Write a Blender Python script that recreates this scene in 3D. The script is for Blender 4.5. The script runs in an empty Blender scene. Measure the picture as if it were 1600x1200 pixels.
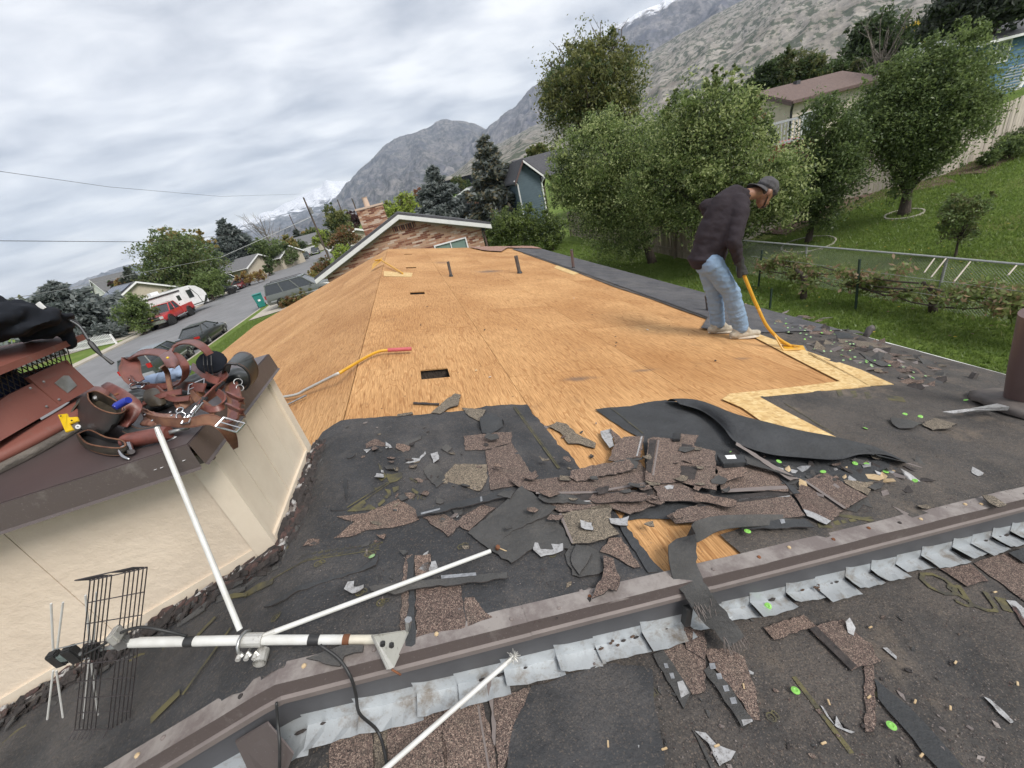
import bpy, bmesh, math, random
import numpy as np
from mathutils import Vector, Matrix, noise
random.seed(7); RNG = np.random.default_rng(11)
SC = bpy.context.scene; COL = SC.collection
PI = math.pi
# ------------------------------------------------------------------ camera
F, NX, NY, VPX = 620.93, 1113.04, 1812.18, 621.44
def _cam_axes():
    c = np.array([800., 600.]); n = np.array([NX, NY]) - c; dn = np.linalg.norm(n); u = n / dn
    h = c - u * (F * F / dn); t = np.array([u[1], -u[0]]); vp = h + t * ((VPX - h[0]) / t[0])
    Y = np.array([vp[0] - 800, vp[1] - 600, F]); Y /= np.linalg.norm(Y)
    Z = -np.array([n[0], n[1], F]); Z /= np.linalg.norm(Z)
    return np.array([np.cross(Y, Z), Y, Z])
AX = _cam_axes()
cd = bpy.data.cameras.new('camera'); cam = bpy.data.objects.new('camera', cd); COL.objects.link(cam)
cd.sensor_width = 36; cd.lens = F * 36 / 1600; cd.clip_start = .02; cd.clip_end = 40000
cam.matrix_world = Matrix(np.vstack([np.hstack([AX @ np.diag([1, -1, -1]), np.zeros((3, 1))]), [0, 0, 0, 1]]).tolist())
SC.camera = cam
# ------------------------------------------------------------------ light
SUN_EL, SUN_AZ = math.radians(46), math.radians(143)      # azimuth from +Y towards +X
W = bpy.data.worlds.new('World'); SC.world = W; W.use_nodes = True
nt = W.node_tree; nt.nodes.clear()
def wn(t, **k):
    n = nt.nodes.new(t)
    for a, b in k.items(): setattr(n, a, b)
    return n
out = wn('ShaderNodeOutputWorld'); bg = wn('ShaderNodeBackground'); bg.inputs['Strength'].default_value = .1
sky = wn('ShaderNodeTexSky', sky_type='NISHITA', sun_disc=False, sun_elevation=SUN_EL, sun_rotation=SUN_AZ)
tc = wn('ShaderNodeTexCoord'); sep = wn('ShaderNodeSeparateXYZ'); nt.links.new(tc.outputs['Generated'], sep.inputs[0])
def wmath(op, a, b=None):
    n = wn('ShaderNodeMath', operation=op)
    for i, v in enumerate((a, b)):
        if v is None: continue
        if isinstance(v, (int, float)): n.inputs[i].default_value = v
        else: nt.links.new(v, n.inputs[i])
    return n.outputs[0]
zc = wmath('ADD', wmath('MAXIMUM', sep.outputs['Z'], 0.0), .16)
cmb = wn('ShaderNodeCombineXYZ')
nt.links.new(wmath('DIVIDE', sep.outputs['X'], zc), cmb.inputs[0]); nt.links.new(wmath('DIVIDE', sep.outputs['Y'], zc), cmb.inputs[1])
mp = wn('ShaderNodeMapping'); mp.inputs['Rotation'].default_value = (0, 0, math.radians(8)); mp.inputs['Scale'].default_value = (.85, 1.2, 1)
nt.links.new(cmb.outputs[0], mp.inputs[0])
n1 = wn('ShaderNodeTexNoise'); n1.inputs['Scale'].default_value = 2.3; n1.inputs['Detail'].default_value = 9; n1.inputs['Roughness'].default_value = .54; n1.inputs['Distortion'].default_value = .25
nt.links.new(mp.outputs[0], n1.inputs['Vector'])
n2 = wn('ShaderNodeTexNoise'); n2.inputs['Scale'].default_value = .55; n2.inputs['Detail'].default_value = 4
nt.links.new(mp.outputs[0], n2.inputs['Vector'])
mixv = wmath('ADD', wmath('MULTIPLY', n1.outputs[0], .6), wmath('MULTIPLY', n2.outputs[0], .4))
rp = wn('ShaderNodeValToRGB'); e = rp.color_ramp.elements
e[0].position = .37; e[0].color = (.49, .515, .57, 1)
e[1].position = .60; e[1].color = (1.02, 1.02, 1.02, 1)
m = rp.color_ramp.elements.new(.50); m.color = (.775, .79, .825, 1)
nt.links.new(mixv, rp.inputs[0])
sc10 = wn('ShaderNodeVectorMath', operation='SCALE'); sc10.inputs['Scale'].default_value = 4.85      # overcast layer in sky units
nt.links.new(rp.outputs[0], sc10.inputs[0])
mx = wn('ShaderNodeMix', data_type='RGBA'); mx.inputs['Factor'].default_value = .92
nt.links.new(sky.outputs[0], mx.inputs['A']); nt.links.new(sc10.outputs[0], mx.inputs['B'])
nt.links.new(mx.outputs['Result'], bg.inputs['Color']); nt.links.new(bg.outputs[0], out.inputs['Surface'])
sd = bpy.data.lights.new('sun', 'SUN'); sd.energy = 1.5; sd.angle = math.radians(25); sd.color = (1, .96, .9)
so = bpy.data.objects.new('sun', sd); COL.objects.link(so)
sv = Vector((math.sin(SUN_AZ) * math.cos(SUN_EL), math.cos(SUN_AZ) * math.cos(SUN_EL), math.sin(SUN_EL)))
so.rotation_euler = sv.to_track_quat('Z', 'Y').to_euler(); so.location = (0, 0, 50)
vs = SC.view_settings; vs.view_transform = 'Standard'; vs.look = 'None'; vs.gamma = 1; vs.use_curve_mapping = False
vs.exposure = 1.32
SC.cycles.volume_bounces = 0; SC.cycles.max_bounces = 6; SC.cycles.transparent_max_bounces = 12
# ------------------------------------------------------------------ surveying helpers: sight lines of the photograph meet real surfaces
HC = 1.1; SL = .245; XR = -.686 * HC; ZR = -HC      # ridge of the stripped roof, pitch 3 in 12
def ray(px, py): return AX @ np.array([px - 800., py - 600., F])
def rz(x, dz=0.): return ZR + dz - SL * abs(x - XR)
def roof(px, py, side=1, dz=0.):
    w = ray(px, py); k = (ZR + dz + SL * side * XR) / (w[2] + SL * side * w[0]); return Vector(k * w)
def aty(px, py, y): w = ray(px, py); return Vector(w * y / w[1])
def atx(px, py, x): w = ray(px, py); return Vector(w * x / w[0])
def atz(px, py, z): w = ray(px, py); return Vector(w * z / w[2])
def atd(px, py, d): w = ray(px, py); return Vector(w * d / math.hypot(w[0], w[1]))
def vnoise(x, y, s, seed=0): return noise.noise(Vector((x * s, y * s, seed * 7.31)))
def gz(x, y):
    def seg(v, pts):
        if v <= pts[0][0]: return pts[0][1]
        for (a, b), (c, d) in zip(pts, pts[1:]):
            if v <= c: return b + (d - b) * (v - a) / (c - a)
        return pts[-1][1]
    return seg(x, [(-3000, -9), (-200, -5.6), (-60, -5.2), (-30.7, -5.22), (-30.3, -5.42), (-15.6, -5.42), (-15.2, -5.22), (-7, -5.0), (5, -4.95), (11.4, -4.9), (20, -4.0), (30, -2.9), (60, -.2), (200, 6), (1000, 50), (3000, 150)])
def ground(px, py):
    w = ray(px, py); w = w / np.linalg.norm(w); t = 3.
    for i in range(4000):
        p = w * t
        if p[2] < gz(p[0], p[1]): break
        t += .02 + t * .002
    return Vector(w * t)
# ------------------------------------------------------------------ materials
def newmat(name):
    m = bpy.data.materials.new(name); m.use_nodes = True; t = m.node_tree
    b = t.nodes['Principled BSDF']; return m, t, b
def tex(t, kind, scale, vec=None, **k):
    n = t.nodes.new(kind)
    if 'Scale' in n.inputs: n.inputs['Scale'].default_value = scale
    for a, v in k.items():
        if a in n.inputs: n.inputs[a].default_value = v
        else: setattr(n, a, v)
    if vec is not None: t.links.new(vec, n.inputs['Vector'])
    return n
def ramp(t, fac, stops):
    r = t.nodes.new('ShaderNodeValToRGB'); els = r.color_ramp.elements
    while len(els) < len(stops): els.new(.5)
    for e, (p, c) in zip(els, stops):
        e.position = p; e.color = (*c, 1) if len(c) == 3 else c
    t.links.new(fac, r.inputs[0]); return r.outputs[0]
def mixc(t, fac, a, b, mode='MIX'):
    n = t.nodes.new('ShaderNodeMix'); n.data_type = 'RGBA'; n.blend_type = mode
    for s, v in (('Factor', fac), ('A', a), ('B', b)):
        if isinstance(v, (int, float)): n.inputs[s].default_value = v
        elif isinstance(v, tuple): n.inputs[s].default_value = (*v, 1)
        else: t.links.new(v, n.inputs[s])
    return n.outputs['Result']
def coords(t, which='Object', scale=None, rot=None):
    if which == 'Position': o = t.nodes.new('ShaderNodeNewGeometry').outputs['Position']
    else: o = t.nodes.new('ShaderNodeTexCoord').outputs[which]
    if scale or rot:
        m = t.nodes.new('ShaderNodeMapping')
        if scale: m.inputs['Scale'].default_value = scale
        if rot: m.inputs['Rotation'].default_value = rot
        t.links.new(o, m.inputs[0]); o = m.outputs[0]
    return o
def bump(t, b, h, strength, dist=.01):
    n = t.nodes.new('ShaderNodeBump'); n.inputs['Strength'].default_value = strength; n.inputs['Distance'].default_value = dist
    t.links.new(h, n.inputs['Height']); t.links.new(n.outputs[0], b.inputs['Normal'])
def mat(name, c, c2=None, rough=.8, scale=8., detail=5, metal=0., bs=0., bscale=None, bdist=.01, lo=.35, hi=.68, spec=.5, which='Position', stretch=None, rnd=0.):
    m, t, b = newmat(name); co = coords(t, which, stretch)
    n = tex(t, 'ShaderNodeTexNoise', scale, co, Detail=detail, Roughness=.62)
    col = ramp(t, n.outputs[0], [(lo, c), (hi, c2 or tuple(v * .72 for v in c))])
    if rnd:
        oi = t.nodes.new('ShaderNodeObjectInfo'); h = t.nodes.new('ShaderNodeHueSaturation')
        mr = t.nodes.new('ShaderNodeMapRange'); mr.inputs['To Min'].default_value = 1 - rnd; mr.inputs['To Max'].default_value = 1 + rnd
        t.links.new(oi.outputs['Random'], mr.inputs[0]); t.links.new(mr.outputs[0], h.inputs['Value']); t.links.new(col, h.inputs['Color']); col = h.outputs[0]
    t.links.new(col, b.inputs['Base Color'])
    b.inputs['Roughness'].default_value = rough; b.inputs['Metallic'].default_value = metal; b.inputs['Specular IOR Level'].default_value = spec
    if bs:
        n2 = tex(t, 'ShaderNodeTexNoise', bscale or scale * 4, co, Detail=6, Roughness=.65); bump(t, b, n2.outputs[0], bs, bdist)
    return m
MT = {}
# ------------------------------------------------------------------ mesh helpers
class MB:
    def __init__(s): s.v = []; s.f = []; s.mi = []; s.k = 0
    def add(s, vs, fs, mi=None):
        o = len(s.v); s.v += [tuple(v) for v in vs]; s.f += [tuple(i + o for i in f) for f in fs]; s.mi += [s.k if mi is None else mi] * len(fs); return s
    def box(s, a, b, mi=None):
        (x0, y0, z0), (x1, y1, z1) = a, b
        return s.add([(x0, y0, z0), (x1, y0, z0), (x1, y1, z0), (x0, y1, z0), (x0, y0, z1), (x1, y0, z1), (x1, y1, z1), (x0, y1, z1)], [(0, 3, 2, 1), (4, 5, 6, 7), (0, 1, 5, 4), (1, 2, 6, 5), (2, 3, 7, 6), (3, 0, 4, 7)], mi)
    def obox(s, c, ax, ay, az, mi=None):      # centre and three half axes
        c, ax, ay, az = map(Vector, (c, ax, ay, az)); V = [c + i * ax + j * ay + k * az for k in (-1, 1) for i, j in ((-1, -1), (1, -1), (1, 1), (-1, 1))]
        return s.add(V, [(0, 3, 2, 1), (4, 5, 6, 7), (0, 1, 5, 4), (1, 2, 6, 5), (2, 3, 7, 6), (3, 0, 4, 7)], mi)
    def tube(s, pts, r, n=8, mi=None, caps=True):
        pts = [Vector(p) for p in pts]; rs = list(r) if hasattr(r, '__len__') else [r] * len(pts); V = []; up = None
        for i, p in enumerate(pts):
            d = (pts[min(i + 1, len(pts) - 1)] - pts[max(i - 1, 0)]).normalized()
            if up is None: up = d.orthogonal().normalized()
            u = (up - d * up.dot(d)).normalized(); up = u; w = d.cross(u)
            V += [p + rs[i] * (math.cos(2 * PI * j / n) * u + math.sin(2 * PI * j / n) * w) for j in range(n)]
        Fs = [(i * n + j, i * n + (j + 1) % n, (i + 1) * n + (j + 1) % n, (i + 1) * n + j) for i in range(len(pts) - 1) for j in range(n)]
        if caps: Fs += [tuple(range(n))[::-1], tuple(range((len(pts) - 1) * n, len(pts) * n))]
        return s.add(V, Fs, mi)
    def lathe(s, c, prof, n=16, mi=None, axis='Z', cap=True):
        V = []
        for r, h in prof:
            for j in range(n):
                a = 2 * PI * j / n; p = (r * math.cos(a), r * math.sin(a), h)
                if axis == 'X': p = (p[2], p[0], p[1])
                if axis == 'Y': p = (p[1], p[2], p[0])
                V.append((c[0] + p[0], c[1] + p[1], c[2] + p[2]))
        k = len(prof); Fs = [(i * n + j, i * n + (j + 1) % n, (i + 1) * n + (j + 1) % n, (i + 1) * n + j) for i in range(k - 1) for j in range(n)]
        if cap: Fs += [tuple(range(n))[::-1], tuple(range((k - 1) * n, k * n))]
        return s.add(V, Fs, mi)
    def prism(s, top, off, mi=None):           # polygon and its copy shifted by off
        n = len(top); off = Vector(off); V = [Vector(p) for p in top]; V += [v + off for v in V]
        return s.add(V, [tuple(range(n)), tuple(range(n, 2 * n))[::-1]] + [(i, i + n, (i + 1) % n + n, (i + 1) % n) for i in range(n)], mi)
    def ribbon(s, pts, wv, w, th, mi=None):    # strap along pts; wv = width directions
        pts = [Vector(p) for p in pts]; V = []
        for i, p in enumerate(pts):
            d = (pts[min(i + 1, len(pts) - 1)] - pts[max(i - 1, 0)]).normalized(); u = Vector(wv[i] if isinstance(wv, list) else wv)
            u = (u - d * u.dot(d)).normalized(); nn = d.cross(u)
            ww = w[i] if hasattr(w, '__len__') else w
            V += [p + u * ww / 2 + nn * th / 2, p - u * ww / 2 + nn * th / 2, p - u * ww / 2 - nn * th / 2, p + u * ww / 2 - nn * th / 2]
        Fs = [(4 * i + j, 4 * i + (j + 1) % 4, 4 * i + 4 + (j + 1) % 4, 4 * i + 4 + j) for i in range(len(pts) - 1) for j in range(4)]
        k = 4 * (len(pts) - 1); return s.add(V, Fs + [(3, 2, 1, 0), (k, k + 1, k + 2, k + 3)], mi)
    def ell(s, c, r, n=12, mi=None, rot=None):
        V = []; Fs = []; m = max(4, n // 2)
        for i in range(m + 1):
            a = PI * i / m
            for j in range(n):
                b = 2 * PI * j / n; p = Vector((r[0] * math.sin(a) * math.cos(b), r[1] * math.sin(a) * math.sin(b), r[2] * math.cos(a)))
                if rot: p = rot @ p
                V.append(Vector(c) + p)
        Fs = [(i * n + j, (i + 1) * n + j, (i + 1) * n + (j + 1) % n, i * n + (j + 1) % n) for i in range(m) for j in range(n)]
        return s.add(V, Fs, mi)
    def build(s, name, mats, parent=None, label=None, smooth=False, kind=None, bevel=0., clean=True):
        off = Vector(parent.get('org', (0, 0, 0))) if parent else Vector((0, 0, 0))
        me = bpy.data.meshes.new(name)
        vv = [(a - off.x, b - off.y, c - off.z) for a, b, c in s.v]
        me.from_pydata(vv, [], s.f)
        mats = mats if isinstance(mats, (list, tuple)) else [mats]
        for m in mats: me.materials.append(MT[m] if isinstance(m, str) else m)
        if len(mats) > 1: me.polygons.foreach_set('material_index', np.array(s.mi, dtype=np.int32))
        if clean:
            bm = bmesh.new(); bm.from_mesh(me); bmesh.ops.remove_doubles(bm, verts=bm.verts, dist=1e-6); bmesh.ops.recalc_face_normals(bm, faces=bm.faces)
            if bevel:
                bmesh.ops.bevel(bm, geom=[e for e in bm.edges if len(e.link_faces) == 2 and e.calc_face_angle(0) > .5], offset=bevel, segments=2, affect='EDGES', clamp_overlap=True)
            bm.to_mesh(me); bm.free()
        if smooth:
            me.polygons.foreach_set('use_smooth', np.ones(len(me.polygons), dtype=bool))
            if smooth != True: me.set_sharp_from_angle(angle=smooth)
        me.update()
        o = bpy.data.objects.new(name, me); COL.objects.link(o)
        if parent: o.parent = parent
        if label: o['label'] = label
        if kind: o['kind'] = kind
        return o
def tag(o, label, cat, group=None):
    o['label'] = label; o['category'] = cat
    if group: o['group'] = group
    return o
def thing(name, label, cat, loc=(0, 0, 0), group=None):
    o = bpy.data.objects.new(name, None); COL.objects.link(o); o.location = loc; o['org'] = [float(v) for v in loc]; o.empty_display_size = .1
    return tag(o, label, cat, group)
def sub(o):                                     # lets children of a part share its parent's origin
    o['org'] = list(o.parent['org']) if o.parent and 'org' in o.parent else [0., 0., 0.]; return o
def dup(o, parent=None):
    c = o.copy(); COL.objects.link(c)
    if parent: c.parent = parent
    for ch in list(o.children): dup(ch, c)
    return c
def place(root, loc, rz_=0., s=1.):
    root.location = loc; root.rotation_euler = (0, 0, rz_); root.scale = (s, s, s); return root
def evalmesh(o, name):
    dg = bpy.context.evaluated_depsgraph_get(); me = bpy.data.meshes.new_from_object(o.evaluated_get(dg)); me.name = name; return me
def blob(name, m, shapes, vox, parent=None, smooth=2, label=None, wr=None, kind=None):
    """one continuous skin over tapered limbs (p, r, q, r2) and ellipsoids (c, (rx, ry, rz)[, rotation])"""
    b = MB()
    for sh in shapes:
        if len(sh) == 4:
            p, r, q, r2 = sh; p, q = Vector(p), Vector(q); k = max(2, int((q - p).length / max(r, r2) * 2)); d = (q - p).normalized()
            pts = [p - d * r * .9, p - d * r * .6] + [p.lerp(q, i / k) for i in range(k + 1)] + [q + d * r2 * .6, q + d * r2 * .9]
            rs = [r * .43, r * .8] + [r + (r2 - r) * i / k for i in range(k + 1)] + [r2 * .8, r2 * .43]
            b.tube(pts, rs, 12)
        else: b.ell(sh[0], sh[1], 14, None, sh[2] if len(sh) > 2 else None)
    o = b.build(name, m, None)
    md = o.modifiers.new('r', 'REMESH'); md.mode = 'VOXEL'; md.voxel_size = vox
    if smooth: ms = o.modifiers.new('s', 'SMOOTH'); ms.iterations = smooth; ms.factor = .5
    me = evalmesh(o, name); old = o.data; o.modifiers.clear(); o.data = me; bpy.data.meshes.remove(old)
    if wr:
        amp, scl = wr[:2]; st = wr[2] if len(wr) > 2 else (1, 1, 1); n = len(me.vertices); co = np.empty(n * 3, dtype=np.float32); me.vertices.foreach_get('co', co); co = co.reshape(-1, 3)
        no = np.empty(n * 3, dtype=np.float32); me.vertices.foreach_get('normal', no); no = no.reshape(-1, 3)
        d = np.array([noise.fractal(Vector((c[0] * scl * st[0], c[1] * scl * st[1], c[2] * scl * st[2])), 1., 2., 3) for c in co], dtype=np.float32)
        co += no * (d * amp)[:, None]; me.vertices.foreach_set('co', co.ravel())
    if parent:
        off = Vector(parent.get('org', (0, 0, 0))); me.transform(Matrix.Translation(-off)); o.parent = parent
    me.polygons.foreach_set('use_smooth', np.ones(len(me.polygons), dtype=bool)); me.update()
    if label: o['label'] = label
    if kind: o['kind'] = kind
    return o
# ------------------------------------------------------------------ material library
def m_plywood():
    m, t, b = newmat('plywood'); co = coords(t, 'Position')
    oi = t.nodes.new('ShaderNodeObjectInfo')
    sh = t.nodes.new('ShaderNodeVectorMath'); sh.operation = 'MULTIPLY_ADD'; t.links.new(oi.outputs['Random'], sh.inputs[0]); sh.inputs[1].default_value = (13, 7, 3); t.links.new(co, sh.inputs[2])
    mp = t.nodes.new('ShaderNodeMapping'); mp.inputs['Scale'].default_value = (5.0, .75, 5.); t.links.new(sh.outputs[0], mp.inputs[0])
    n = tex(t, 'ShaderNodeTexNoise', 1.3, mp.outputs[0], Detail=3, Roughness=.5, Distortion=.25)
    w = t.nodes.new('ShaderNodeMath'); w.operation = 'SINE'; k = t.nodes.new('ShaderNodeMath'); k.operation = 'MULTIPLY'; k.inputs[1].default_value = 70; t.links.new(n.outputs[0], k.inputs[0]); t.links.new(k.outputs[0], w.inputs[0])
    g = ramp(t, w.outputs[0], [(.0, (.44, .265, .125)), (.6, (.475, .292, .142)), (1, (.36, .20, .087))])
    f = coords(t, 'Position', (60, 3, 60)); nf = tex(t, 'ShaderNodeTexNoise', 2.2, f, Detail=4, Roughness=.7)
    g = mixc(t, .8, g, ramp(t, nf.outputs[0], [(.3, (.50, .40, .30)), (.62, (1.28, 1.24, 1.18))]), 'MULTIPLY')
    nl = tex(t, 'ShaderNodeTexNoise', .9, sh.outputs[0], Detail=4)
    g = mixc(t, .85, g, ramp(t, nl.outputs[0], [(.3, (.78, .66, .54)), (.7, (1.2, 1.2, 1.18))]), 'MULTIPLY')
    ns = tex(t, 'ShaderNodeTexNoise', 2.3, co, Detail=8, Roughness=.72)      # weather stains
    g = mixc(t, ramp(t, ns.outputs[0], [(.60, (0, 0, 0)), (.74, (.55, .55, .55))]), g, (.17, .095, .05))
    st = coords(t, 'Position', (26, 4.5, 26)); v = tex(t, 'ShaderNodeTexNoise', 1.0, st, Detail=3)   # splits, nail marks
    g = mixc(t, ramp(t, v.outputs[0], [(.72, (0, 0, 0)), (.76, (.6, .6, .6))]), g, (.14, .075, .04))
    for px, py, rx, ry_, s_ in ((765, 424, 1.0, .6, .8), (905, 592, .4, .12, .7), (1010, 578, .4, .09, .75), (690, 410, .6, .9, .4), (1160, 560, .3, .1, .5)):
        p = roof(px, py); mpp = t.nodes.new('ShaderNodeMapping'); mpp.vector_type = 'POINT'; mpp.inputs['Location'].default_value = (-p.x / rx, -p.y / ry_, 0); mpp.inputs['Scale'].default_value = (1 / rx, 1 / ry_, 0); t.links.new(co, mpp.inputs[0])
        le = t.nodes.new('ShaderNodeVectorMath'); le.operation = 'LENGTH'; t.links.new(mpp.outputs[0], le.inputs[0]); ml = t.nodes.new('ShaderNodeMath'); ml.operation = 'MULTIPLY_ADD'; t.links.new(ns.outputs[0], ml.inputs[0]); ml.inputs[1].default_value = 1.1; t.links.new(le.outputs['Value'], ml.inputs[2])
        g = mixc(t, ramp(t, ml.outputs[0], [(.6, (s_, s_, s_)), (1.15, (0, 0, 0))]), g, (.12, .09, .075))
    vo = tex(t, 'ShaderNodeTexVoronoi', 5.5, co); g = mixc(t, ramp(t, vo.outputs['Distance'], [(.035, (.8, .8, .8)), (.055, (0, 0, 0))]), g, (.10, .055, .03))
    t.links.new(g, b.inputs['Base Color']); b.inputs['Roughness'].default_value = .78; b.inputs['Specular IOR Level'].default_value = .25
    bump(t, b, nf.outputs[0], .5, .004); return m
def m_osb():
    m, t, b = newmat('strand_board'); co = coords(t, 'Position', (55, 22, 40), (0, 0, .5)); v = tex(t, 'ShaderNodeTexVoronoi', 1.0, co, Randomness=1.)
    c2 = coords(t, 'Position', (24, 60, 40), (0, 0, -.4)); v2 = tex(t, 'ShaderNodeTexVoronoi', 1.0, c2)
    g = mixc(t, .5, ramp(t, v.outputs['Color'], [(.1, (.43, .26, .09)), (.45, (.57, .39, .165)), (.9, (.66, .5, .25))]), ramp(t, v2.outputs['Color'], [(.1, (.36, .20, .07)), (.5, (.59, .4, .17)), (.9, (.69, .53, .285))]))
    t.links.new(g, b.inputs['Base Color']); b.inputs['Roughness'].default_value = .7; bump(t, b, v.outputs['Color'], .4, .003); return m
def granules(name, cols, base_dirt=(.10, .085, .07), dirt=.25, scale=380):
    m, t, b = newmat(name); co = coords(t, 'Position'); v = tex(t, 'ShaderNodeTexVoronoi', scale, co)
    s = t.nodes.new('ShaderNodeSeparateColor'); t.links.new(v.outputs['Color'], s.inputs[0])
    n = len(cols); g = ramp(t, s.outputs[0], [((i + .5) / n, c) for i, c in enumerate(cols)])
    n1 = tex(t, 'ShaderNodeTexNoise', 60, co, Detail=4, Roughness=.7); g = mixc(t, .7, g, ramp(t, n1.outputs[0], [(.3, (.55, .55, .55)), (.7, (1.35, 1.3, 1.25))]), 'MULTIPLY')
    oi = t.nodes.new('ShaderNodeObjectInfo'); g = mixc(t, .5, g, ramp(t, oi.outputs['Random'], [(0, (.75, .7, .7)), (.5, (1, 1, 1)), (1, (1.25, 1.15, 1.05))]), 'MULTIPLY')
    n2 = tex(t, 'ShaderNodeTexNoise', 9, co, Detail=5); g = mixc(t, ramp(t, n2.outputs[0], [(.5, (0, 0, 0)), (.75, (dirt * 2, dirt * 2, dirt * 2))]), g, base_dirt)
    t.links.new(g, b.inputs['Base Color']); b.inputs['Roughness'].default_value = .9; b.inputs['Specular IOR Level'].default_value = .3
    bump(t, b, v.outputs['Distance'], .6, .002); return m
def m_felt(name, base, dust, dustlo, spk=.25, tan=False):
    m, t, b = newmat(name); co = coords(t, 'Position')
    n0 = tex(t, 'ShaderNodeTexNoise', 5, co, Detail=6, Roughness=.65); g = ramp(t, n0.outputs[0], [(.3, tuple(v * .75 for v in base)), (.7, tuple(v * 1.35 for v in base))])
    n1 = tex(t, 'ShaderNodeTexNoise', 2.6, co, Detail=12, Roughness=.74); dm = ramp(t, n1.outputs[0], [(dustlo, (0, 0, 0)), (dustlo + .22, (.75, .75, .75))])
    n2 = tex(t, 'ShaderNodeTexNoise', 160, co, Detail=3, Roughness=.8); dm2 = mixc(t, 1., dm, ramp(t, n2.outputs[0], [(.38, (.15, .15, .15)), (.6, (1, 1, 1))]), 'MULTIPLY')
    g = mixc(t, dm2, g, dust)
    if tan: nt_ = tex(t, 'ShaderNodeTexNoise', 2.1, co, Detail=10, Roughness=.7); g = mixc(t, ramp(t, nt_.outputs[0], [(.55, (0, 0, 0)), (.70, (.65, .65, .65))]), g, (.20, .155, .115))
    v = tex(t, 'ShaderNodeTexVoronoi', 260, co); s = t.nodes.new('ShaderNodeSeparateColor'); t.links.new(v.outputs['Color'], s.inputs[0])
    sp = ramp(t, s.outputs[0], [(.90, (0, 0, 0)), (.93, (spk, spk, spk))]); g = mixc(t, sp, g, (.20, .155, .12))
    t.links.new(g, b.inputs['Base Color']); b.inputs['Roughness'].default_value = .72; b.inputs['Specular IOR Level'].default_value = .4
    n3 = tex(t, 'ShaderNodeTexNoise', 14, co, Detail=8, Roughness=.65); n4 = tex(t, 'ShaderNodeTexNoise', 60, co, Detail=6, Roughness=.7); ad = t.nodes.new('ShaderNodeMath'); ad.operation = 'MULTIPLY_ADD'; ad.inputs[1].default_value = .35; t.links.new(n4.outputs[0], ad.inputs[0]); t.links.new(n3.outputs[0], ad.inputs[2]); bump(t, b, ad.outputs[0], .9, .016); return m
def m_leaf(name, c, c2, tr=.35):
    m, t, b = newmat(name); co = coords(t, 'Position'); n = tex(t, 'ShaderNodeTexNoise', 3.1, co, Detail=5, Roughness=.75)
    g = ramp(t, n.outputs[0], [(.3, c), (.7, c2)]); t.links.new(g, b.inputs['Base Color']); b.inputs['Roughness'].default_value = .42; b.inputs['Specular IOR Level'].default_value = .5
    tl = t.nodes.new('ShaderNodeBsdfTranslucent'); t.links.new(g, tl.inputs[0]); ms = t.nodes.new('ShaderNodeMixShader'); ms.inputs[0].default_value = tr
    o = [n for n in t.nodes if n.type == 'OUTPUT_MATERIAL'][0]; t.links.new(b.outputs[0], ms.inputs[1]); t.links.new(tl.outputs[0], ms.inputs[2]); t.links.new(ms.outputs[0], o.inputs[0]); return m
def m_lawn():
    m, t, b = newmat('lawn'); co = coords(t, 'Position')
    n = tex(t, 'ShaderNodeTexNoise', .55, co, Detail=7, Roughness=.65); g = ramp(t, n.outputs[0], [(.3, (.10, .16, .034)), (.55, (.15, .21, .052)), (.8, (.22, .25, .09))])
    n2 = tex(t, 'ShaderNodeTexNoise', 25, co, Detail=5, Roughness=.8); g = mixc(t, .8, g, ramp(t, n2.outputs[0], [(.3, (.5, .5, .5)), (.7, (1.3, 1.3, 1.2))]), 'MULTIPLY')
    n3 = tex(t, 'ShaderNodeTexNoise', .33, co, Detail=4); g = mixc(t, ramp(t, n3.outputs[0], [(.62, (0, 0, 0)), (.72, (.6, .6, .6))]), g, (.20, .16, .08))
    t.links.new(g, b.inputs['Base Color']); b.inputs['Roughness'].default_value = .95; b.inputs['Specular IOR Level'].default_value = .1; bump(t, b, n2.outputs[0], .8, .05); return m
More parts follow.
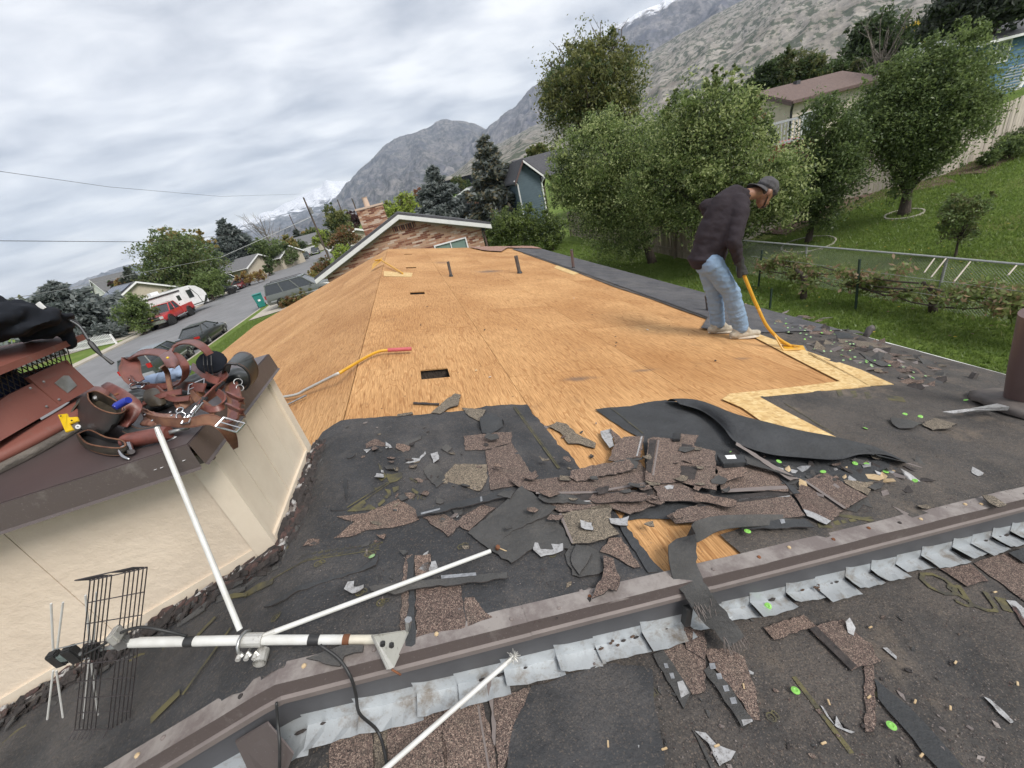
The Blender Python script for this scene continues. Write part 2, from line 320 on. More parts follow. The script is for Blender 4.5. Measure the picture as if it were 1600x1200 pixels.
def m_mount(name, rock, rock2, shrub, shrubamt, snow_z=None, scl=.004, az=45):
    m, t, b = newmat(name); co = coords(t, 'Position')
    n = tex(t, 'ShaderNodeTexNoise', scl, co, Detail=12, Roughness=.68); g = ramp(t, n.outputs[0], [(.35, rock), (.6, rock2)])
    cz = coords(t, 'Position', None, (0, 0, math.radians(az - 90))); mz = t.nodes.new('ShaderNodeMapping'); mz.inputs['Scale'].default_value = (.22, 1, .7); t.links.new(cz, mz.inputs[0]); cz = mz.outputs[0]; n2 = tex(t, 'ShaderNodeTexNoise', scl * 7, cz, Detail=4, Roughness=.7); g = mixc(t, ramp(t, n2.outputs[0], [(.49, (0, 0, 0)), (.55, (shrubamt,) * 3)]), g, shrub)
    if snow_z:
        geo = t.nodes.new('ShaderNodeNewGeometry'); s = t.nodes.new('ShaderNodeSeparateXYZ'); t.links.new(geo.outputs['Position'], s.inputs[0])
        mr = t.nodes.new('ShaderNodeMapRange'); mr.inputs['From Min'].default_value = snow_z[0]; mr.inputs['From Max'].default_value = snow_z[1]; t.links.new(s.outputs[2], mr.inputs[0])
        n3 = tex(t, 'ShaderNodeTexNoise', scl * 3, co, Detail=9, Roughness=.7); a = t.nodes.new('ShaderNodeMath'); a.operation = 'ADD'; t.links.new(mr.outputs[0], a.inputs[0]); t.links.new(n3.outputs[0], a.inputs[1]); a2 = t.nodes.new('ShaderNodeMath'); a2.operation = 'MULTIPLY'; a2.inputs[1].default_value = .5; t.links.new(a.outputs[0], a2.inputs[0]); a = a2
        g = mixc(t, ramp(t, a.outputs[0], [(.50, (0, 0, 0)), (.55, (.92, .92, .92))]), g, (.78, .80, .84))
    t.links.new(g, b.inputs['Base Color']); b.inputs['Roughness'].default_value = 1; b.inputs['Specular IOR Level'].default_value = 0
    n5 = tex(t, 'ShaderNodeTexNoise', scl * 16, cz, Detail=5, Roughness=.75); g = mixc(t, .75, g, ramp(t, n5.outputs[0], [(.36, (.62, .63, .66)), (.62, (1.22, 1.2, 1.18))]), 'MULTIPLY'); t.links.new(g, b.inputs['Base Color']); bump(t, b, n.outputs[0], .3, 30); return m
def m_metal_dirty(name, c, dirtc, lo, rough=.45, metal=.0, scale=6):
    m, t, b = newmat(name); co = coords(t, 'Position'); n = tex(t, 'ShaderNodeTexNoise', scale, co, Detail=9, Roughness=.72)
    g = mixc(t, ramp(t, n.outputs[0], [(lo, (0, 0, 0)), (lo + .16, (.85, .85, .85))]), c, dirtc)
    n2 = tex(t, 'ShaderNodeTexNoise', 120, co, Detail=3, Roughness=.8); g = mixc(t, ramp(t, n2.outputs[0], [(.62, (0, 0, 0)), (.68, (.5, .5, .5))]), g, dirtc)
    t.links.new(g, b.inputs['Base Color']); b.inputs['Roughness'].default_value = rough; b.inputs['Metallic'].default_value = metal
    bump(t, b, n.outputs[0], .25, .01); return m
MT['plywood'] = m_plywood(); MT['osb'] = m_osb()
MT['shingle'] = granules('shingle_granules', [(.034, .029, .028), (.098, .072, .064), (.18, .128, .11), (.068, .056, .053), (.33, .26, .215), (.122, .088, .077)], dirt=.2)
MT['shingle_grey'] = granules('shingle_granules_grey', [(.05, .045, .04), (.13, .11, .09), (.21, .18, .14), (.09, .08, .07), (.3, .26, .2)], dirt=.2)
MT['shingle_back'] = m_felt('shingle_back', (.056, .055, .054), (.14, .125, .11), .50, .1)
MT['felt'] = m_felt('felt', (.034, .035, .038), (.125, .11, .10), .45)
MT['felt_dusty'] = m_felt('felt_dusty', (.037, .0355, .0355), (.125, .103, .086), .37, .4, True)
MT['felt_clean'] = m_felt('felt_clean', (.038, .040, .043), (.10, .095, .09), .62, .05)
MT['felt_grey'] = m_felt('felt_grey', (.06, .06, .066), (.16, .15, .145), .45, .2)
MT['old_pink'] = granules('old_shingle_pink', [(.25, .14, .11), (.34, .20, .16), (.20, .12, .10), (.4, .27, .22)], scale=200)
MT['print'] = mat('felt_print', (.105, .092, .04), (.045, .042, .034), .8, 14, lo=.42, hi=.62)
MT['brown_metal'] = m_metal_dirty('brown_metal', (.088, .070, .066), (.20, .18, .165), .58, .45)
MT['brown_metal_dusty'] = m_metal_dirty('brown_metal_dusty', (.150, .125, .118), (.27, .245, .228), .44, .6)
MT['grey_face'] = mat('grey_face', (.085, .085, .092), (.068, .068, .074), .5, 5, spec=.5)
MT['hem'] = mat('hem', (.19, .16, .148), (.155, .13, .122), .5, 9)
MT['cap_metal'] = mat('cap_metal', (.070, .053, .053), (.085, .066, .065), .38, 3, bs=.08, bscale=2, spec=.5)
MT['galv'] = m_metal_dirty('galvanised', (.44, .465, .485), (.21, .17, .13), .51, .4, .4, 12)
MT['cream'] = mat('cream_siding', (.72, .61, .485), (.64, .535, .42), .75, 4, bs=.5, bscale=26, bdist=.012, stretch=(1, 1, 1))
MT['cream_trim'] = mat('cream_trim', (.73, .635, .51), (.65, .555, .44), .7, 6, bs=.25, bscale=50, bdist=.004)
MT['tar'] = mat('old_flashing_tar', (.42, .41, .40), (.12, .10, .09), .8, 22, lo=.42, hi=.56, bs=.8, bscale=45, bdist=.01)
MT['scrap_edge'] = mat('scrap_edge', (.055, .045, .042), (.022, .02, .02), .9, 30, bs=.9, bscale=60, bdist=.01)
MT['scrap_red'] = mat('scrap_red', (.10, .055, .048), (.03, .025, .023), .9, 40, bs=.7, bscale=80, bdist=.006)
MT['terracotta'] = m_metal_dirty('terracotta_metal', (.20, .070, .052), (.17, .12, .10), .57, .6, 0, 9)
MT['weathered'] = mat('weathered_mortar', (.20, .175, .15), (.07, .062, .055), .9, 7, bs=.9, bscale=20, bdist=.02, stretch=(1, 1, 3))
MT['white_paint'] = mat('white_enamel', (.62, .62, .60), (.5, .49, .46), .35, 12)
MT['white'] = mat('white_vinyl', (.78, .78, .78), (.7, .7, .7), .5, 6)
MT['ivory'] = mat('ivory_tube', (.62, .58, .48), (.5, .46, .38), .4, 15)
MT['rust'] = mat('rust', (.20, .075, .03), (.1, .04, .02), .9, 20)
MT['cast'] = m_metal_dirty('cast_alloy', (.55, .54, .51), (.2, .18, .15), .56, .45, .5, 30)
MT['black'] = mat('black_plastic', (.018, .018, .019), (.03, .03, .03), .5, 20)
MT['wire'] = mat('grey_wire', (.06, .052, .055), (.04, .035, .035), .5, 20, metal=.3)
MT['pipe'] = mat('vent_pipe', (.115, .10, .095), (.05, .045, .043), .7, 14)
MT['pipe_brown'] = mat('vent_pipe_brown', (.13, .085, .08), (.105, .07, .066), .45, 6)
MT['boot'] = mat('pipe_boot', (.12, .10, .09), (.06, .052, .05), .6, 9)
MT['chrome'] = mat('chrome', (.5, .5, .51), (.4, .4, .41), .24, 10, metal=1)
MT['steel'] = mat('dull_steel', (.45, .45, .45), (.3, .3, .3), .38, 20, metal=.8)
MT['leather'] = mat('red_brown_leather', (.185, .060, .046), (.10, .034, .027), .42, 14, bs=.3, bscale=120, bdist=.002)
MT['leather_tan'] = mat('tan_leather', (.22, .105, .055), (.12, .05, .03), .6, 16, bs=.3, bscale=120, bdist=.002)
MT['leather_worn'] = mat('worn_leather', (.30, .16, .11), (.13, .05, .038), .5, 22, bs=.3, bscale=100, bdist=.002)
MT['leather_black'] = mat('black_leather', (.026, .029, .030), (.045, .048, .047), .4, 14, bs=.3, bscale=120, bdist=.002)
MT['leather_olive'] = mat('oily_leather', (.06, .048, .030), (.025, .021, .016), .5, 18, bs=.3, bscale=120, bdist=.002)
MT['cloth_black'] = mat('black_cloth', (.010, .012, .017), (.016, .018, .024), .95, 9, bs=.3, bscale=300, bdist=.002, spec=.2)
MT['cloth_navy'] = mat('navy_cloth', (.012, .018, .05), (.02, .028, .07), .9, 9)
MT['denim_light'] = mat('light_denim', (.30, .38, .52), (.24, .31, .44), .9, 30)
MT['blue'] = mat('blue_plastic', (.015, .03, .28), (.02, .04, .33), .35, 9)
MT['yellow'] = mat('yellow_paint', (.62, .33, .02), (.52, .27, .02), .4, 12)
MT['yellow_worn'] = m_metal_dirty('yellow_worn', (.58, .30, .025), (.50, .40, .28), .58, .5, 0, 20)
MT['yellow_plastic'] = mat('yellow_plastic', (.78, .52, .01), (.7, .45, .01), .4, 12)
MT['pink'] = mat('pink_grip', (.50, .11, .12), (.42, .08, .09), .6, 14)
MT['green_disc'] = mat('green_plastic', (.24, .55, .10), (.17, .42, .08), .45, 40)
MT['green_disc2'] = mat('green_plastic_pale', (.34, .50, .26), (.22, .36, .16), .5, 40)
MT['chip_wood'] = mat('chip_wood', (.55, .42, .26), (.4, .28, .15), .8, 40)
MT['foil'] = m_metal_dirty('foil_strip', (.36, .36, .365), (.15, .14, .135), .47, .45, .1, 55)
MT['star'] = mat('adhesive_print', (.26, .27, .29), (.13, .135, .145), .5, 60)
MT['skin'] = mat('skin', (.27, .135, .085), (.22, .105, .065), .5, 30, which='Object')
MT['beard'] = mat('beard', (.03, .02, .015), (.05, .03, .022), .8, 60)
MT['lips'] = mat('lips', (.22, .09, .07), None, .5)
MT['eye'] = mat('eye', (.02, .015, .012), None, .3)
MT['shirt'] = mat('shirt', (.030, .024, .028), (.034, .027, .032), .92, 7, bs=.35, bscale=16, bdist=.02, spec=.2)
MT['jeans'] = mat('jeans', (.24, .335, .46), (.185, .275, .405), .9, 3, bs=.6, bscale=22, bdist=.02, detail=8, spec=.2)
MT['jeans_stitch'] = mat('jeans_stitch', (.10, .16, .25), None, .9)
MT['cap_cloth'] = mat('cap_cloth', (.055, .052, .056), (.08, .076, .08), .95, 14)
MT['shoe'] = mat('shoe_canvas', (.46, .41, .33), (.30, .255, .19), .85, 25, bs=.3)
MT['sole'] = mat('shoe_sole', (.68, .64, .56), (.55, .5, .42), .7, 25)
MT['glove'] = mat('glove', (.02, .021, .021), (.035, .036, .035), .8, 40)
MT['lawn'] = m_lawn()
MT['asphalt'] = mat('asphalt', (.20, .20, .205), (.155, .155, .16), .9, .6, 8, bs=.3, bscale=60)
MT['concrete'] = mat('concrete', (.44, .40, .335), (.35, .315, .26), .9, 1.2, 7)
MT['mulch'] = mat('mulch', (.16, .105, .075), (.07, .045, .034), .95, 14, bs=.9, bscale=30, bdist=.05)
MT['wood_grey'] = mat('weathered_wood', (.35, .30, .245), (.22, .18, .145), .9, 5, stretch=(6, 6, .6), bs=.4, bscale=30, rnd=.22)
MT['wood_pale'] = mat('pale_wood', (.50, .45, .385), (.36, .315, .26), .9, 5, stretch=(6, 6, .6), rnd=.18)
MT['bark'] = mat('bark', (.085, .065, .05), (.04, .031, .025), .95, 18, stretch=(1, 1, .3), bs=.8, bscale=40, bdist=.03)
MT['bark_pale'] = mat('bark_pale', (.20, .175, .15), (.10, .085, .07), .95, 18, stretch=(1, 1, .3))
MT['chain'] = mat('chain_wire', (.17, .18, .175), (.12, .13, .125), .5, 20, metal=.5)
MT['rail'] = mat('galv_rail', (.42, .43, .42), (.32, .33, .32), .5, 20, metal=.4)
MT['green_post'] = mat('green_post', (.012, .03, .02), (.02, .04, .028), .6, 9)
MT['concrete_ring'] = mat('tree_ring', (.42, .39, .33), None, .9)
L = dict(maple=((.056, .088, .027), (.108, .148, .050)), maple_d=((.030, .047, .018), (.052, .076, .028)), bright=((.14, .18, .07), (.21, .25, .115)), pear=((.052, .084, .030), (.102, .138, .05)),  # bright: leaf highlights put into the colour, mixed through the maple crowns
         pear_d=((.030, .050, .019), (.055, .082, .03)), dark=((.028, .047, .019), (.05, .075, .028)), dark_d=((.014, .024, .011), (.028, .044, .017)), olive=((.066, .080, .027), (.12, .13, .045)), olive_d=((.045, .055, .022), (.075, .085, .032)),
         yellow=((.20, .17, .025), (.33, .27, .05)), gold=((.125, .10, .035), (.19, .15, .05)), orange=((.09, .055, .028), (.14, .085, .04)), red=((.085, .028, .02), (.14, .05, .03)), plum=((.028, .016, .017), (.05, .028, .028)),
         lime=((.13, .19, .03), (.2, .25, .06)), spruce=((.085, .105, .10), (.15, .175, .17)), spruce_d=((.04, .054, .05), (.07, .088, .082)), fir=((.042, .055, .045), (.075, .09, .07)), fir_d=((.015, .022, .018), (.03, .04, .03)), firtip=((.10, .095, .06), (.14, .13, .08)),
         vine=((.065, .09, .03), (.12, .14, .055)), dry=((.12, .09, .055), (.18, .14, .085)), hedge=((.055, .085, .024), (.105, .14, .04)))
for k, (a, b_) in L.items(): MT['l_' + k] = m_leaf('leaf_' + k, tuple(v * q for v, q in zip(a, (2.3, 2.15, 2.15))), tuple(v * q for v, q in zip(b_, (2.4, 2.2, 2.2))), .55)
MT['blade'] = m_leaf('grass_blade', (.13, .205, .042), (.23, .30, .08), .55)
MT['mt_far'] = m_mount('mountain_far', (.10, .11, .135), (.22, .225, .235), (.07, .08, .09), .6, (-170, 640), .0022, -15)
MT['mt_mid'] = m_mount('mountain_mid', (.075, .080, .10), (.20, .19, .185), (.05, .058, .058), .7, None, .0045, 5)
MT['mt_high'] = m_mount('mountain_high', (.085, .09, .115), (.22, .21, .21), (.06, .066, .07), .65, (640, 1040), .004, 30)
MT['mt_foot'] = m_mount('foothill', (.185, .168, .145), (.30, .28, .25), (.06, .075, .05), .85, None, .008)
def clap(name, c, c2): return mat(name, c, c2, .7, 3)
MT['teal'] = clap('teal_siding', (.085, .125, .15), (.07, .105, .13)); MT['bluesiding'] = clap('blue_siding', (.07, .155, .24), (.06, .135, .21))
MT['creamhouse'] = clap('cream_house', (.60, .53, .44), (.54, .475, .39)); MT['tanwall'] = clap('tan_wall', (.46, .41, .33), (.40, .35, .28)); MT['whitewall'] = clap('white_wall', (.7, .7, .68), (.62, .62, .6))
MT['roof_brown'] = mat('roof_brown', (.165, .115, .10), (.10, .07, .062), .9, 9, bs=.4, bscale=30); MT['roof_dark'] = mat('roof_dark', (.055, .055, .062), (.085, .085, .092), .9, 6, bs=.4, bscale=30)
MT['roof_grey'] = mat('roof_grey', (.16, .16, .165), (.11, .11, .115), .9, 6); MT['solar'] = mat('solar', (.035, .045, .075), (.05, .06, .09), .25, 1)
MT['glass'] = mat('window_glass', (.10, .125, .12), (.14, .17, .16), .08, 2, spec=.8); MT['glass_green'] = mat('window_glass_green', (.17, .245, .215), (.20, .28, .245), .1, 2, spec=.8)
MT['redbrick'] = mat('red_brick', (.24, .085, .055), (.18, .065, .045), .9, 20); MT['reddeck'] = mat('red_deck', (.33, .075, .045), (.26, .06, .04), .8, 9)
MT['mortar'] = mat('mortar', (.42, .35, .29), (.33, .27, .22), .95, 20)
for i, c in enumerate([(.30, .135, .08), (.18, .07, .045), (.42, .24, .155), (.60, .46, .36), (.24, .10, .06), (.52, .33, .22)]): MT['bk%d' % i] = mat('brick_face_%s' % 'abcdef'[i], c, tuple(v * .8 for v in c), .9, 25)
MT['pole'] = mat('pole_wood', (.10, .075, .058), (.07, .052, .04), .9, 9); MT['transformer'] = mat('transformer', (.22, .22, .22), None, .5)
MT['tyre'] = mat('tyre', (.018, .018, .018), None, .85); MT['rim'] = mat('rim', (.42, .42, .43), None, .35, metal=.6)
def paint(n, c): 
    m, t, b = newmat(n); b.inputs['Base Color'].default_value = (*c, 1); b.inputs['Roughness'].default_value = .3; b.inputs['Coat Weight'].default_value = .6; b.inputs['Coat Roughness'].default_value = .08
    co = coords(t, 'Object'); nn = tex(t, 'ShaderNodeTexNoise', 3, co, Detail=6); t.links.new(ramp(t, nn.outputs[0], [(.3, tuple(v * .85 for v in c)), (.7, c)]), b.inputs['Base Color']); return m
MT['p_red'] = paint('paint_red', (.48, .022, .022)); MT['p_black'] = paint('paint_black', (.018, .022, .021)); MT['p_grey'] = paint('paint_grey', (.115, .125, .115)); MT['p_dkred'] = paint('paint_dark_red', (.14, .022, .026))
MT['p_green'] = paint('paint_dark_green', (.05, .062, .058)); MT['p_white'] = paint('paint_white', (.74, .74, .74)); MT['p_mint'] = paint('paint_mint', (.40, .58, .45)); MT['p_silver'] = paint('paint_silver', (.35, .36, .37))
MT['carglass'] = mat('car_glass', (.03, .036, .04), None, .06, spec=.9); MT['tail'] = mat('tail_lamp', (.45, .02, .015), None, .25); MT['headlamp'] = mat('head_lamp', (.6, .6, .58), None, .15)
MT['bin'] = mat('bin_plastic', (.015, .17, .15), (.02, .2, .18), .5, 6); MT['plate'] = mat('plate', (.7, .7, .68), None, .5)
# ------------------------------------------------------------------ ground, road, hills
def struct(name, mb, m, **k): return mb.build(name, m, None, kind='structure', **k)
def grid_surface(xs, ys, fz):
    b = MB(); n = len(ys); b.v = [(x, y, fz(x, y)) for x in xs for y in ys]
    b.f = [(i * n + j, (i + 1) * n + j, (i + 1) * n + j + 1, i * n + j + 1) for i in range(len(xs) - 1) for j in range(n - 1)]; b.mi = [0] * len(b.f); return b
def xo(y): return 0. if y < 78 else 4.6 * ((min(y, 170) - 78) / 75.) ** 2
_gz0 = gz
def gz(x, y):
    k = max(0., min(1., (-10. - x) / 4.)); return _gz0(x - xo(y) * k, y)
xs = [-9500, -5000, -3000, -1500, -700, -300, -150, -90, -70, -50, -40, -35, -32, -30.7, -30.3, -29, -22, -15.6, -15.2, -14.4, -12, -9, -7, -3, 1, 5, 8, 11.4] + [13 + 1.5 * i for i in range(12)] + [32, 36, 42, 50, 60, 80, 110, 150, 200, 300, 500, 1000, 1800, 3000, 6000, 9500]
ys = [-3900, -1500, -500, -200, -80, -30, -10] + [3. * i for i in range(0, 14)] + [45, 55, 65, 75, 82, 90, 100, 110, 120, 135, 150, 170, 200, 260, 350, 500, 800, 1500, 3000, 6000, 9500]
struct('ground', grid_surface(xs, ys, lambda x, y: gz(x, y) + (.10 * vnoise(x, y, .12) if 11.5 < x < 60 else 0)), 'lawn', smooth=True)
ry = [-60, -20, 0, 20, 40, 60, 70, 78, 85, 92, 100, 108, 116, 124, 132, 140, 150, 160, 170, 260, 500]
def strip(x0, x1, z, h):
    b = MB()
    for ya, yb in zip(ry, ry[1:]):
        a, c = xo(ya), xo(yb)
        V = [(x0 + a, ya, z), (x1 + a, ya, z), (x1 + c, yb, z), (x0 + c, yb, z)]; V = [(p, q, r - h) for p, q, r in V] + V
        b.add(V, [(4, 5, 6, 7), (0, 4, 7, 3), (1, 2, 6, 5)] + ([(0, 1, 5, 4)] if ya == ry[0] else []))
    return b
struct('road', strip(-29.35, -15.55, -5.40, .01), 'asphalt')
struct('kerb', strip(-30.6, -29.35, -5.27, .2), 'concrete'); struct('kerb', strip(-15.55, -14.4, -5.27, .2), 'concrete')
drv = grid_surface([-14.4, -13, -11, -9, -7, -5], [36.5, 39, 42, 45.5], lambda x, y: gz(x, y) + .05); struct('driveway', drv, 'concrete')
drv = grid_surface([-44, -40, -36, -33, -30.6], [48, 53, 58], lambda x, y: gz(x, y) + .05); struct('driveway', drv, 'concrete')
# mountains: ridge profile as azimuth / elevation, real distance, gullied faces
def interp(p, a): return float(np.interp(a, [q[0] for q in p], [q[1] for q in p]))
def mountain(name, m, prof, D, rf, zf, amp, fr, a0, a1, step, p=1.35, crag=.25, seed=0):
    b = MB(); azs = np.arange(a0, a1 + 1e-6, step); S = list(np.linspace(0, 1, 46)) + [1.06, 1.2, 1.4]; n = len(S)
    for a in azs:
        ar = math.radians(a); el = interp(prof, a) + crag * noise.fractal(Vector((a * .55, seed, 0)), 1., 2., 5) * min(1, interp(prof, a) / 3)
        zr = D * math.tan(math.radians(el))
        for s in S:
            r = rf + (D - rf) * s
            x, y = r * math.sin(ar), r * math.cos(ar)
            if s <= 1:
                z = zf + (zr - zf) * s ** p
                w = math.sin(PI * min(1, max(0, s))) ** .6
                u = a * math.radians(1) * D * fr; q = noise.ridged_multi_fractal(Vector((u + .35 * noise.noise(Vector((u * .7, r * fr * .5, seed))), r * fr * .33, seed)), 1., 2.1, 5, 1., 2.) - 1.
                z += amp * w * q * .5 + amp * .25 * w * noise.noise(Vector((x * fr * 4, y * fr * 4, seed)))
            else: z = zf + (zr - zf) * (1 - (s - 1) * 1.6)
            b.v.append((x, y, z))
    na = len(azs); b.f = [(i * n + j, (i + 1) * n + j, (i + 1) * n + j + 1, i * n + j + 1) for i in range(na - 1) for j in range(n - 1)]; b.mi = [0] * len(b.f)
    return b.build(name, m, None, kind='structure', smooth=True, clean=False)
mountain('far_mountain', 'mt_far', [(-70, .5), (-48, .7), (-37, .25), (-33, .7), (-31.3, 1.0), (-27, 1.1), (-22.8, 1.6), (-17.3, 2.7), (-14.5, 3.2), (-10.4, 3.9), (-7.2, 4.8), (-6, 4.5), (-4.5, 4.6), (2, 5), (12, 4)], 8600, 3300, -12, 190, .0011, -70, 12, .22, 1.2, .35, 3)
mountain('middle_mountain', 'mt_mid', [(-22, -.1), (-16, .35), (-9.5, 1.5), (-6.4, 3.2), (-4.5, 4.4), (-2.1, 5.5), (-.4, 6.4), (2.3, 7.5), (5, 7.65), (6.2, 7.7), (7.6, 8.0), (9.1, 8.05), (10.5, 7.6), (11.7, 7.2), (13.4, 6.1), (16, 5), (20, 4)], 5000, 1500, -6, 150, .0022, -22, 20, .1, 1.5, .22, 5)
mountain('snowy_mountain', 'mt_high', [(6, 3), (10, 4.8), (13.8, 6.3), (18.6, 8.2), (21.1, 9.5), (28.6, 11.5), (32, 12.1), (34.5, 12.4), (42, 13.2), (55, 12), (75, 10), (100, 8)], 4300, 1500, 20, 170, .0025, 6, 100, .16, 1.4, .3, 9)
mountain('foothill', 'mt_foot', [(4, 1.4), (8, 2.4), (12, 3.9), (18, 5.0), (24, 5.6), (29, 6.6), (31.7, 8.4), (36, 9.3), (41.4, 10.1), (50, 11.2), (60, 11.5), (80, 11), (110, 9)], 2500, 560, 18, 34, .0042, 4, 110, .14, 1.15, .15, 14)
hz = MB().box((-9900, -4000, -25), (9900, 9900, 1150)).build('haze', None and 'x' or [], None, kind='stuff', clean=False)
hm = bpy.data.materials.new('haze'); hm.use_nodes = True; ht = hm.node_tree
ht.nodes.remove(ht.nodes['Principled BSDF']); pv = ht.nodes.new('ShaderNodeVolumePrincipled'); pv.inputs['Color'].default_value = (.70, .82, 1, 1); pv.inputs['Density'].default_value = 8.5e-5; pv.inputs['Anisotropy'].default_value = 0
ht.links.new(pv.outputs[0], [n for n in ht.nodes if n.type == 'OUTPUT_MATERIAL'][0].inputs['Volume']); hz.data.materials.append(hm)
# ------------------------------------------------------------------ vegetation
def quads_mesh(name, C, U, V, mats, mi):
    n = len(C); co = np.stack([C - U, C - V * .8 + U * .1, C + U, C + V * .8 + U * .1], 1).reshape(-1, 3).astype(np.float32)
    me = bpy.data.meshes.new(name); me.vertices.add(4 * n); me.vertices.foreach_set('co', co.ravel()); me.loops.add(4 * n); me.loops.foreach_set('vertex_index', np.arange(4 * n, dtype=np.int32))
    me.polygons.add(n); me.polygons.foreach_set('loop_start', np.arange(0, 4 * n, 4, dtype=np.int32)); me.polygons.foreach_set('loop_total', np.full(n, 4, dtype=np.int32))
    for m in mats: me.materials.append(MT[m])
    me.polygons.foreach_set('material_index', mi.astype(np.int32)); me.update(calc_edges=True); return me
def unit(a): return a / np.maximum(np.linalg.norm(a, axis=1, keepdims=True), 1e-9)
def leafcloud(name, blobs, n, size, mats, per=26, spread=.17, shell=.45, asp=.6, weights=None):
    vol = np.array([r[0] * r[1] * r[2] for c, r in blobs]); vol = vol ** .75; vol /= vol.sum(); nc = max(6, n // per); Cs, Rs = [], []
    for (c, r), f in zip(blobs, vol):
        k = max(3, int(nc * f)); d = unit(RNG.normal(size=(k, 3))); rad = (shell + (1 - shell) * RNG.random((k, 1)) ** .6) * (1 + .12 * RNG.normal(size=(k, 1)))
        Cs.append(np.array(c) + d * rad * (1 + .16 * RNG.normal(size=(k, 1))) * np.array(r)); Rs.append(np.full(k, (r[0] * r[1] * r[2]) ** (1 / 3)))
    Cs = np.concatenate(Cs); Rs = np.concatenate(Rs); k = len(Cs); which = RNG.integers(0, k, n); sg = np.minimum(Rs * spread, .55)
    P = Cs[which] + RNG.normal(size=(n, 3)) * sg[which][:, None] * np.array([1, 1, .8])
    U = unit(RNG.normal(size=(n, 3)) + np.array([0, 0, -.25])); V = unit(np.cross(U, RNG.normal(size=(n, 3)) + np.array([0, 0, .5]))); s = size * (.6 + .8 * RNG.random((n, 1)))
    w = np.array(weights or [.6, .4]); w = w / w.sum(); cl = RNG.choice(len(w), size=k, p=w); mi = cl[which]; flip = RNG.random(n) < .18; mi = np.where(flip, RNG.choice(len(w), size=n, p=w), mi)
    return quads_mesh(name, P, U * s * .5, V * s * asp * .5, mats, mi), Cs
def pxr(px, py, d, r):
    w = ray(px, py); k = d / math.hypot(w[0], w[1]); return r * k          # photo px at that distance to metres
def blobs_px(lst, d):
    o = []
    for q in lst:
        px, py, r = q[:3]; dd = d + (q[4] if len(q) > 4 else 0); R = pxr(px, py, dd, r); e = q[3] if len(q) > 3 else 1.
        o.append((tuple(atd(px, py, dd)), (R, R, R * e)))
    return o
def tree(name, label, base, blobs, mats, n, size, tr=.16, group=None, cat='tree', bark='bark', per=26, spread=.17, shell=.45, weights=None, limbs=9, stems=1, trunk=True, low=.5):
    base = Vector(base); root = thing(name, label, cat, base, group)
    for c, r in list(blobs):
        for k in range(2):
            a, e = random.uniform(0, 2 * PI), random.uniform(-.15, 1.2); q = random.uniform(.28, .42); blobs = blobs + [((c[0] + math.cos(a) * math.cos(e) * r[0] * .95, c[1] + math.sin(a) * math.cos(e) * r[1] * .95, c[2] + math.sin(e) * r[2] * .95), (r[0] * q, r[1] * q, r[2] * q * 1.3))]
    me, Cs = leafcloud('crown', blobs, n, size, mats, per, spread, shell, weights=weights)
    me.transform(Matrix.Translation(-base)); o = bpy.data.objects.new('crown', me); COL.objects.link(o); o.parent = root
    if trunk:
        b = MB(); cen = Vector(np.mean([c for c, r in blobs], axis=0)); cen.x = base.x * .4 + cen.x * .6; cen.y = base.y * .4 + cen.y * .6
        fork = base.lerp(cen, low); bot = base - Vector((0, 0, .15))
        b.tube([bot, bot + Vector((0, 0, .3)), base.lerp(fork, .5) + Vector((.04, .03, 0)), fork], [tr * 1.35, tr * 1.05, tr * .9, tr * .75], 8)
        for i in range(limbs):
            e = fork.lerp(Vector(Cs[random.randrange(len(Cs))]), .86); mid = fork.lerp(e, .5) + Vector((random.uniform(-.15, .15), random.uniform(-.15, .15), .12 * (e - fork).length))
            b.tube([fork - Vector((0, 0, .05)), mid, e], [tr * .55, tr * .3, tr * .08], 5)
        b.build('trunk', bark, root, smooth=True, clean=False)
    return root
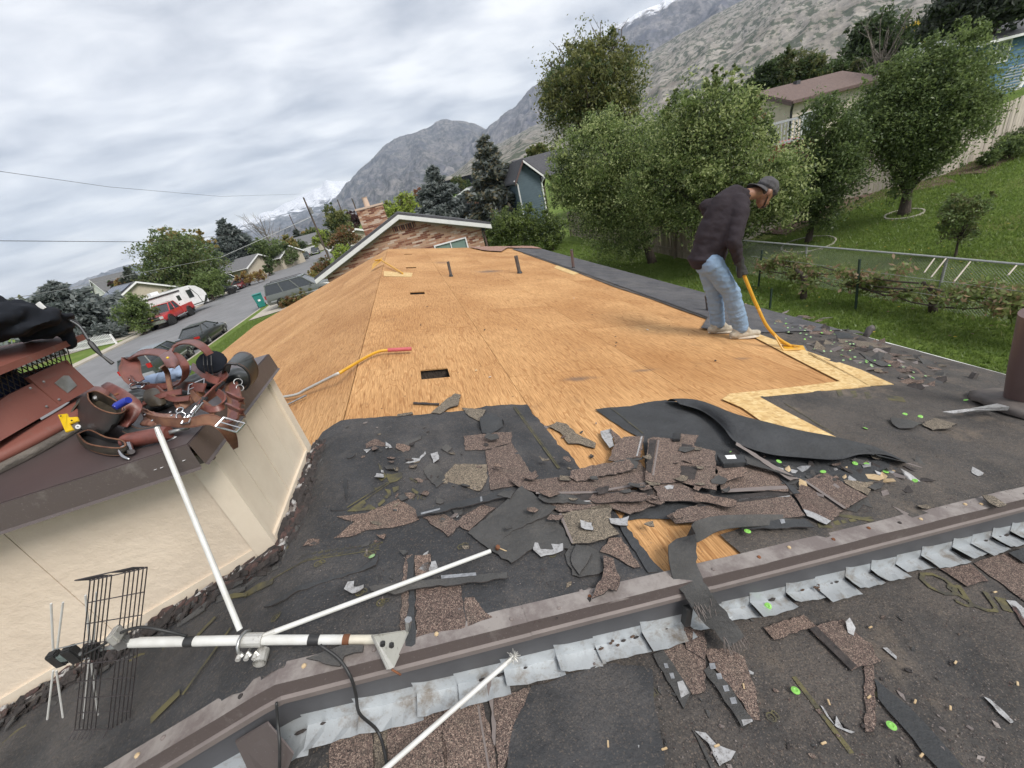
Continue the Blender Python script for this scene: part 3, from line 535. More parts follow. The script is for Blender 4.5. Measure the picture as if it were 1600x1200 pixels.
def spruce(name, label, base, h, r, mats, n=9000, size=.16, group=None, z0=.04, droop=.35, tr=.16, top=1.0, weights=(.6, .4)):
    base = Vector(base); root = thing(name, label, 'tree', base, group); b = MB(); b.tube([base - Vector((0, 0, .2)), base + Vector((0, 0, h * .97))], [tr, .02], 7); 
    lev = int(max(9, h * 2.3)); P = []; D = []
    wts = []; br = []
    for i in range(lev):
        f = i / lev; z = h * (z0 + (1 - z0) * f * .98); R = r * (1 - f) ** .8 * (.85 + .3 * random.random()) + .12
        nb = max(4, int(6 + 5 * (1 - f)))
        for j in range(nb):
            a = random.random() * 2 * PI; l = R * random.uniform(.72, 1.1); br.append((z + random.uniform(-.3, .3) * h / lev, a, l)); wts.append(l + .2)
    wts = np.array(wts); wts /= wts.sum(); cnt = (wts * n).astype(int) + 3
    for (z, a, l), k in zip(br, cnt):
        t = RNG.random(k) ** .65; side = RNG.normal(size=k) * .17 * l * (1.15 - t); zz = z - droop * l * (t ** 1.4) * .9 + .22 * l * t ** 4 + RNG.normal(size=k) * .05 * l
        x = math.cos(a) * l * t - math.sin(a) * side; y = math.sin(a) * l * t + math.cos(a) * side
        P.append(np.stack([x, y, zz], 1)); d = np.stack([np.full(k, math.cos(a)), np.full(k, math.sin(a)), np.full(k, -.15)], 1) + RNG.normal(size=(k, 3)) * .55; D.append(d)
        if l > .8 and random.random() < .5: b.tube([base + Vector((0, 0, z)), base + Vector((math.cos(a) * l * .8, math.sin(a) * l * .8, z - droop * l * .55))], [tr * .2, .01], 4)
    P = np.concatenate(P); D = unit(np.concatenate(D)); m = len(P); V = unit(np.cross(D, RNG.normal(size=(m, 3)) + np.array([0, 0, .8]))); s = size * (.6 + .8 * RNG.random((m, 1)))
    w = np.array(weights) / sum(weights); me = quads_mesh('crown', P, D * s, V * s * .42, mats, RNG.choice(len(w), size=m, p=w))
    o = bpy.data.objects.new('crown', me); COL.objects.link(o); o.parent = root; b.build('trunk', 'bark', root, clean=False); return root
def baretree(name, label, base, h, r, group=None, n=26, m='bark_pale'):
    base = Vector(base); root = thing(name, label, 'tree', base, group); b = MB(); b.tube([base - Vector((0, 0, .2)), base + Vector((0, 0, h * .75))], [h * .02, h * .008], 6); b.build('trunk', m, root); c = MB()
    for i in range(n):
        f = random.uniform(.2, .75); a = random.random() * 2 * PI; p = base + Vector((0, 0, h * f)); q = base + Vector((math.cos(a) * r * random.uniform(.4, 1), math.sin(a) * r * random.uniform(.4, 1), h * min(1.05, f + random.uniform(.2, .5))))
        mdl = p.lerp(q, .5) + Vector((0, 0, -.05 * h)); c.tube([p, mdl, q], [h * .007, h * .005, h * .002], 4)
        for k in range(3): e = q + Vector((random.uniform(-1, 1), random.uniform(-1, 1), random.uniform(.2, 1))) * h * .09; c.tube([mdl.lerp(q, .5 + .2 * k), e], [h * .003, h * .001], 3)
    c.build('crown', m, root, clean=False); return root
def G(px, py): return ground(px, py)
def onz(p): return Vector((p.x, p.y, gz(p.x, p.y)))
def under(px, py, d): return onz(atd(px, py, d))
# --- back garden
T = blobs_px
d = 17.6
tree('maple_tree', 'tall leafy green tree directly behind the bending worker', (10.9, 13.4, gz(10.9, 13.4)), T([(1120, 215, 62), (1060, 250, 55), (1152, 255, 48), (1090, 180, 40), (1150, 165, 32), (1215, 285, 48, 1, -.6), (1100, 300, 60), (1050, 322, 40), (1180, 320, 45), (1010, 300, 40), (1225, 320, 34, 1, -.6), (1130, 350, 40), (1130, 130, 16), (1178, 208, 18), (1108, 135, 9, 2.), (1150, 128, 8, 2.2), (1062, 165, 12, 1.8), (1075, 150, 8, 2.2), (1185, 165, 9, 2.), (1040, 185, 11, 1.8), (1120, 118, 6, 2.2)], d), ['l_maple', 'l_maple_d', 'l_bright'], 76000, .105, .2, per=30, spread=.15, weights=(.44, .24, .32), limbs=14, low=.4)
d = 20.5
tree('maple_tree', 'broad bright green tree left of the worker, hanging over the wooden fence', (10.6, 17.3, gz(10.6, 17.3)), T([(940, 255, 58), (985, 300, 58), (915, 290, 45), (1000, 235, 50), (965, 350, 55), (925, 330, 40), (995, 372, 26, 1, -1.5), (950, 205, 28), (1035, 200, 30), (978, 398, 15, 1, -1.5), (885, 250, 26), (880, 300, 28)], d), ['l_maple', 'l_maple_d', 'l_bright'], 66000, .11, .2, per=30, spread=.15, weights=(.44, .24, .32), limbs=12)
d = 20.6
tree('pear_tree', 'large round vase-shaped tree on the lawn by the pale fence', G(1412, 335), T([(1440, 195, 66), (1390, 165, 46), (1495, 145, 52), (1372, 215, 42), (1445, 115, 42), (1505, 190, 42), (1420, 245, 32), (1455, 243, 32), (1512, 112, 30), (1490, 78, 28), (1545, 160, 15, .7), (1372, 125, 20), (1408, 290, 20), (1345, 190, 20), (1525, 60, 16, 1.4), (1500, 45, 9, 1.6), (1455, 75, 14, 1.5), (1400, 110, 14, 1.5)], d), ['l_pear', 'l_pear_d', 'l_maple'], 64000, .092, .17, per=26, spread=.15, limbs=22, low=.22, weights=(.6, .2, .2))
d = 19.0
tree('pear_tree', 'smaller dark green tree between the worker and the vase-shaped tree', G(1263, 379), T([(1290, 200, 36), (1275, 250, 38), (1310, 240, 40), (1270, 300, 34), (1300, 290, 40), (1280, 170, 20), (1255, 335, 22), (1330, 200, 24), (1290, 335, 24), (1320, 270, 30)], d), ['l_pear_d', 'l_dark', 'l_pear'], 26000, .10, .11, per=26, spread=.18, limbs=9, weights=(.4, .2, .4), low=.35)
s0 = G(1492, 402); d = math.hypot(s0.x, s0.y)
tree('sapling', 'thin young sapling with sparse leaves on the back lawn', s0, T([(1505, 335, 24), (1490, 320, 16), (1528, 325, 18), (1500, 365, 16), (1480, 355, 10), (1512, 372, 12)], d), ['l_pear', 'l_olive_d'], 3600, .08, .03, per=14, spread=.2, shell=.2, limbs=12)
d = 31.
tree('walnut_tree', 'tall olive tree with bare twigs on top against the mountain', under(930, 330, d), T([(920, 140, 62), (965, 130, 44), (885, 150, 42), (945, 90, 36), (900, 110, 36), (950, 185, 46), (900, 190, 40), (985, 160, 26), (860, 160, 20), (975, 95, 22), (890, 75, 14), (955, 62, 14)], d), ['l_olive', 'l_olive_d', 'l_pear_d'], 36000, .18, .3, per=28, spread=.13, limbs=26, weights=(.5, .3, .2), low=.62)
tw = thing('bare_branches', 'leafless grey twigs sticking out above the olive tree crown', 'branches', atd(930, 100, 31)); b = MB()
for a, c in [((930, 85), (938, 34)), ((938, 80), (925, 42)), ((880, 100), (872, 72)), ((960, 75), (972, 42)), ((915, 90), (905, 55)), ((955, 80), (958, 48)), ((985, 105), (992, 90)), ((870, 120), (855, 98))]:
    p, q = atd(*a, 31), atd(*c, 31); k = p.lerp(q, .5) + Vector((.2, 0, 0)); b.tube([p, k, q], [.05, .035, .015], 4)
    for j in range(3): b.tube([p.lerp(q, .4 + .2 * j), p.lerp(q, .6 + .2 * j) + Vector((random.uniform(-.5, .5), 0, .35))], [.018, .008], 3)
b.build('twigs', 'bark_pale', tw, clean=False)
# --- trees up the hillside
def tpx(name, label, px, py, d, lst, mats, n, size, group=None, tr=.2, **k): return tree(name, label, under(px, py, d), T(lst, d), mats, n, size, tr, group, **k)
tpx('elm_tree', 'dark round tree on the hillside between brown roof and church spire', 1368, 120, 60, [(1365, 75, 36), (1340, 85, 24), (1395, 80, 26), (1370, 50, 20), (1350, 60, 18), (1400, 65, 16)], ['l_dark', 'l_dark_d'], 13000, .34, tr=.3, spread=.15)
tpx('fir_tree', 'big dark evergreen at the top right corner above the blue house', 1540, 90, 42, [(1530, 2, 44), (1492, 24, 32), (1582, -16, 40), (1468, 44, 20), (1610, -14, 34), (1530, -30, 40), (1482, 62, 12), (1545, 22, 24)], ['l_fir', 'l_dark_d'], 22000, .3, tr=.3)
tpx('poplar_tree', 'slim columnar tree behind the brown-roofed house', 1231, 140, 52, [(1232, 90, 8, 1.5), (1231, 108, 9, 1.6), (1230, 124, 9, 1.5)], ['l_olive_d', 'l_dark'], 3500, .22, trunk=True)
tpx('ash_tree', 'rounded dark tree left of the columnar tree behind the brown roof', 1195, 140, 54, [(1205, 120, 22), (1190, 130, 18), (1215, 110, 14), (1175, 132, 12)], ['l_dark', 'l_dark_d'], 7000, .3)
tpx('ash_tree', 'rounded olive tree right of the columnar tree behind the brown roof', 1262, 120, 54, [(1258, 110, 22), (1275, 105, 16), (1245, 118, 16), (1280, 118, 12)], ['l_olive_d', 'l_dark'], 7000, .3)
tpx('ash_tree', 'low bushy tree between the brown roof and the dark round tree', 1312, 115, 56, [(1305, 110, 12), (1325, 108, 12), (1340, 105, 10), (1296, 116, 8)], ['l_dark', 'l_olive_d'], 4500, .28)
tpx('aspen_grove', 'yellow autumn trees left of the church spire', 1425, 62, 95, [(1420, 55, 11), (1435, 52, 11), (1410, 62, 8), (1445, 58, 8)], ['l_yellow', 'l_gold'], 3500, .5)
baretree('bare_tree', 'leafless pale tree beside the dark round hillside tree', under(1372, 120, 45), 6.0, 1.4)
tpx('apple_tree', 'rusty orange little tree at the left corner of the cream house', 1168, 190, 26, [(1168, 170, 14), (1160, 190, 14), (1175, 155, 9), (1180, 185, 12)], ['l_orange', 'l_pear', 'l_maple'], 3500, .13, tr=.06)
tpx('shrub', 'pale leafy shrub in front of the cream house wall', 1195, 230, 22, [(1200, 190, 10), (1190, 205, 11), (1205, 215, 10), (1195, 235, 12)], ['l_pear', 'l_maple_d'], 2600, .11, cat='shrub', tr=.05)
tpx('locust_tree', 'small round tree behind the slate blue house', 840, 250, 46, [(838, 236, 9), (848, 232, 8), (828, 240, 7), (860, 238, 8)], ['l_olive', 'l_pear'], 3000, .22)
# --- spruces and shrubs beyond the brick house
sp = under(697, 345, 44); h = atd(684, 250, 44).z - sp.z; spruce('blue_spruce', 'blue-grey spruce standing behind the right end of the brick house', sp, h, 4.1, ['l_spruce', 'l_spruce_d'], 26000, .32, weights=(.7, .3), droop=.25)
sp = under(781, 335, 42); h = atd(772, 201, 42).z - sp.z; spruce('blue_spruce', 'taller dark spruce with brown cone-laden top beside the slate blue house', sp, h, 3.9, ['l_fir', 'l_spruce', 'l_firtip'], 30000, .32, weights=(.45, .35, .2), droop=.25)
def hedge(name, label, pts, d, mats, n, size, cat='hedge', group=None): return tpx(name, label, pts[0][0], pts[0][1], d, pts, mats, n, size, group, cat=cat, limbs=4, tr=.05, shell=.3)
hedge('hedge', 'dense green hedge between brick house and grey board fence', [(785, 352, 22), (815, 348, 22), (845, 348, 22), (868, 352, 20), (800, 365, 22), (830, 368, 20), (776, 370, 18), (858, 365, 14)], 30, ['l_hedge', 'l_maple_d', 'l_maple'], 15000, .16)
hedge('shrub', 'low round bush at the end of the green hedge by the fence', [(862, 377, 12), (872, 372, 9), (853, 378, 8)], 29, ['l_hedge', 'l_maple_d'], 2600, .13, 'shrub')
tpx('willow_tree', 'yellow-green tree behind the brick chimney', 632, 340, 60, [(632, 325, 18), (618, 332, 16), (648, 325, 16), (655, 335, 12), (610, 328, 10), (635, 312, 10)], ['l_lime', 'l_olive', 'l_yellow'], 6000, .3)
tpx('plum_tree', 'small dark red tree left of the blue-grey spruce', 657, 330, 62, [(656, 308, 10), (660, 318, 9), (652, 302, 7)], ['l_red', 'l_orange'], 2200, .26)
tpx('plum_tree', 'dark purple tree behind the brick chimney at left', 557, 352, 105, [(552, 345, 11), (563, 342, 9), (545, 340, 8)], ['l_plum'], 2000, .45)
tpx('poplar_tree', 'tall green and gold tree along the street left of the brick chimney', 526, 365, 88, [(522, 345, 14), (530, 352, 15), (518, 332, 10), (535, 340, 11), (522, 360, 13)], ['l_olive', 'l_maple_d', 'l_yellow'], 5500, .4)
tpx('shrub', 'rusty orange and green bush beside the brick house rake', 540, 380, 55, [(540, 368, 13), (528, 375, 12), (552, 372, 11), (520, 385, 9)], ['l_orange', 'l_olive_d', 'l_gold'], 4500, .22, cat='shrub')
tpx('shrub', 'yellow-green bush in front of the rusty bush', 532, 395, 48, [(532, 392, 9), (540, 390, 8), (524, 399, 7)], ['l_lime', 'l_maple'], 2500, .18, cat='shrub')
tpx('shrub', 'greenish tree beside the utility pole along the street', 502, 375, 95, [(505, 368, 10), (498, 375, 9), (510, 378, 8)], ['l_lime', 'l_olive'], 2500, .4, cat='tree')
tpx('shrub', 'yellowish bush at the tip of the white rake board', 484, 438, 43, [(480, 436, 10), (490, 433, 9), (476, 444, 8), (486, 444, 8)], ['l_gold', 'l_olive', 'l_lime'], 3000, .15, cat='shrub')
tpx('shrub', 'reddish green bush above the yellowish bush', 500, 420, 50, [(498, 420, 10), (506, 410, 8), (492, 425, 8), (511, 418, 7)], ['l_orange', 'l_olive_d', 'l_red'], 3000, .17, cat='shrub')
hedge('hedge', 'loose brownish hedge in front of the grey estate car', [(450, 470, 9), (462, 465, 9), (474, 460, 9), (486, 455, 8), (498, 449, 7), (444, 476, 7)], 39.5, ['l_olive', 'l_orange', 'l_olive_d'], 5500, .13)
# --- far side of the street
sp = under(388, 425, 105); h = atd(362, 336, 105).z - sp.z; spruce('blue_spruce', 'tall dark spruce across the street left of the bare tree', sp, h, 7.2, ['l_spruce_d', 'l_spruce'], 16000, .6, weights=(.65, .35))
sp = under(150, 535, 66); h = atd(122, 425, 66).z - sp.z; spruce('blue_spruce', 'broad pale blue spruce behind the white picket fence', sp, h, 8.2, ['l_spruce', 'l_spruce_d'], 30000, .36, z0=.1, tr=.3)
tpx('ash_tree', 'large tree with yellow top behind the white travel trailer', 290, 455, 86, [(290, 410, 40), (262, 405, 34), (320, 420, 32), (275, 430, 36), (310, 440, 28), (250, 425, 26), (335, 440, 18), (240, 440, 20), (225, 450, 14)], ['l_pear', 'l_olive_d', 'l_dark'], 20000, .4, weights=(.5, .3, .2), spread=.12)
tpx('ash_tree', 'gold crown rising above the large tree by the trailer', 290, 420, 92, [(262, 370, 15), (272, 380, 16), (305, 368, 13), (300, 380, 15), (320, 385, 14), (285, 385, 18), (245, 385, 12)], ['l_gold', 'l_olive', 'l_yellow'], 6500, .4, spread=.1)
tpx('shrub', 'bright green tree in front of the travel trailer nose', 325, 455, 72, [(325, 440, 16), (335, 450, 12), (312, 448, 13), (340, 430, 10)], ['l_maple', 'l_pear'], 4000, .3, cat='tree')
tpx('shrub', 'bright green tree left of the red pickup', 212, 500, 57, [(212, 480, 18), (225, 490, 14), (200, 490, 16), (218, 505, 14), (203, 470, 10)], ['l_maple', 'l_pear_d'], 5500, .25, cat='tree')
tpx('pine_tree', 'small dark pine behind the solar roofed house', 204, 445, 100, [(204, 432, 9), (200, 422, 6), (210, 440, 8), (198, 440, 7)], ['l_fir', 'l_fir_d'], 2200, .45)
tpx('shrub', 'orange-brown tree left of the dark pine', 190, 445, 110, [(190, 440, 6), (184, 443, 5)], ['l_gold', 'l_orange'], 1000, .4, cat='tree')
tpx('shrub', 'dark purple-green tree beside the white gable', 175, 447, 112, [(174, 444, 5), (180, 447, 5)], ['l_plum', 'l_dark'], 1000, .4, cat='tree')
tpx('ash_tree', 'broad green tree beside the tall dark spruce', 428, 415, 100, [(430, 392, 18), (412, 395, 16), (448, 395, 15), (420, 405, 16), (440, 408, 14), (405, 385, 10)], ['l_pear', 'l_maple_d', 'l_dark'], 8000, .45)
tpx('ash_tree', 'golden tree right of the broad green street tree', 456, 400, 108, [(455, 385, 10), (460, 395, 10), (450, 375, 8), (464, 403, 7)], ['l_gold', 'l_olive'], 3000, .45)
tpx('shrub', 'slim green bush at the driveway beyond the spruce', 420, 428, 90, [(419, 420, 6, 1.5), (421, 410, 5, 1.4)], ['l_pear_d', 'l_dark'], 1200, .35, cat='shrub')
baretree('bare_tree', 'leafless pale tree above the green tree across the street', under(432, 400, 120), 11.5, 4.2)
sp = under(468, 375, 150); h = atd(466, 356, 150).z - sp.z; spruce('pine_tree', 'small distant pine behind the low house at the street end', sp, h, 3.2, ['l_fir', 'l_fir_d'], 2500, .7)
tpx('ash_tree', 'dark green hedge tree in front of the distant low house', 470, 395, 128, [(465, 387, 9), (477, 386, 9), (471, 392, 7)], ['l_dark', 'l_fir'], 2500, .5)
hedge('shrub', 'brown and yellow bushes beside the parked dark red car', [(400, 432, 8), (388, 436, 8), (410, 430, 7), (380, 430, 6), (372, 436, 6)], 80, ['l_gold', 'l_orange', 'l_olive_d'], 2600, .28, 'shrub')
tpx('shrub', 'dark green tree at the left of the carport', 343, 440, 84, [(342, 432, 9), (347, 440, 9), (338, 443, 8)], ['l_dark', 'l_pear_d'], 2200, .34, cat='tree')
tpx('shrub', 'green tree behind the tall dark spruce at left', 350, 402, 125, [(350, 395, 9), (342, 400, 9), (356, 402, 8)], ['l_dark', 'l_pear_d'], 2200, .5, cat='tree')
hedge('shrub', 'grey-green brush behind the jacket at far left', [(20, 478, 8), (32, 474, 9), (45, 476, 8), (8, 482, 9)], 100, ['l_olive', 'l_spruce'], 2500, .5, 'shrub')
for i, (px, py, d, r, mm) in enumerate([(575, 335, 160, 8, 'l_dark'), (590, 333, 170, 8, 'l_olive'), (604, 330, 150, 7, 'l_gold'), (540, 350, 190, 7, 'l_dark'), (700, 300, 120, 8, 'l_pear_d'), (715, 285, 110, 10, 'l_olive_d'), (728, 290, 120, 8, 'l_dark'), (490, 362, 220, 7, 'l_olive'), (478, 366, 240, 6, 'l_gold'), (1010, 235, 140, 12, 'l_dark'), (1030, 210, 200, 12, 'l_olive')]):
    tpx('far_tree', ['distant dark tree low behind the brick chimney', 'distant olive tree right of the brick chimney', 'distant golden tree low behind the gable ridge', 'distant dark tree left of the brick chimney', 'distant green tree between the two spruces, lower left', 'distant olive tree between the two spruces, taller', 'distant dark tree left of the taller spruce', 'distant olive tree at the end of the street', 'distant golden tree at the end of the street', 'distant dark tree showing between the maples', 'distant olive tree above the maples'][i], px, py, d, [(px, py, r), (px + r * .6, py + r * .3, r * .7), (px - r * .6, py + r * .4, r * .7)], [mm, 'l_dark'], 1400, d * .0045)
# ------------------------------------------------------------------ houses
def add_window(root, c, u, n, w, h, fr='white', gl='glass', split=1, t=.07, name='window'):
    """window centred at c in a wall with right vector u and outward normal n"""
    c, u, n = Vector(c), Vector(u).normalized(), Vector(n).normalized(); up = Vector((0, 0, 1)); b = MB()
    for s in (-1, 1):
        b.obox(c + u * s * (w / 2 + t / 2) + n * .02, u * t / 2, n * .04, up * (h / 2 + t)); b.obox(c + up * s * (h / 2 + t / 2) + n * .02, u * w / 2, n * .04, up * t / 2)
    for i in range(1, split + 1): 
        if split > 0 and i <= split: b.obox(c + u * (-w / 2 + w * i / (split + 1)) + n * .018, u * t * .35, n * .03, up * h / 2)
    f = sub(b.build(name, fr, root))
    for i in range(split + 1): MB().obox(c + u * (-w / 2 + w * (i + .5) / (split + 1)) - n * .004, u * w / (split + 1) / 2, n * .006, up * h / 2).build('pane', gl, f)
    return f
def siding(root, p0, p1, z0, ztop, mats, n, pitch=.2):
    """lap boards on a wall from p0 to p1, ztop(u) gives the wall height along it"""
    p0, p1, n = Vector(p0), Vector(p1), Vector(n); L_ = (p1 - p0).length; u = (p1 - p0) / L_; b = MB(); z = z0
    N = 40
    while z < max(ztop(i / N) for i in range(N + 1)) - .02:
        us = [i / N for i in range(N + 1) if ztop(i / N) >= z + pitch * .5]
        if us:
            a, c = p0 + u * us[0] * L_, p0 + u * us[-1] * L_; h = pitch
            V = [a + n * .03, c + n * .03, c + n * .004, a + n * .004]; V = [Vector((v.x, v.y, z if i < 2 else z + h)) for i, v in enumerate(V)]
            b.add(V + [a, c], [(0, 1, 2, 3)]) if False else b.add([V[0], V[1], V[2], V[3], Vector((V[0].x, V[0].y, z)) - n * .03, Vector((V[1].x, V[1].y, z)) - n * .03], [(0, 1, 2, 3), (0, 4, 5, 1)])
        z += pitch
    return b.build('lap_siding', mats, root, kind='stuff', clean=False)
def gable_house(name, label, loc, rot, w, dp, zb, ze, zr, wall, roof_, ov=.4, fascia='white', wins=(), sid=True, parts=()):
    """ridge along local Y; gable ends at y = +-dp/2; heights absolute"""
    root = thing(name, label, 'house'); X, Y = w / 2, dp / 2; b = MB()
    prof = [(-X, zb), (X, zb), (X, ze), (0, zr), (-X, ze)]; b.prism([(x, -Y, z) for x, z in prof], (0, dp, 0)); b.build('wall', wall, root)
    sl = (zr - ze) / X; XO = X + ov; zo = ze - sl * ov; r = MB()
    for s in (-1, 1): r.prism([(0, -Y - ov, zr + .02), (s * XO, -Y - ov, zo + .02), (s * XO, -Y - ov, zo + .16), (0, -Y - ov, zr + .17)], (0, dp + 2 * ov, 0))
    r.build('roof', roof_, root)
    for e in (-1, 1):
        for s in (-1, 1): MB().prism([(0, e * (Y + ov) + .0, zr - .12), (s * XO, e * (Y + ov), zo - .12), (s * XO, e * (Y + ov), zo + .12), (0, e * (Y + ov), zr + .13)], (0, e * .04, 0)).build('rake_board', fascia, root)
    for s in (-1, 1): MB().box((min(s * XO, s * (XO + .1)), -Y - ov, zo - .02), (max(s * XO, s * (XO + .1)), Y + ov, zo + .11)).build('gutter', fascia, root)
    if sid:
        zt = lambda q: ze + (zr - ze) * (1 - abs(2 * q - 1))
        siding(root, (-X, -Y, 0), (X, -Y, 0), zb, zt, wall, (0, -1, 0)); siding(root, (-X, Y, 0), (-X, -Y, 0), zb, lambda q: ze, wall, (-1, 0, 0)); siding(root, (X, -Y, 0), (X, Y, 0), zb, lambda q: ze, wall, (1, 0, 0))
    for face, u, z, ww, hh in wins:
        c, uu, nn = {'S': ((u, -Y, z), (1, 0, 0), (0, -1, 0)), 'W': ((-X, u, z), (0, -1, 0), (-1, 0, 0)), 'E': ((X, u, z), (0, 1, 0), (1, 0, 0)), 'N': ((u, Y, z), (-1, 0, 0), (0, 1, 0))}[face]
        add_window(root, Vector(c) + Vector(nn) * .03, uu, nn, ww, hh)
    root.location = loc; root.rotation_euler = (0, 0, rot); return root
# --- the brick house just beyond the roof
bh = thing('brick_house', 'mottled brick house with white rake boards just beyond the bare roof', 'house')
YB = 20.35; AP = aty(622, 336, 20); LE = aty(492, 438, 20); RE = aty(767, 351, 20); gzb = gz(0, 24)
WL, WR = -4.05, 3.5
def zl(x): return AP.z + (LE.z - AP.z) * (x - AP.x) / (LE.x - AP.x) if x < AP.x else AP.z + (RE.z - AP.z) * (x - AP.x) / (RE.x - AP.x)
b = MB(); b.prism([(WL, YB, gzb - .2), (WR, YB, gzb - .2), (WR, YB, zl(WR) - .16), (AP.x, YB, AP.z - .18), (WL, YB, zl(WL) - .16)], (0, 13, 0)); wall = sub(b.build('wall', 'mortar', bh))
b = MB(); z = gzb; row = 0
while z < AP.z - .2:
    x = WL + (-.31 if row % 2 else -.16)
    while x < WR:
        a, c = max(x, WL), min(x + .30, WR); 
        if c - a > .05 and z + .066 < min(zl(a), zl(c)) - .2:
            pr = random.uniform(.006, .022); b.box((a, YB - pr, z), (c, YB + .01, z + .066), random.choices(range(6), [2, 1, 4, 3, 2, 4])[0])
        x += .312
    z += .078; row += 1
b.build('brick', ['bk%d' % i for i in range(6)], wall, kind='stuff', clean=False)
b = MB()
for E_, s in ((LE, -1), (RE, 1)): b.prism([(AP.x, 20.0, AP.z - .02), (E_.x, 20.0, E_.z - .02), (E_.x, 20.0, E_.z + .12), (AP.x, 20.0, AP.z + .12)], (0, 13.6, 0))
rf = sub(b.build('roof', 'roof_dark', bh))
b = MB()
for E_, s in ((LE, -1), (RE, 1)): b.prism([(AP.x, 19.95, AP.z - .165), (E_.x, 19.95, E_.z - .165), (E_.x, 19.95, E_.z + .015), (AP.x, 19.95, AP.z + .015)], (0, .045, 0))
b.build('rake_board', 'whitewall', bh)
b = MB()
for E_, s in ((LE, -1), (RE, 1)): b.prism([(AP.x, 20.0, AP.z - .19), (E_.x, 20.0, E_.z - .19), (E_.x, 20.0, E_.z - .16), (AP.x, 20.0, AP.z - .16)], (0, .34, 0))
b.build('soffit', 'whitewall', bh)
v0, v1 = aty(613, 357, 20.3), aty(648, 347, 20.3); gv = sub(MB().box((v0.x, YB - .03, v0.z - .17), (v1.x, YB - .023, v1.z + .02)).build('gable_vent', 'black', bh))
for i in range(10): x = v0.x + (v1.x - v0.x) * (i + .25) / 10; MB().box((x, YB - .06, v0.z - .18), (x + (v1.x - v0.x) * .05, YB - .031, v1.z + .03)).build('brick', 'bk%d' % (i % 3), gv)
w0, w1 = aty(680, 385, 20.3), aty(726, 371, 20.3); wz = (w0.z + w1.z) / 2
f_ = add_window(bh, ((w0.x + w1.x) / 2, YB - .03, wz - .5), (1, 0, 0), (0, -1, 0), w1.x - w0.x, .95, 'white', 'glass_green', 1, .06)
cp = aty(585, 345, 27.); b = MB(); cx, cz = cp.x, aty(588, 322, 27.).z
MB().box((cx - .75, 26.6, -2.2), (cx + .75, 27.5, cz)).build('chimney', 'mortar', bh); ch = sub([o for o in bh.children if o.name.startswith('chimney')][0])
b = MB(); z = -2.2; row = 0
while z < cz - .03:
    x = cx - .76 + (-.15 if row % 2 else 0)
    while x < cx + .76:
        a, c = max(x, cx - .77), min(x + .3, cx + .77)
        if c - a > .04: b.box((a, 26.6 - random.uniform(.008, .02), z), (c, 26.605, z + .066), random.randrange(6))
        x += .312
    y = 26.6
    while y < 27.5: b.box((cx + .745, y, z), (cx + .765, min(y + .3, 27.5), z + .066), random.randrange(6)); y += .312
    z += .078; row += 1
b.build('brick', ['bk%d' % i for i in range(6)], ch, kind='stuff', clean=False)
MB().box((cx - .82, 26.55, cz), (cx + .82, 27.55, cz + .1)).build('cap', 'bk3', ch); MB().lathe((cx - .1, 27.05, cz + .1), [(.16, 0), (.14, .45), (.17, .5)], 12).build('flue', 'bk3', ch)
b = MB(); b.tube([(WR + .08, YB - .1, zl(WR) - .35), (WR + .1, YB - .05, zl(WR) - .6), (WR + .1, YB - .05, gzb)], .045, 6); b.build('downspout', 'pipe_brown', bh)
# --- slate blue house
y0 = 36.; A_, L_, R_ = aty(817, 251, y0), aty(805, 288, y0), aty(851, 276, y0)
th = thing('blue_house', 'slate blue sided house with dark roof behind the green hedge', 'house'); zb = gz(L_.x, y0) - .3
b = MB(); b.prism([(L_.x + .35, y0 + .4, zb), (R_.x - .3, y0 + .4, zb), (R_.x - .3, y0 + .4, R_.z - .02), (A_.x, y0 + .4, A_.z - .1), (L_.x + .35, y0 + .4, L_.z + .3)], (0, 9, 0)); b.build('wall', 'teal', th)
wl, wr = L_.x + .35, R_.x - .3
siding(th, (wl, y0 + .4, 0), (wr, y0 + .4, 0), zb, lambda q: (L_.z + (A_.z - L_.z) * (wl + q * (wr - wl) - L_.x) / (A_.x - L_.x) if wl + q * (wr - wl) < A_.x else R_.z + (A_.z - R_.z) * (R_.x - wl - q * (wr - wl)) / (R_.x - A_.x)) - .1, 'teal', Vector((0, -1, 0)), .19)
b = MB()
for E_ in (L_, R_): b.prism([(A_.x, y0, A_.z), (E_.x, y0, E_.z), (E_.x, y0, E_.z + .15), (A_.x, y0, A_.z + .17)], (0, 9.5, 0))
q0 = aty(866, 237, y0 + 4.5); q1 = aty(818, 252, y0 + 4.5); b.prism([(A_.x + .3, y0 + 4.5, q1.z + .1), (A_.x + 12, y0 + 4.5, q1.z + .2), (A_.x + 12, y0 + .9, R_.z - .2), (R_.x, y0 + .9, R_.z - .2)], (0, 0, .14)); b.build('roof', 'roof_dark', th)
b = MB(); b.prism([(A_.x, y0 - .04, A_.z - .14), (L_.x, y0 - .04, L_.z - .14), (L_.x, y0 - .04, L_.z + .1), (A_.x, y0 - .04, A_.z + .1)], (0, .035, 0)); b.build('rake_board', 'pipe_brown', th)
b = MB(); b.prism([(A_.x, y0 - .045, A_.z - .12), (R_.x, y0 - .045, R_.z - .12), (R_.x, y0 - .045, R_.z + .06), (A_.x, y0 - .045, A_.z + .06)], (0, .035, 0)); b.build('rake_board', 'white', th, 'white right-hand rake board')
for ex in (wl - .06, wr + .06):
    ez = L_.z + .25 if ex < A_.x else R_.z - .05
    MB().tube([(ex - (.3 if ex < A_.x else -.25), y0 + .1, ez), (ex, y0 + .33, ez - .35), (ex, y0 + .33, zb)], .06, 6).build('downspout', 'white', th)
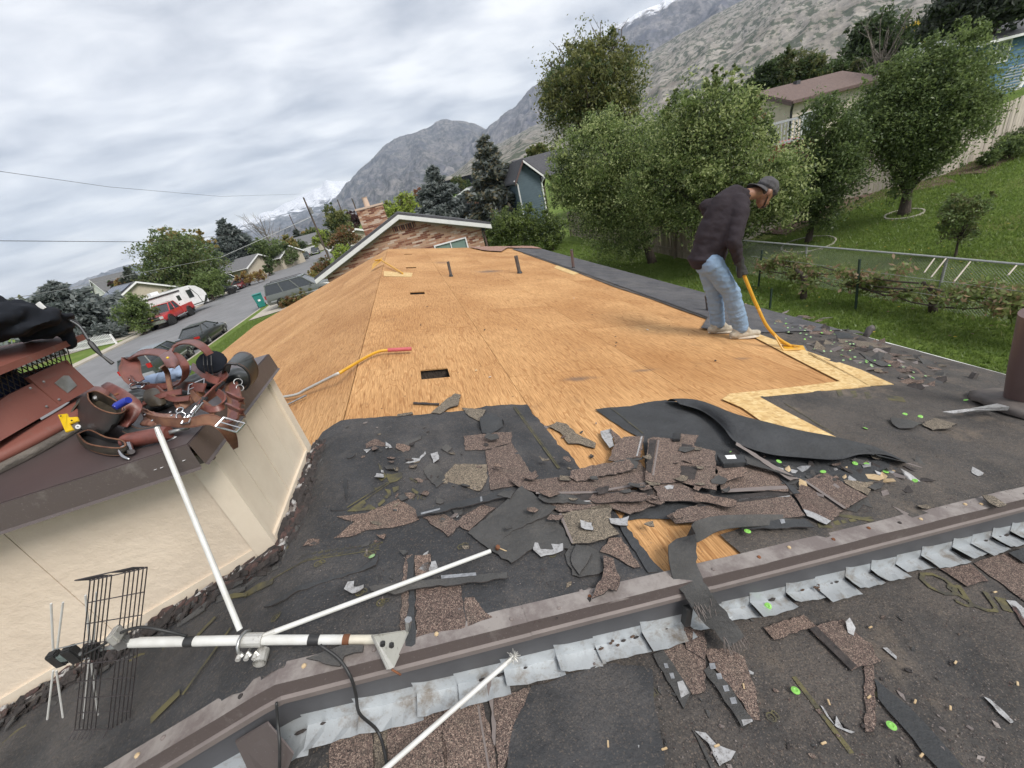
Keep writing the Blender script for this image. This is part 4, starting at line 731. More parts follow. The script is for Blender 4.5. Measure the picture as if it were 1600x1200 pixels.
# --- red brick house between the spruces
p = under(742, 340, 58); zr_ = atd(742, 292, 58).z; rb = gable_house('brick_house', 'small red brick house peeking out between the two spruces', (p.x + 2.2, p.y + 4, 0), -.5, 8, 9, p.z - .3, zr_ - 1.4, zr_, 'redbrick', 'roof_grey', .4, 'white', [('W', 2.0, p.z + 1.9, 1.6, 1.1), ('S', -1.6, p.z + 1.6, 1.8, 1.2)], sid=False)
MB().box((-4.08, -4.6, p.z - .3), (-4.02, 4.5, p.z + 1.1)).build('wainscot', 'tanwall', rb)
# --- cream house up the slope: ridge along X, west gable towards the garden
XW = 26.; rg = atx(1187, 147, XW); ev = atx(1247, 158, XW); half = rg.y - ev.y; zb = gz(XW, ev.y) - 1.
chs = gable_house('cream_house', 'cream sided house with brown shingle roof up the slope', (XW + 3.2, rg.y, 0), PI / 2, 2 * (half - .45), 6.4, zb, ev.z + (rg.z - ev.z) * .1, rg.z, 'creamhouse', 'roof_brown', .45, 'pipe_brown', [('W', 1.5, ev.z - 1.4, 1.6, 1.2), ('W', -3.2, ev.z - 1.4, 1.2, 1.2)])
MB().tube([(-(half - .45) - .35, 3.45, ev.z), (-(half - .45) - .06, 3.25, ev.z - .45), (-(half - .45) - .06, 3.25, zb)], .07, 6).build('downspout', 'black', chs)
MB().box((-.5, .4, rg.z - .35), (-.2, .7, rg.z + .22)).build('roof_vent', 'roof_dark', chs)
dk = G(1243, 262); d = 24.; dkt = thing('deck', 'red stained deck with white railing below the cream house', 'deck'); p0, p1 = atd(1196, 238, d), atd(1250, 222, d); zt = p1.z; zg = gz(p0.x, p0.y)
dv = Vector((p1.x - p0.x, p1.y - p0.y, 0)); dl = dv.length; dv /= dl; dn = Vector((-dv.y, dv.x, 0))
for i in range(int(dl / .15) + 6): c = Vector((p0.x, p0.y, 0)) + dv * i * .15; MB().obox(c + Vector((0, 0, (zt + zg) / 2 - .1)), dv * .066, dn * .015, Vector((0, 0, (zt - zg) / 2 + .1))).build('board', 'reddeck', dkt)
MB().obox(Vector((p0.x, p0.y, zt + .02)) + dv * dl / 2 + dn * 1.6, dv * (dl / 2 + .6), dn * 1.6, Vector((0, 0, .03))).build('floor', 'reddeck', dkt)
b = MB()
for hh in (.12, .95): b.obox(Vector((p0.x, p0.y, zt + hh)) + dv * dl / 2, dv * (dl / 2 + .6), dn * .03, Vector((0, 0, .045)))
for i in range(int(dl / .12) + 8): b.obox(Vector((p0.x, p0.y, zt + .52)) + dv * (i * .12 - .4), dv * .02, dn * .015, Vector((0, 0, .42)))
b.build('railing', 'white', dkt)
# --- blue house at the top right
ye = 20.5; ea = aty(1549, 68, ye); rz_ = aty(1600, 33, ye + 2.4); b_h = gable_house('blue_house', 'bright blue house with grey roof at the top right edge', (ea.x + 7.5, ye + 2.5, 0), PI / 2, 4.2, 15, gz(ea.x, ye) - .5, ea.z + .15, rz_.z, 'bluesiding', 'roof_dark', .4, 'white', [('W', 5.9, aty(1580, 77, ye).z, 1.0, .95), ('W', 2, aty(1580, 77, ye).z, 1.4, .95)])
st = thing('deck_stairs', 'white outdoor stairs with handrail below the bright blue house', 'stairs'); b = MB(); p0, p1 = aty(1572, 142, 19.), aty(1600, 100, 19.)
for i in range(9): q = p0.lerp(p1, i / 8); MB().box((q.x - .16, 18.5, q.z - .05), (q.x + .16, 19.5, q.z)).build('step', 'white', st)
b.tube([p0 + Vector((0, -.5, .9)), p1 + Vector((0, -.5, .9))], .05, 6); b.tube([p0 + Vector((0, -.5, 0)), p1 + Vector((0, -.5, 0))], .09, 4)
for i in range(8): q = p0.lerp(p1, i / 7); b.tube([q + Vector((0, -.5, 0)), q + Vector((0, -.5, .9))], .025, 4)
b.build('handrail', 'white', st)
# --- church spire
p = under(1449, 70, 112); zt, zs = atd(1457, 19, 112).z, atd(1450, 52, 112).z; sp = thing('church_spire', 'slender white church spire far up the hillside', 'steeple', p)
MB().lathe((p.x, p.y, 0), [(.95, zs), (.5, zs + (zt - zs) * .45), (.03, zt)], 8).build('spire', 'white', sp); b = MB(); b.box((p.x - 1.1, p.y - 1.1, p.z), (p.x + 1.1, p.y + 1.1, zs - .15)); b.box((p.x - 1.3, p.y - 1.3, zs - .15), (p.x + 1.3, p.y + 1.3, zs)); b.build('tower', 'white', sp)
for s in (-1, 1): add_window(sp, (p.x + s * .45, p.y - 1.12, zs - 1.2), (1, 0, 0), (0, -1, 0), .5, 1.3, 'white', 'glass', 0, .06)
# --- houses across the street
p = under(183, 480, 86); s_h = gable_house('tan_house', 'pale tan house with solar panels on its dark roof', (p.x + 1.0, p.y + 3, 0), .75, 8, 11, p.z - .3, -2.55, -.6, 'tanwall', 'roof_dark', .5, 'white', [('W', 2, -3.6, 1.6, 1.1), ('S', -1, -3.4, 1.4, 1.1)], sid=False)
sl = (-.6 + 2.55) / 4.
for sd_ in (-1, 1):
    for i in range(5):
        for j in range(2):
            c = Vector((sd_ * (1.3 + 1.75 * j), -4.2 + 2.1 * i, -.6 - sl * (1.3 + 1.75 * j) + .26)); MB().obox(c, Vector((.84, 0, -sd_ * sl * .84)), Vector((0, 1.0, 0)), Vector((sd_ * sl, 0, 1)).normalized() * .03).build('solar_panel', 'solar', s_h)
p = under(163, 450, 118); gable_house('white_house', 'small white gabled building left of the solar roof', (p.x, p.y + 3, 0), -.5, 4.5, 6, p.z, -1.9, atd(163, 433, 118).z + .1, 'whitewall', 'roof_grey', .3, 'white', [], sid=False)
p = under(365, 432, 96); cpt = gable_house('tan_house', 'low tan house with carport behind the parked dark red car', (p.x - 3, p.y + 6, 0), 1.2, 8, 16, p.z - .2, -3.0, -1.4, 'tanwall', 'roof_grey', .6, 'white', [('W', 3, -3.8, 1.5, 1), ('W', -3, -3.8, 1.5, 1)], sid=False)
b = MB(); b.box((-9.5, -4, -3.1), (-4.7, 3, -2.95)); b.build('carport_roof', 'white', cpt)
for x in (-9.3, -7):
    for y in (-3.7, 2.7): MB().box((x - .08, y - .08, p.z - .2), (x + .08, y + .08, -3.1)).build('post', 'white', cpt)
p = under(472, 395, 136); gable_house('tan_house', 'low distant house with grey roof at the far end of the street', (p.x, p.y + 5, 0), 1.35, 9, 14, p.z, -2.6, atd(470, 370, 136).z, 'tanwall', 'roof_grey', .5, 'white', [('W', 2, -3.6, 1.6, 1.1)], sid=False)
p = under(577, 352, 62); gable_house('white_house', 'pale house front half hidden by the rake of the brick house', (p.x - 3, p.y + 6, 0), .2, 8, 9, p.z, -2.6, -1.0, 'tanwall', 'roof_brown', .4, 'white', [('S', -1, -3.5, 1.4, 1.1)], sid=False)
for i, (px, py, d, w) in enumerate([(428, 428, 100, 9), (300, 395, 210, 12), (520, 350, 230, 10)]):
    p = under(px, py, d); gable_house('far_house', ['pale house behind the broad green street tree', 'roof far away behind the yellow topped tree', 'distant roof low at the end of the street'][i], (p.x, p.y + 4, 0), 1.2, 8, w, p.z, -3, -1.4, 'tanwall', 'roof_grey', .4, 'white', [('W', 0, -3.8, 1.5, 1)], sid=False)
# ------------------------------------------------------------------ fences
def board_mesh(w, h, t):
    b = MB(); b.prism([(-w / 2, 0, 0), (w / 2, 0, 0), (w / 2, 0, h - .03), (w / 2 - .03, 0, h), (-w / 2 + .03, 0, h), (-w / 2, 0, h - .03)], (0, t, 0)); return b
def board_fence(name, label, pts, h, m, w=.14, gap=.008, post=True, wob=.02, group=None):
    root = thing(name, label, 'fence', (0, 0, 0), group); proto = None
    for (a, c) in zip(pts, pts[1:]):
        a, c = Vector(a), Vector(c); n = int((Vector((c.x - a.x, c.y - a.y)).length) / (w + gap)); ang = math.atan2(c.y - a.y, c.x - a.x)
        for i in range(n):
            q = a.lerp(c, (i + .5) / n); q.z = gz(q.x, q.y)
            if proto is None: proto = board_mesh(w, h, .02).build('board', m, root); o = proto
            else: o = proto.copy(); COL.objects.link(o); o.parent = root
            o.location = (q.x, q.y, q.z + random.uniform(-wob, wob)); o.rotation_euler = (random.uniform(-.02, .02), random.uniform(-.02, .02), ang)
        r = MB(); u = Vector((math.cos(ang), math.sin(ang), 0)); nn = Vector((-u.y, u.x, 0))
        for hh in (.35, h - .35): r.obox(Vector(((a.x + c.x) / 2, (a.y + c.y) / 2, (gz(a.x, a.y) + gz(c.x, c.y)) / 2 + hh)) + nn * .045, Vector((c.x - a.x, c.y - a.y, gz(c.x, c.y) - gz(a.x, a.y))) / 2, nn * .02, Vector((0, 0, .045)))
        r.build('rail', m, root)
        for k in range(max(2, int(n * (w + gap) / 2.4) + 1)):
            q = a.lerp(c, k / max(1, int(n * (w + gap) / 2.4))); q.z = gz(q.x, q.y); MB().obox(q + Vector((0, 0, h / 2 - .05)) + nn * .12, u * .05, nn * .05, Vector((0, 0, h / 2))).build('post', m, root)
    return root
board_fence('board_fence', 'old grey board fence running back behind the leafy trees', [(11.5, 14.3, 0), (12.0, 22., 0), (12.3, 31, 0)], 1.75, 'wood_grey', wob=.03)
fp = [G(1191, 366), G(1321, 312), G(1470, 277), G(1549, 241)]; fp.append(fp[-1] + (fp[-1] - fp[-2]) * 1.6)
board_fence('board_fence', 'pale weathered board fence along the top of the back lawn', [(11.6, 15.2, 0)] + fp, 1.8, 'wood_pale', wob=.015)
# raised timber edge and bark mulch under the pale fence
b = MB()
for a, c in zip(fp, fp[1:]):
    for k in range(6):
        p, q = a.lerp(c, k / 6), a.lerp(c, (k + 1) / 6); n0 = Vector((q.y - p.y, p.x - q.x, 0)).normalized()
        W1 = 1.5 + .25 * vnoise(p.x, p.y, .7); W2 = 1.5 + .25 * vnoise(q.x, q.y, .7); V = []
        for j in range(5):
            for s, t_ in ((p, W1 * j / 4), (q, W2 * j / 4)): e = s + n0 * t_; V.append((e.x, e.y, gz(e.x, e.y) + .10 * vnoise(e.x, e.y, .12) + .06 - .08 * (j == 4)))
        b.add(V, [(2 * j, 2 * j + 2, 2 * j + 3, 2 * j + 1) for j in range(4)])
struct('mulch_bed', b, 'mulch')
for i, (px, py, r, mm) in enumerate([(1575, 235, 22, 'l_maple'), (1598, 215, 26, 'l_maple_d'), (1545, 248, 13, 'l_pear')]):
    p = G(px, py + 14); d = math.hypot(p.x, p.y); tree('shrub', ['leafy bush on the mulch at the foot of the pale fence', 'taller leafy bush at the right edge before the pale fence', 'small bush on the mulch left of the leafy bushes'][i], p, T([(px, py, r * .8), (px + r * .7, py - r * .3, r * .6), (px - r * .7, py + r * .2, r * .5)], d), [mm, 'l_pear_d'], 2600, .1, .03, None, 'shrub', limbs=5)
# chain link fence
cl = thing('chain_link_fence', 'chain link fence with steel rail across the back garden', 'fence'); XF = 11.25; y1, y2 = 2.2, 12.75; hF = 1.2
pt = lambda y, h: Vector((XF, y, gz(XF, y) + h))
MB().tube([pt(y1, hF), pt(7, hF + .015), pt(y2, hF)], .024, 8).build('rail', 'rail', cl)
for y in (3.2, 6.5, 9.95, 12.7): MB().tube([pt(y, -.2), pt(y, hF + .03)], .028, 8).build('post', 'rail', cl)
b = MB(); stp = .062; 
for s in (-1, 1):
    y = y1 - hF
    while y < y2 + hF:
        a0, a1 = (y, y + hF) if s > 0 else (y + hF, y); 
        za, zb_ = 0., hF
        if a1 != a0:
            for lim in (y1, y2):
                pass
        p, q = [a0, .02], [a1, hF - .01]; dd = q[0] - p[0]
        def cut(p, q):
            ts = sorted([(y1 - p[0]) / dd, (y2 - p[0]) / dd]); t0, t1 = max(0, ts[0]), min(1, ts[1])
            if t1 <= t0: return None
            return [(p[0] + dd * t, p[1] + (q[1] - p[1]) * t) for t in (t0, t1)]
        r_ = cut(p, q)
        if r_: (ya, za), (yb, zb_) = r_; b.tube([(XF - .03 + .006 * s, ya, gz(XF, ya) + za), (XF - .03 + .006 * s, yb, gz(XF, yb) + zb_)], .0028, 3, caps=False)
        y += stp
b.build('mesh_wire', 'chain', cl, kind='stuff', clean=False)
for i, (a, c) in enumerate([((1191, 391), (1185, 450)), ((1344, 405), (1337, 485)), ((1206, 451), (1203, 485))]):
    g = G(*c); t_ = atd(*a, math.hypot(g.x, g.y)); o = MB().obox(g.lerp(t_, .5), (.022, 0, 0), (0, .012, 0), (t_ - g) / 2); o.obox(g.lerp(t_, .5) + Vector((0, .02, 0)), (.006, 0, 0), (0, .02, 0), (t_ - g) / 2)
    tag(o.build('garden_stake', 'green_post'), ['dark green garden post nearest to the worker by the wire fence', 'dark green garden post in the middle of the wire fence', 'short dark post at the eave between worker and vines'][i], 'post')
for i, (a, c) in enumerate([((1460, 404), (1444, 426)), ((1478, 404), (1455, 433)), ((1516, 409), (1491, 440)), ((1588, 415), (1575, 430))]):
    p, q = atx(*a, XF - .06), atx(*c, XF - .6); tag(MB().tube([p, q], .014, 6).build('slanted_stake', 'wood_pale'), ['pale slanted stick hanging from the fence rail, leftmost', 'pale slanted stick hanging from the fence rail, second from left', 'pale slanted stick with forked end in the vines, third from left', 'pale slanted stick at the right edge of the wire fence'][i], 'stick', 'slanted stakes on the wire fence')
# grape vines on the trellis
gv_ = thing('grape_vine', 'straggly grape vines on a wire trellis along the fence', 'vine', (0, 0, 0)); b = MB()
XV = 10.55
for a, c in [((1257, 432), (1256, 468)), ((1462, 455), (1458, 489))]:
    g = G(*c); t_ = atd(*a, math.hypot(g.x, g.y)); m_ = g.lerp(t_, .5) + Vector((.05, .06, 0)); b.tube([g - Vector((0, 0, .1)), m_, t_, t_ + Vector((.02, .3, .15))], [.10, .075, .085, .04], 7)
for k in range(14):
    y = random.uniform(3.2, 10.5); z = gz(XV, y) + random.uniform(.45, .85); b.tube([(XV + random.uniform(-.1, .1), y + j * .45, z + random.uniform(-.12, .12)) for j in range(5)], [.022, .02, .016, .012, .006], 5)
b.build('stems', 'bark', gv_, smooth=True, clean=False)
for hh in (.62, .95): MB().tube([(XV, 2.5, gz(XV, 3) + hh), (XV, 11.3, gz(XV, 11) + hh)], .006, 4).build('trellis_wire', 'rail', gv_)
bl = []
for k in range(34): y = random.uniform(2.4, 10.8); bl.append(((XV + random.uniform(-.25, .3), y, gz(XV, y) + random.uniform(.45, 1.05) * (1 if y < 7.5 else .93)), (random.uniform(.12, .3), random.uniform(.25, .5), random.uniform(.1, .22))))
me, Cs = leafcloud('leaves', bl, 5200, .12, ['l_vine', 'l_maple', 'l_dry'], 8, .45, .1, weights=(.42, .3, .28)); o = bpy.data.objects.new('leaves', me); COL.objects.link(o); o.parent = gv_
# tree rings, grass
for i, (px, py, r) in enumerate([(1262, 383, .8), (1412, 336, .5)]):
    p = G(px, py); b = MB(); n = 28
    for k in range(n):
        a, c = 2 * PI * k / n, 2 * PI * (k + 1) / n
        P_ = [(p.x + rr * math.cos(t_), p.y + rr * math.sin(t_), gz(p.x + rr * math.cos(t_), p.y + rr * math.sin(t_)) + zz) for t_ in (a, c) for rr, zz in ((r, .05), (r + .05, .05), (r + .05, -.05), (r, -.05))]
        b.add(P_, [(0, 1, 5, 4), (1, 2, 6, 5), (3, 0, 4, 7)])
    tag(b.build('tree_ring', 'concrete_ring'), ['pale edging ring round the smaller dark green tree', 'pale edging ring round the vase-shaped tree'][i], 'edging')
def blades(name, label, n, box, hgt, keep=None):
    x = RNG.uniform(box[0], box[1], n); y = RNG.uniform(box[2], box[3], n)
    if keep is not None: k = keep(x, y); x, y = x[k], y[k]
    n = len(x); z = np.array([gz(a, c) for a, c in zip(x, y)]); P = np.stack([x, y, z], 1); a = RNG.uniform(0, 2 * PI, n); h = hgt * (.5 + RNG.random(n)); w = .012 + .012 * RNG.random(n)
    dx, dy = np.cos(a) * w, np.sin(a) * w; l = RNG.normal(size=(n, 2)) * hgt * .5
    co = np.stack([P + np.stack([-dx, -dy, 0 * dx], 1), P + np.stack([dx, dy, 0 * dx], 1), P + np.stack([l[:, 0], l[:, 1], h], 1)], 1).reshape(-1, 3).astype(np.float32)
    me = bpy.data.meshes.new(name); me.vertices.add(3 * n); me.vertices.foreach_set('co', co.ravel()); me.loops.add(3 * n); me.loops.foreach_set('vertex_index', np.arange(3 * n, dtype=np.int32)); me.polygons.add(n)
    me.polygons.foreach_set('loop_start', np.arange(0, 3 * n, 3, dtype=np.int32)); me.polygons.foreach_set('loop_total', np.full(n, 3, dtype=np.int32)); me.materials.append(MT['blade']); me.update(calc_edges=True)
    o = bpy.data.objects.new(name, me); COL.objects.link(o); o['kind'] = 'stuff'; o['label'] = label; return o
blades('grass', 'short green grass of the back lawn', 200000, (5, 26, 2.5, 18), .075, lambda x, y: (y < 14.5) | (x < 11.2))
blades('grass', 'grass beside the roof edge in the narrow side garden', 30000, (6, 11.2, 18, 34), .08)
blades('grass', 'grass verge of the front garden along the kerb', 45000, (-14.4, -7.5, 12, 36), .08)
# fallen yellow leaves on the lawn
b = MB(); 
for k in range(320):
    x, y = random.uniform(9, 19), random.uniform(3, 14); a = random.random() * 6; z = gz(x, y) + .05 + .02 * random.random(); u = Vector((math.cos(a), math.sin(a), .1)) * .035; v = Vector((-math.sin(a), math.cos(a), .15)) * .025; c = Vector((x, y, z)); b.add([c - u, c - v, c + u, c + v], [(0, 1, 2, 3)], random.randrange(2))
o = b.build('fallen_leaves', ['l_yellow', 'l_dry'], None, kind='stuff', clean=False); o['label'] = 'fallen yellow leaves scattered over the back lawn'
# ------------------------------------------------------------------ street furniture
def picket_fence(label, pts, h=1.0):
    root = thing('picket_fence', label, 'fence'); proto = None
    for a, c in zip(pts, pts[1:]):
        n = int((c - a).length / .19); ang = math.atan2(c.y - a.y, c.x - a.x); u = (c - a).normalized()
        for i in range(n):
            q = a.lerp(c, (i + .5) / n); q.z = gz(q.x, q.y) + .08
            if proto is None:
                b = MB(); b.prism([(-.038, 0, 0), (.038, 0, 0), (.038, 0, h - .08), (0, 0, h), (-.038, 0, h - .08)], (0, .025, 0)); o = proto = b.build('picket', 'white', root)
            else: o = proto.copy(); COL.objects.link(o); o.parent = root
            o.location = q; o.rotation_euler = (0, 0, ang)
        r = MB()
        for hh in (.3, h - .2): r.obox(a.lerp(c, .5) * 1 + Vector((0, 0, hh)), (c - a) / 2, Vector((-u.y, u.x, 0)) * .025, Vector((0, 0, .045)))
        r.build('rail', 'white', root)
        for q in (a, c): MB().obox(Vector((q.x, q.y, gz(q.x, q.y) + h / 2 + .05)), (.07, 0, 0), (0, .07, 0), (0, 0, h / 2 + .08)).build('post', 'white', root)
    return root
a = G(184, 539); c = G(106, 553); picket_fence('white picket fence along the kerb behind the jacket', [a, c, c + (c - a) * .5 + Vector((-3, 2, 0))])
wb = G(160, 527); tag(MB().box((wb.x - 4.2, wb.y + 1, gz(wb.x, wb.y)), (wb.x - .6, wb.y + 1.15, wb.z + 2.3)).build('garden_wall', 'whitewall'), 'plain white wall panel behind the picket fence', 'wall')
def pole(label, base, top, d0, r=.16, xf=False, arm=False):
    p = under(*base, d0); t_ = atd(*top, d0); root = thing('utility_pole', label, 'utility pole', p, 'utility poles along the street')
    MB().tube([p, Vector((p.x, p.y, t_.z))], [r, r * .7], 8).build('pole', 'pole', root)
    if arm: MB().obox((p.x, p.y - .1, t_.z - .5), (1.1, .2, 0), (0, .06, 0), (0, 0, .06)).build('crossarm', 'pole', root)
    for s in (-.9, 0, .9): MB().lathe((p.x + s * (1 if arm else .05), p.y - .1 - s * .1, t_.z - (.44 if arm else .1)), [(.03, 0), (.05, .08), (.03, .16)], 6).build('insulator', 'transformer', root)
    if xf: MB().lathe((p.x + .35, p.y - .2, t_.z - 2.6), [(.05, 0), (.26, .05), (.26, .95), (.1, 1.05)], 10).build('transformer', 'transformer', root)
    return Vector((p.x, p.y, t_.z))
P1 = pole('nearest utility pole with grey transformer can beside the street', (515, 405), (473, 309), 80, .17, True)
P2 = pole('utility pole above the small distant pine', (463, 360), (452, 335), 150, .16)
P3 = pole('utility pole behind the tall green and gold street tree', (545, 358), (522, 313), 96, .15)
P4 = pole('utility pole just left of the brick chimney', (566, 353), (546, 311), 92, .15)
P5 = pole('thin distant pole right of the brick chimney', (580, 335), (574, 318), 150, .12)
def wire(label, pts, r, sag=.0, m='wire'):
    b = MB(); Q = []
    for a, c in zip(pts, pts[1:]):
        for i in range(13): t_ = i / 12; q = a.lerp(c, t_); q.z -= sag * 4 * t_ * (1 - t_); Q.append(q)
    tag(b.tube(Q, r, 4, caps=False).build('power_line', m, clean=False), label, 'power line', 'power lines over the street')
wire('thin power line curving across the sky at left, uppermost', [atd(-40, 262, 60), atd(170, 292, 80), atd(345, 307, 110), atd(470, 303, 150)], .022)
wire('power line running level across the sky at left', [atd(-40, 376, 50), atd(235, 378, 62), atd(310, 372, 72), atd(395, 362, 85)], .028)
wire('service line slanting down across the large street tree', [atd(20, 466, 46), atd(110, 450, 55), atd(225, 425, 66), atd(345, 402, 80), P1 + Vector((0, 0, -3))], .03, 0, 'rail')
# ------------------------------------------------------------------ vehicles (front towards +Y in local space, on z = 0)
def wheel(root, x, y, r, w=.22):
    t_ = MB(); t_.lathe((x, y, r), [(r * .62, -w / 2), (r * .93, -w / 2), (r, -w * .35), (r, w * .35), (r * .93, w / 2), (r * .62, w / 2)], 18, None, 'X'); o = sub(t_.build('wheel', 'tyre', root, smooth=.6))
    s = 1 if x > 0 else -1; m_ = MB(); m_.lathe((x + s * w * .32, y, r), [(r * .64, -.02), (r * .64, .02), (r * .2, .05), (.02, .05)], 14, None, 'X')
    for k in range(5): a = 2 * PI * k / 5; m_.obox((x + s * w * .46, y + math.cos(a) * r * .4, r + math.sin(a) * r * .4), (.012, 0, 0), (0, math.cos(a) * r * .22, math.sin(a) * r * .22), (0, -math.sin(a) * .03, math.cos(a) * .03))
    m_.build('rim', 'rim', o)
def loft(st, mi=None):
    """stations (y, half width low, half width high, z low, z mid, z top)"""
    b = MB(); n = 8
    for y, w0, w1, z0, zm, z1 in st: b.v += [(-w0 * .92, y, z0), (-w0, y, z0 + .12), (-w0, y, zm), (-w1, y, z1), (w1, y, z1), (w0, y, zm), (w0, y, z0 + .12), (w0 * .92, y, z0)]
    b.f = [(i * n + j, i * n + (j + 1) % n, (i + 1) * n + (j + 1) % n, (i + 1) * n + j) for i in range(len(st) - 1) for j in range(n)] + [tuple(range(n)), tuple(range((len(st) - 1) * n, len(st) * n))[::-1]]; b.mi = [0] * len(b.f); return b
def cabin(root, ys, zb, zt, wb, wt, paintm, pill=(.0,)):
    """glasshouse between y positions (rear base, rear top, front top, front base)"""
    y0, y1, y2, y3 = ys; V = [(-wb, y0, zb), (wb, y0, zb), (wb, y3, zb), (-wb, y3, zb), (-wt, y1, zt), (wt, y1, zt), (wt, y2, zt), (-wt, y2, zt)]
    MB().add(V, [(0, 3, 2, 1), (4, 5, 6, 7), (0, 1, 5, 4), (1, 2, 6, 5), (2, 3, 7, 6), (3, 0, 4, 7)]).build('windows', 'carglass', root)
    r = MB(); r.prism([(-wt - .015, y1 - .06, zt), (wt + .015, y1 - .06, zt), (wt + .015, y2 + .04, zt), (-wt - .015, y2 + .04, zt)], (0, 0, .06)); r.build('roof', paintm, root, bevel=.02)
    for s in (-1, 1):
        for (ya, yb) in [(y0 + .04, y1), (y3 - .04, y2)] + [(y0 + (y3 - y0) * q, y1 + (y2 - y1) * q) for q in pill]:
            MB().tube([(s * (wb + .006), ya, zb), (s * (wt + .006), yb, zt)], .045, 5).build('pillar', paintm, root)
def lights(root, w, yr, yf, zr_, zf, wide=.3, hh=.08):
    for s in (-1, 1): MB().obox((s * (w - wide * .6), yr, zr_), (wide / 2, .0, 0), (0, .04, 0), (0, 0, hh)).build('tail_lamp', 'tail', root); MB().obox((s * (w - wide * .6), yf, zf), (wide / 2, 0, 0), (0, .04, 0), (0, 0, hh)).build('headlamp', 'headlamp', root)
def mirrors(root, w, y, z, m):
    for s in (-1, 1): MB().obox((s * (w + .09), y, z), (.09, 0, 0), (0, .04, 0), (0, 0, .06)).build('mirror', m, root, bevel=.015)
def plates(root, y): MB().obox((0, y, .62), (.16, 0, 0), (0, .01, 0), (0, 0, .08)).build('number_plate', 'plate', root)
def sedan(label, m, name='parked_car', cat='car', long=4.75, group='cars along the street', grille=True):
    r = thing(name, label, cat, (0, 0, 0), group); h = long / 2
    loft([(-h, .72, .66, .38, .55, .72), (-h + .12, .86, .74, .26, .68, .98), (-h + .9, .90, .78, .24, .74, 1.0), (0, .91, .80, .22, .76, .98), (h - 1.35, .90, .78, .24, .74, .95), (h - .25, .86, .66, .26, .66, .78), (h, .70, .55, .36, .52, .62)]).build('body', m, r, smooth=.7)
    cabin(r, (-h + .72, -h + 1.45, h - 2.15, h - 1.2), .96, 1.40, .78, .58, m, (.42,)); lights(r, .86, -h + .05, h - .14, .80, .64, .34, .075); mirrors(r, .82, h - 1.6, 1.0, m)
    MB().obox((0, -h + .0, .45), (.7, 0, 0), (0, .05, 0), (0, 0, .1)).build('bumper', m, r, bevel=.03); MB().obox((0, h - .02, .44), (.7, 0, 0), (0, .05, 0), (0, 0, .1)).build('bumper', m, r, bevel=.03); plates(r, -h - .02)
    for x in (-.80, .80):
        for y in (-h + .95, h - .95): wheel(r, x, y, .33)
    return r
def wagon(label, m, name='parked_car', cat='car', long=4.9, H=1.75, group='cars along the street', rack=True):
    r = thing(name, label, cat, (0, 0, 0), group); h = long / 2
    loft([(-h, .80, .78, .42, .75, 1.0), (-h + .08, .90, .84, .36, .85, 1.08), (0, .93, .85, .34, .88, 1.08), (h - 1.35, .92, .84, .34, .86, 1.06), (h - .25, .88, .72, .38, .78, .94), (h, .76, .62, .45, .62, .78)]).build('body', m, r, smooth=.7)
    cabin(r, (-h + .06, -h + .28, h - 2.05, h - 1.3), 1.06, H - .06, .84, .68, m, (.36, .68)); lights(r, .88, -h + .02, h - .12, .95, .78, .22, .13); mirrors(r, .88, h - 1.6, 1.12, m); plates(r, -h - .02)
    b = MB()
    for s in (-1, 1): b.tube([(s * .55, -h + .4, H), (s * .55, -h + .45, H + .07), (s * .55, h - 2.3, H + .07), (s * .55, h - 2.25, H)], .02, 5)
    if rack: b.build('roof_rack', 'black', r)
    for yb in (-h + .0, h - .02): MB().obox((0, yb, .5), (.78, 0, 0), (0, .06, 0), (0, 0, .11)).build('bumper', 'p_silver', r, bevel=.03)
    MB().box((-.935, -h + .3, .55), (.935, h - .5, .62)).build('side_trim', 'p_silver', r)
    for x in (-.82, .82):
        for y in (-h + .98, h - .95): wheel(r, x, y, .37, .24)
    return r
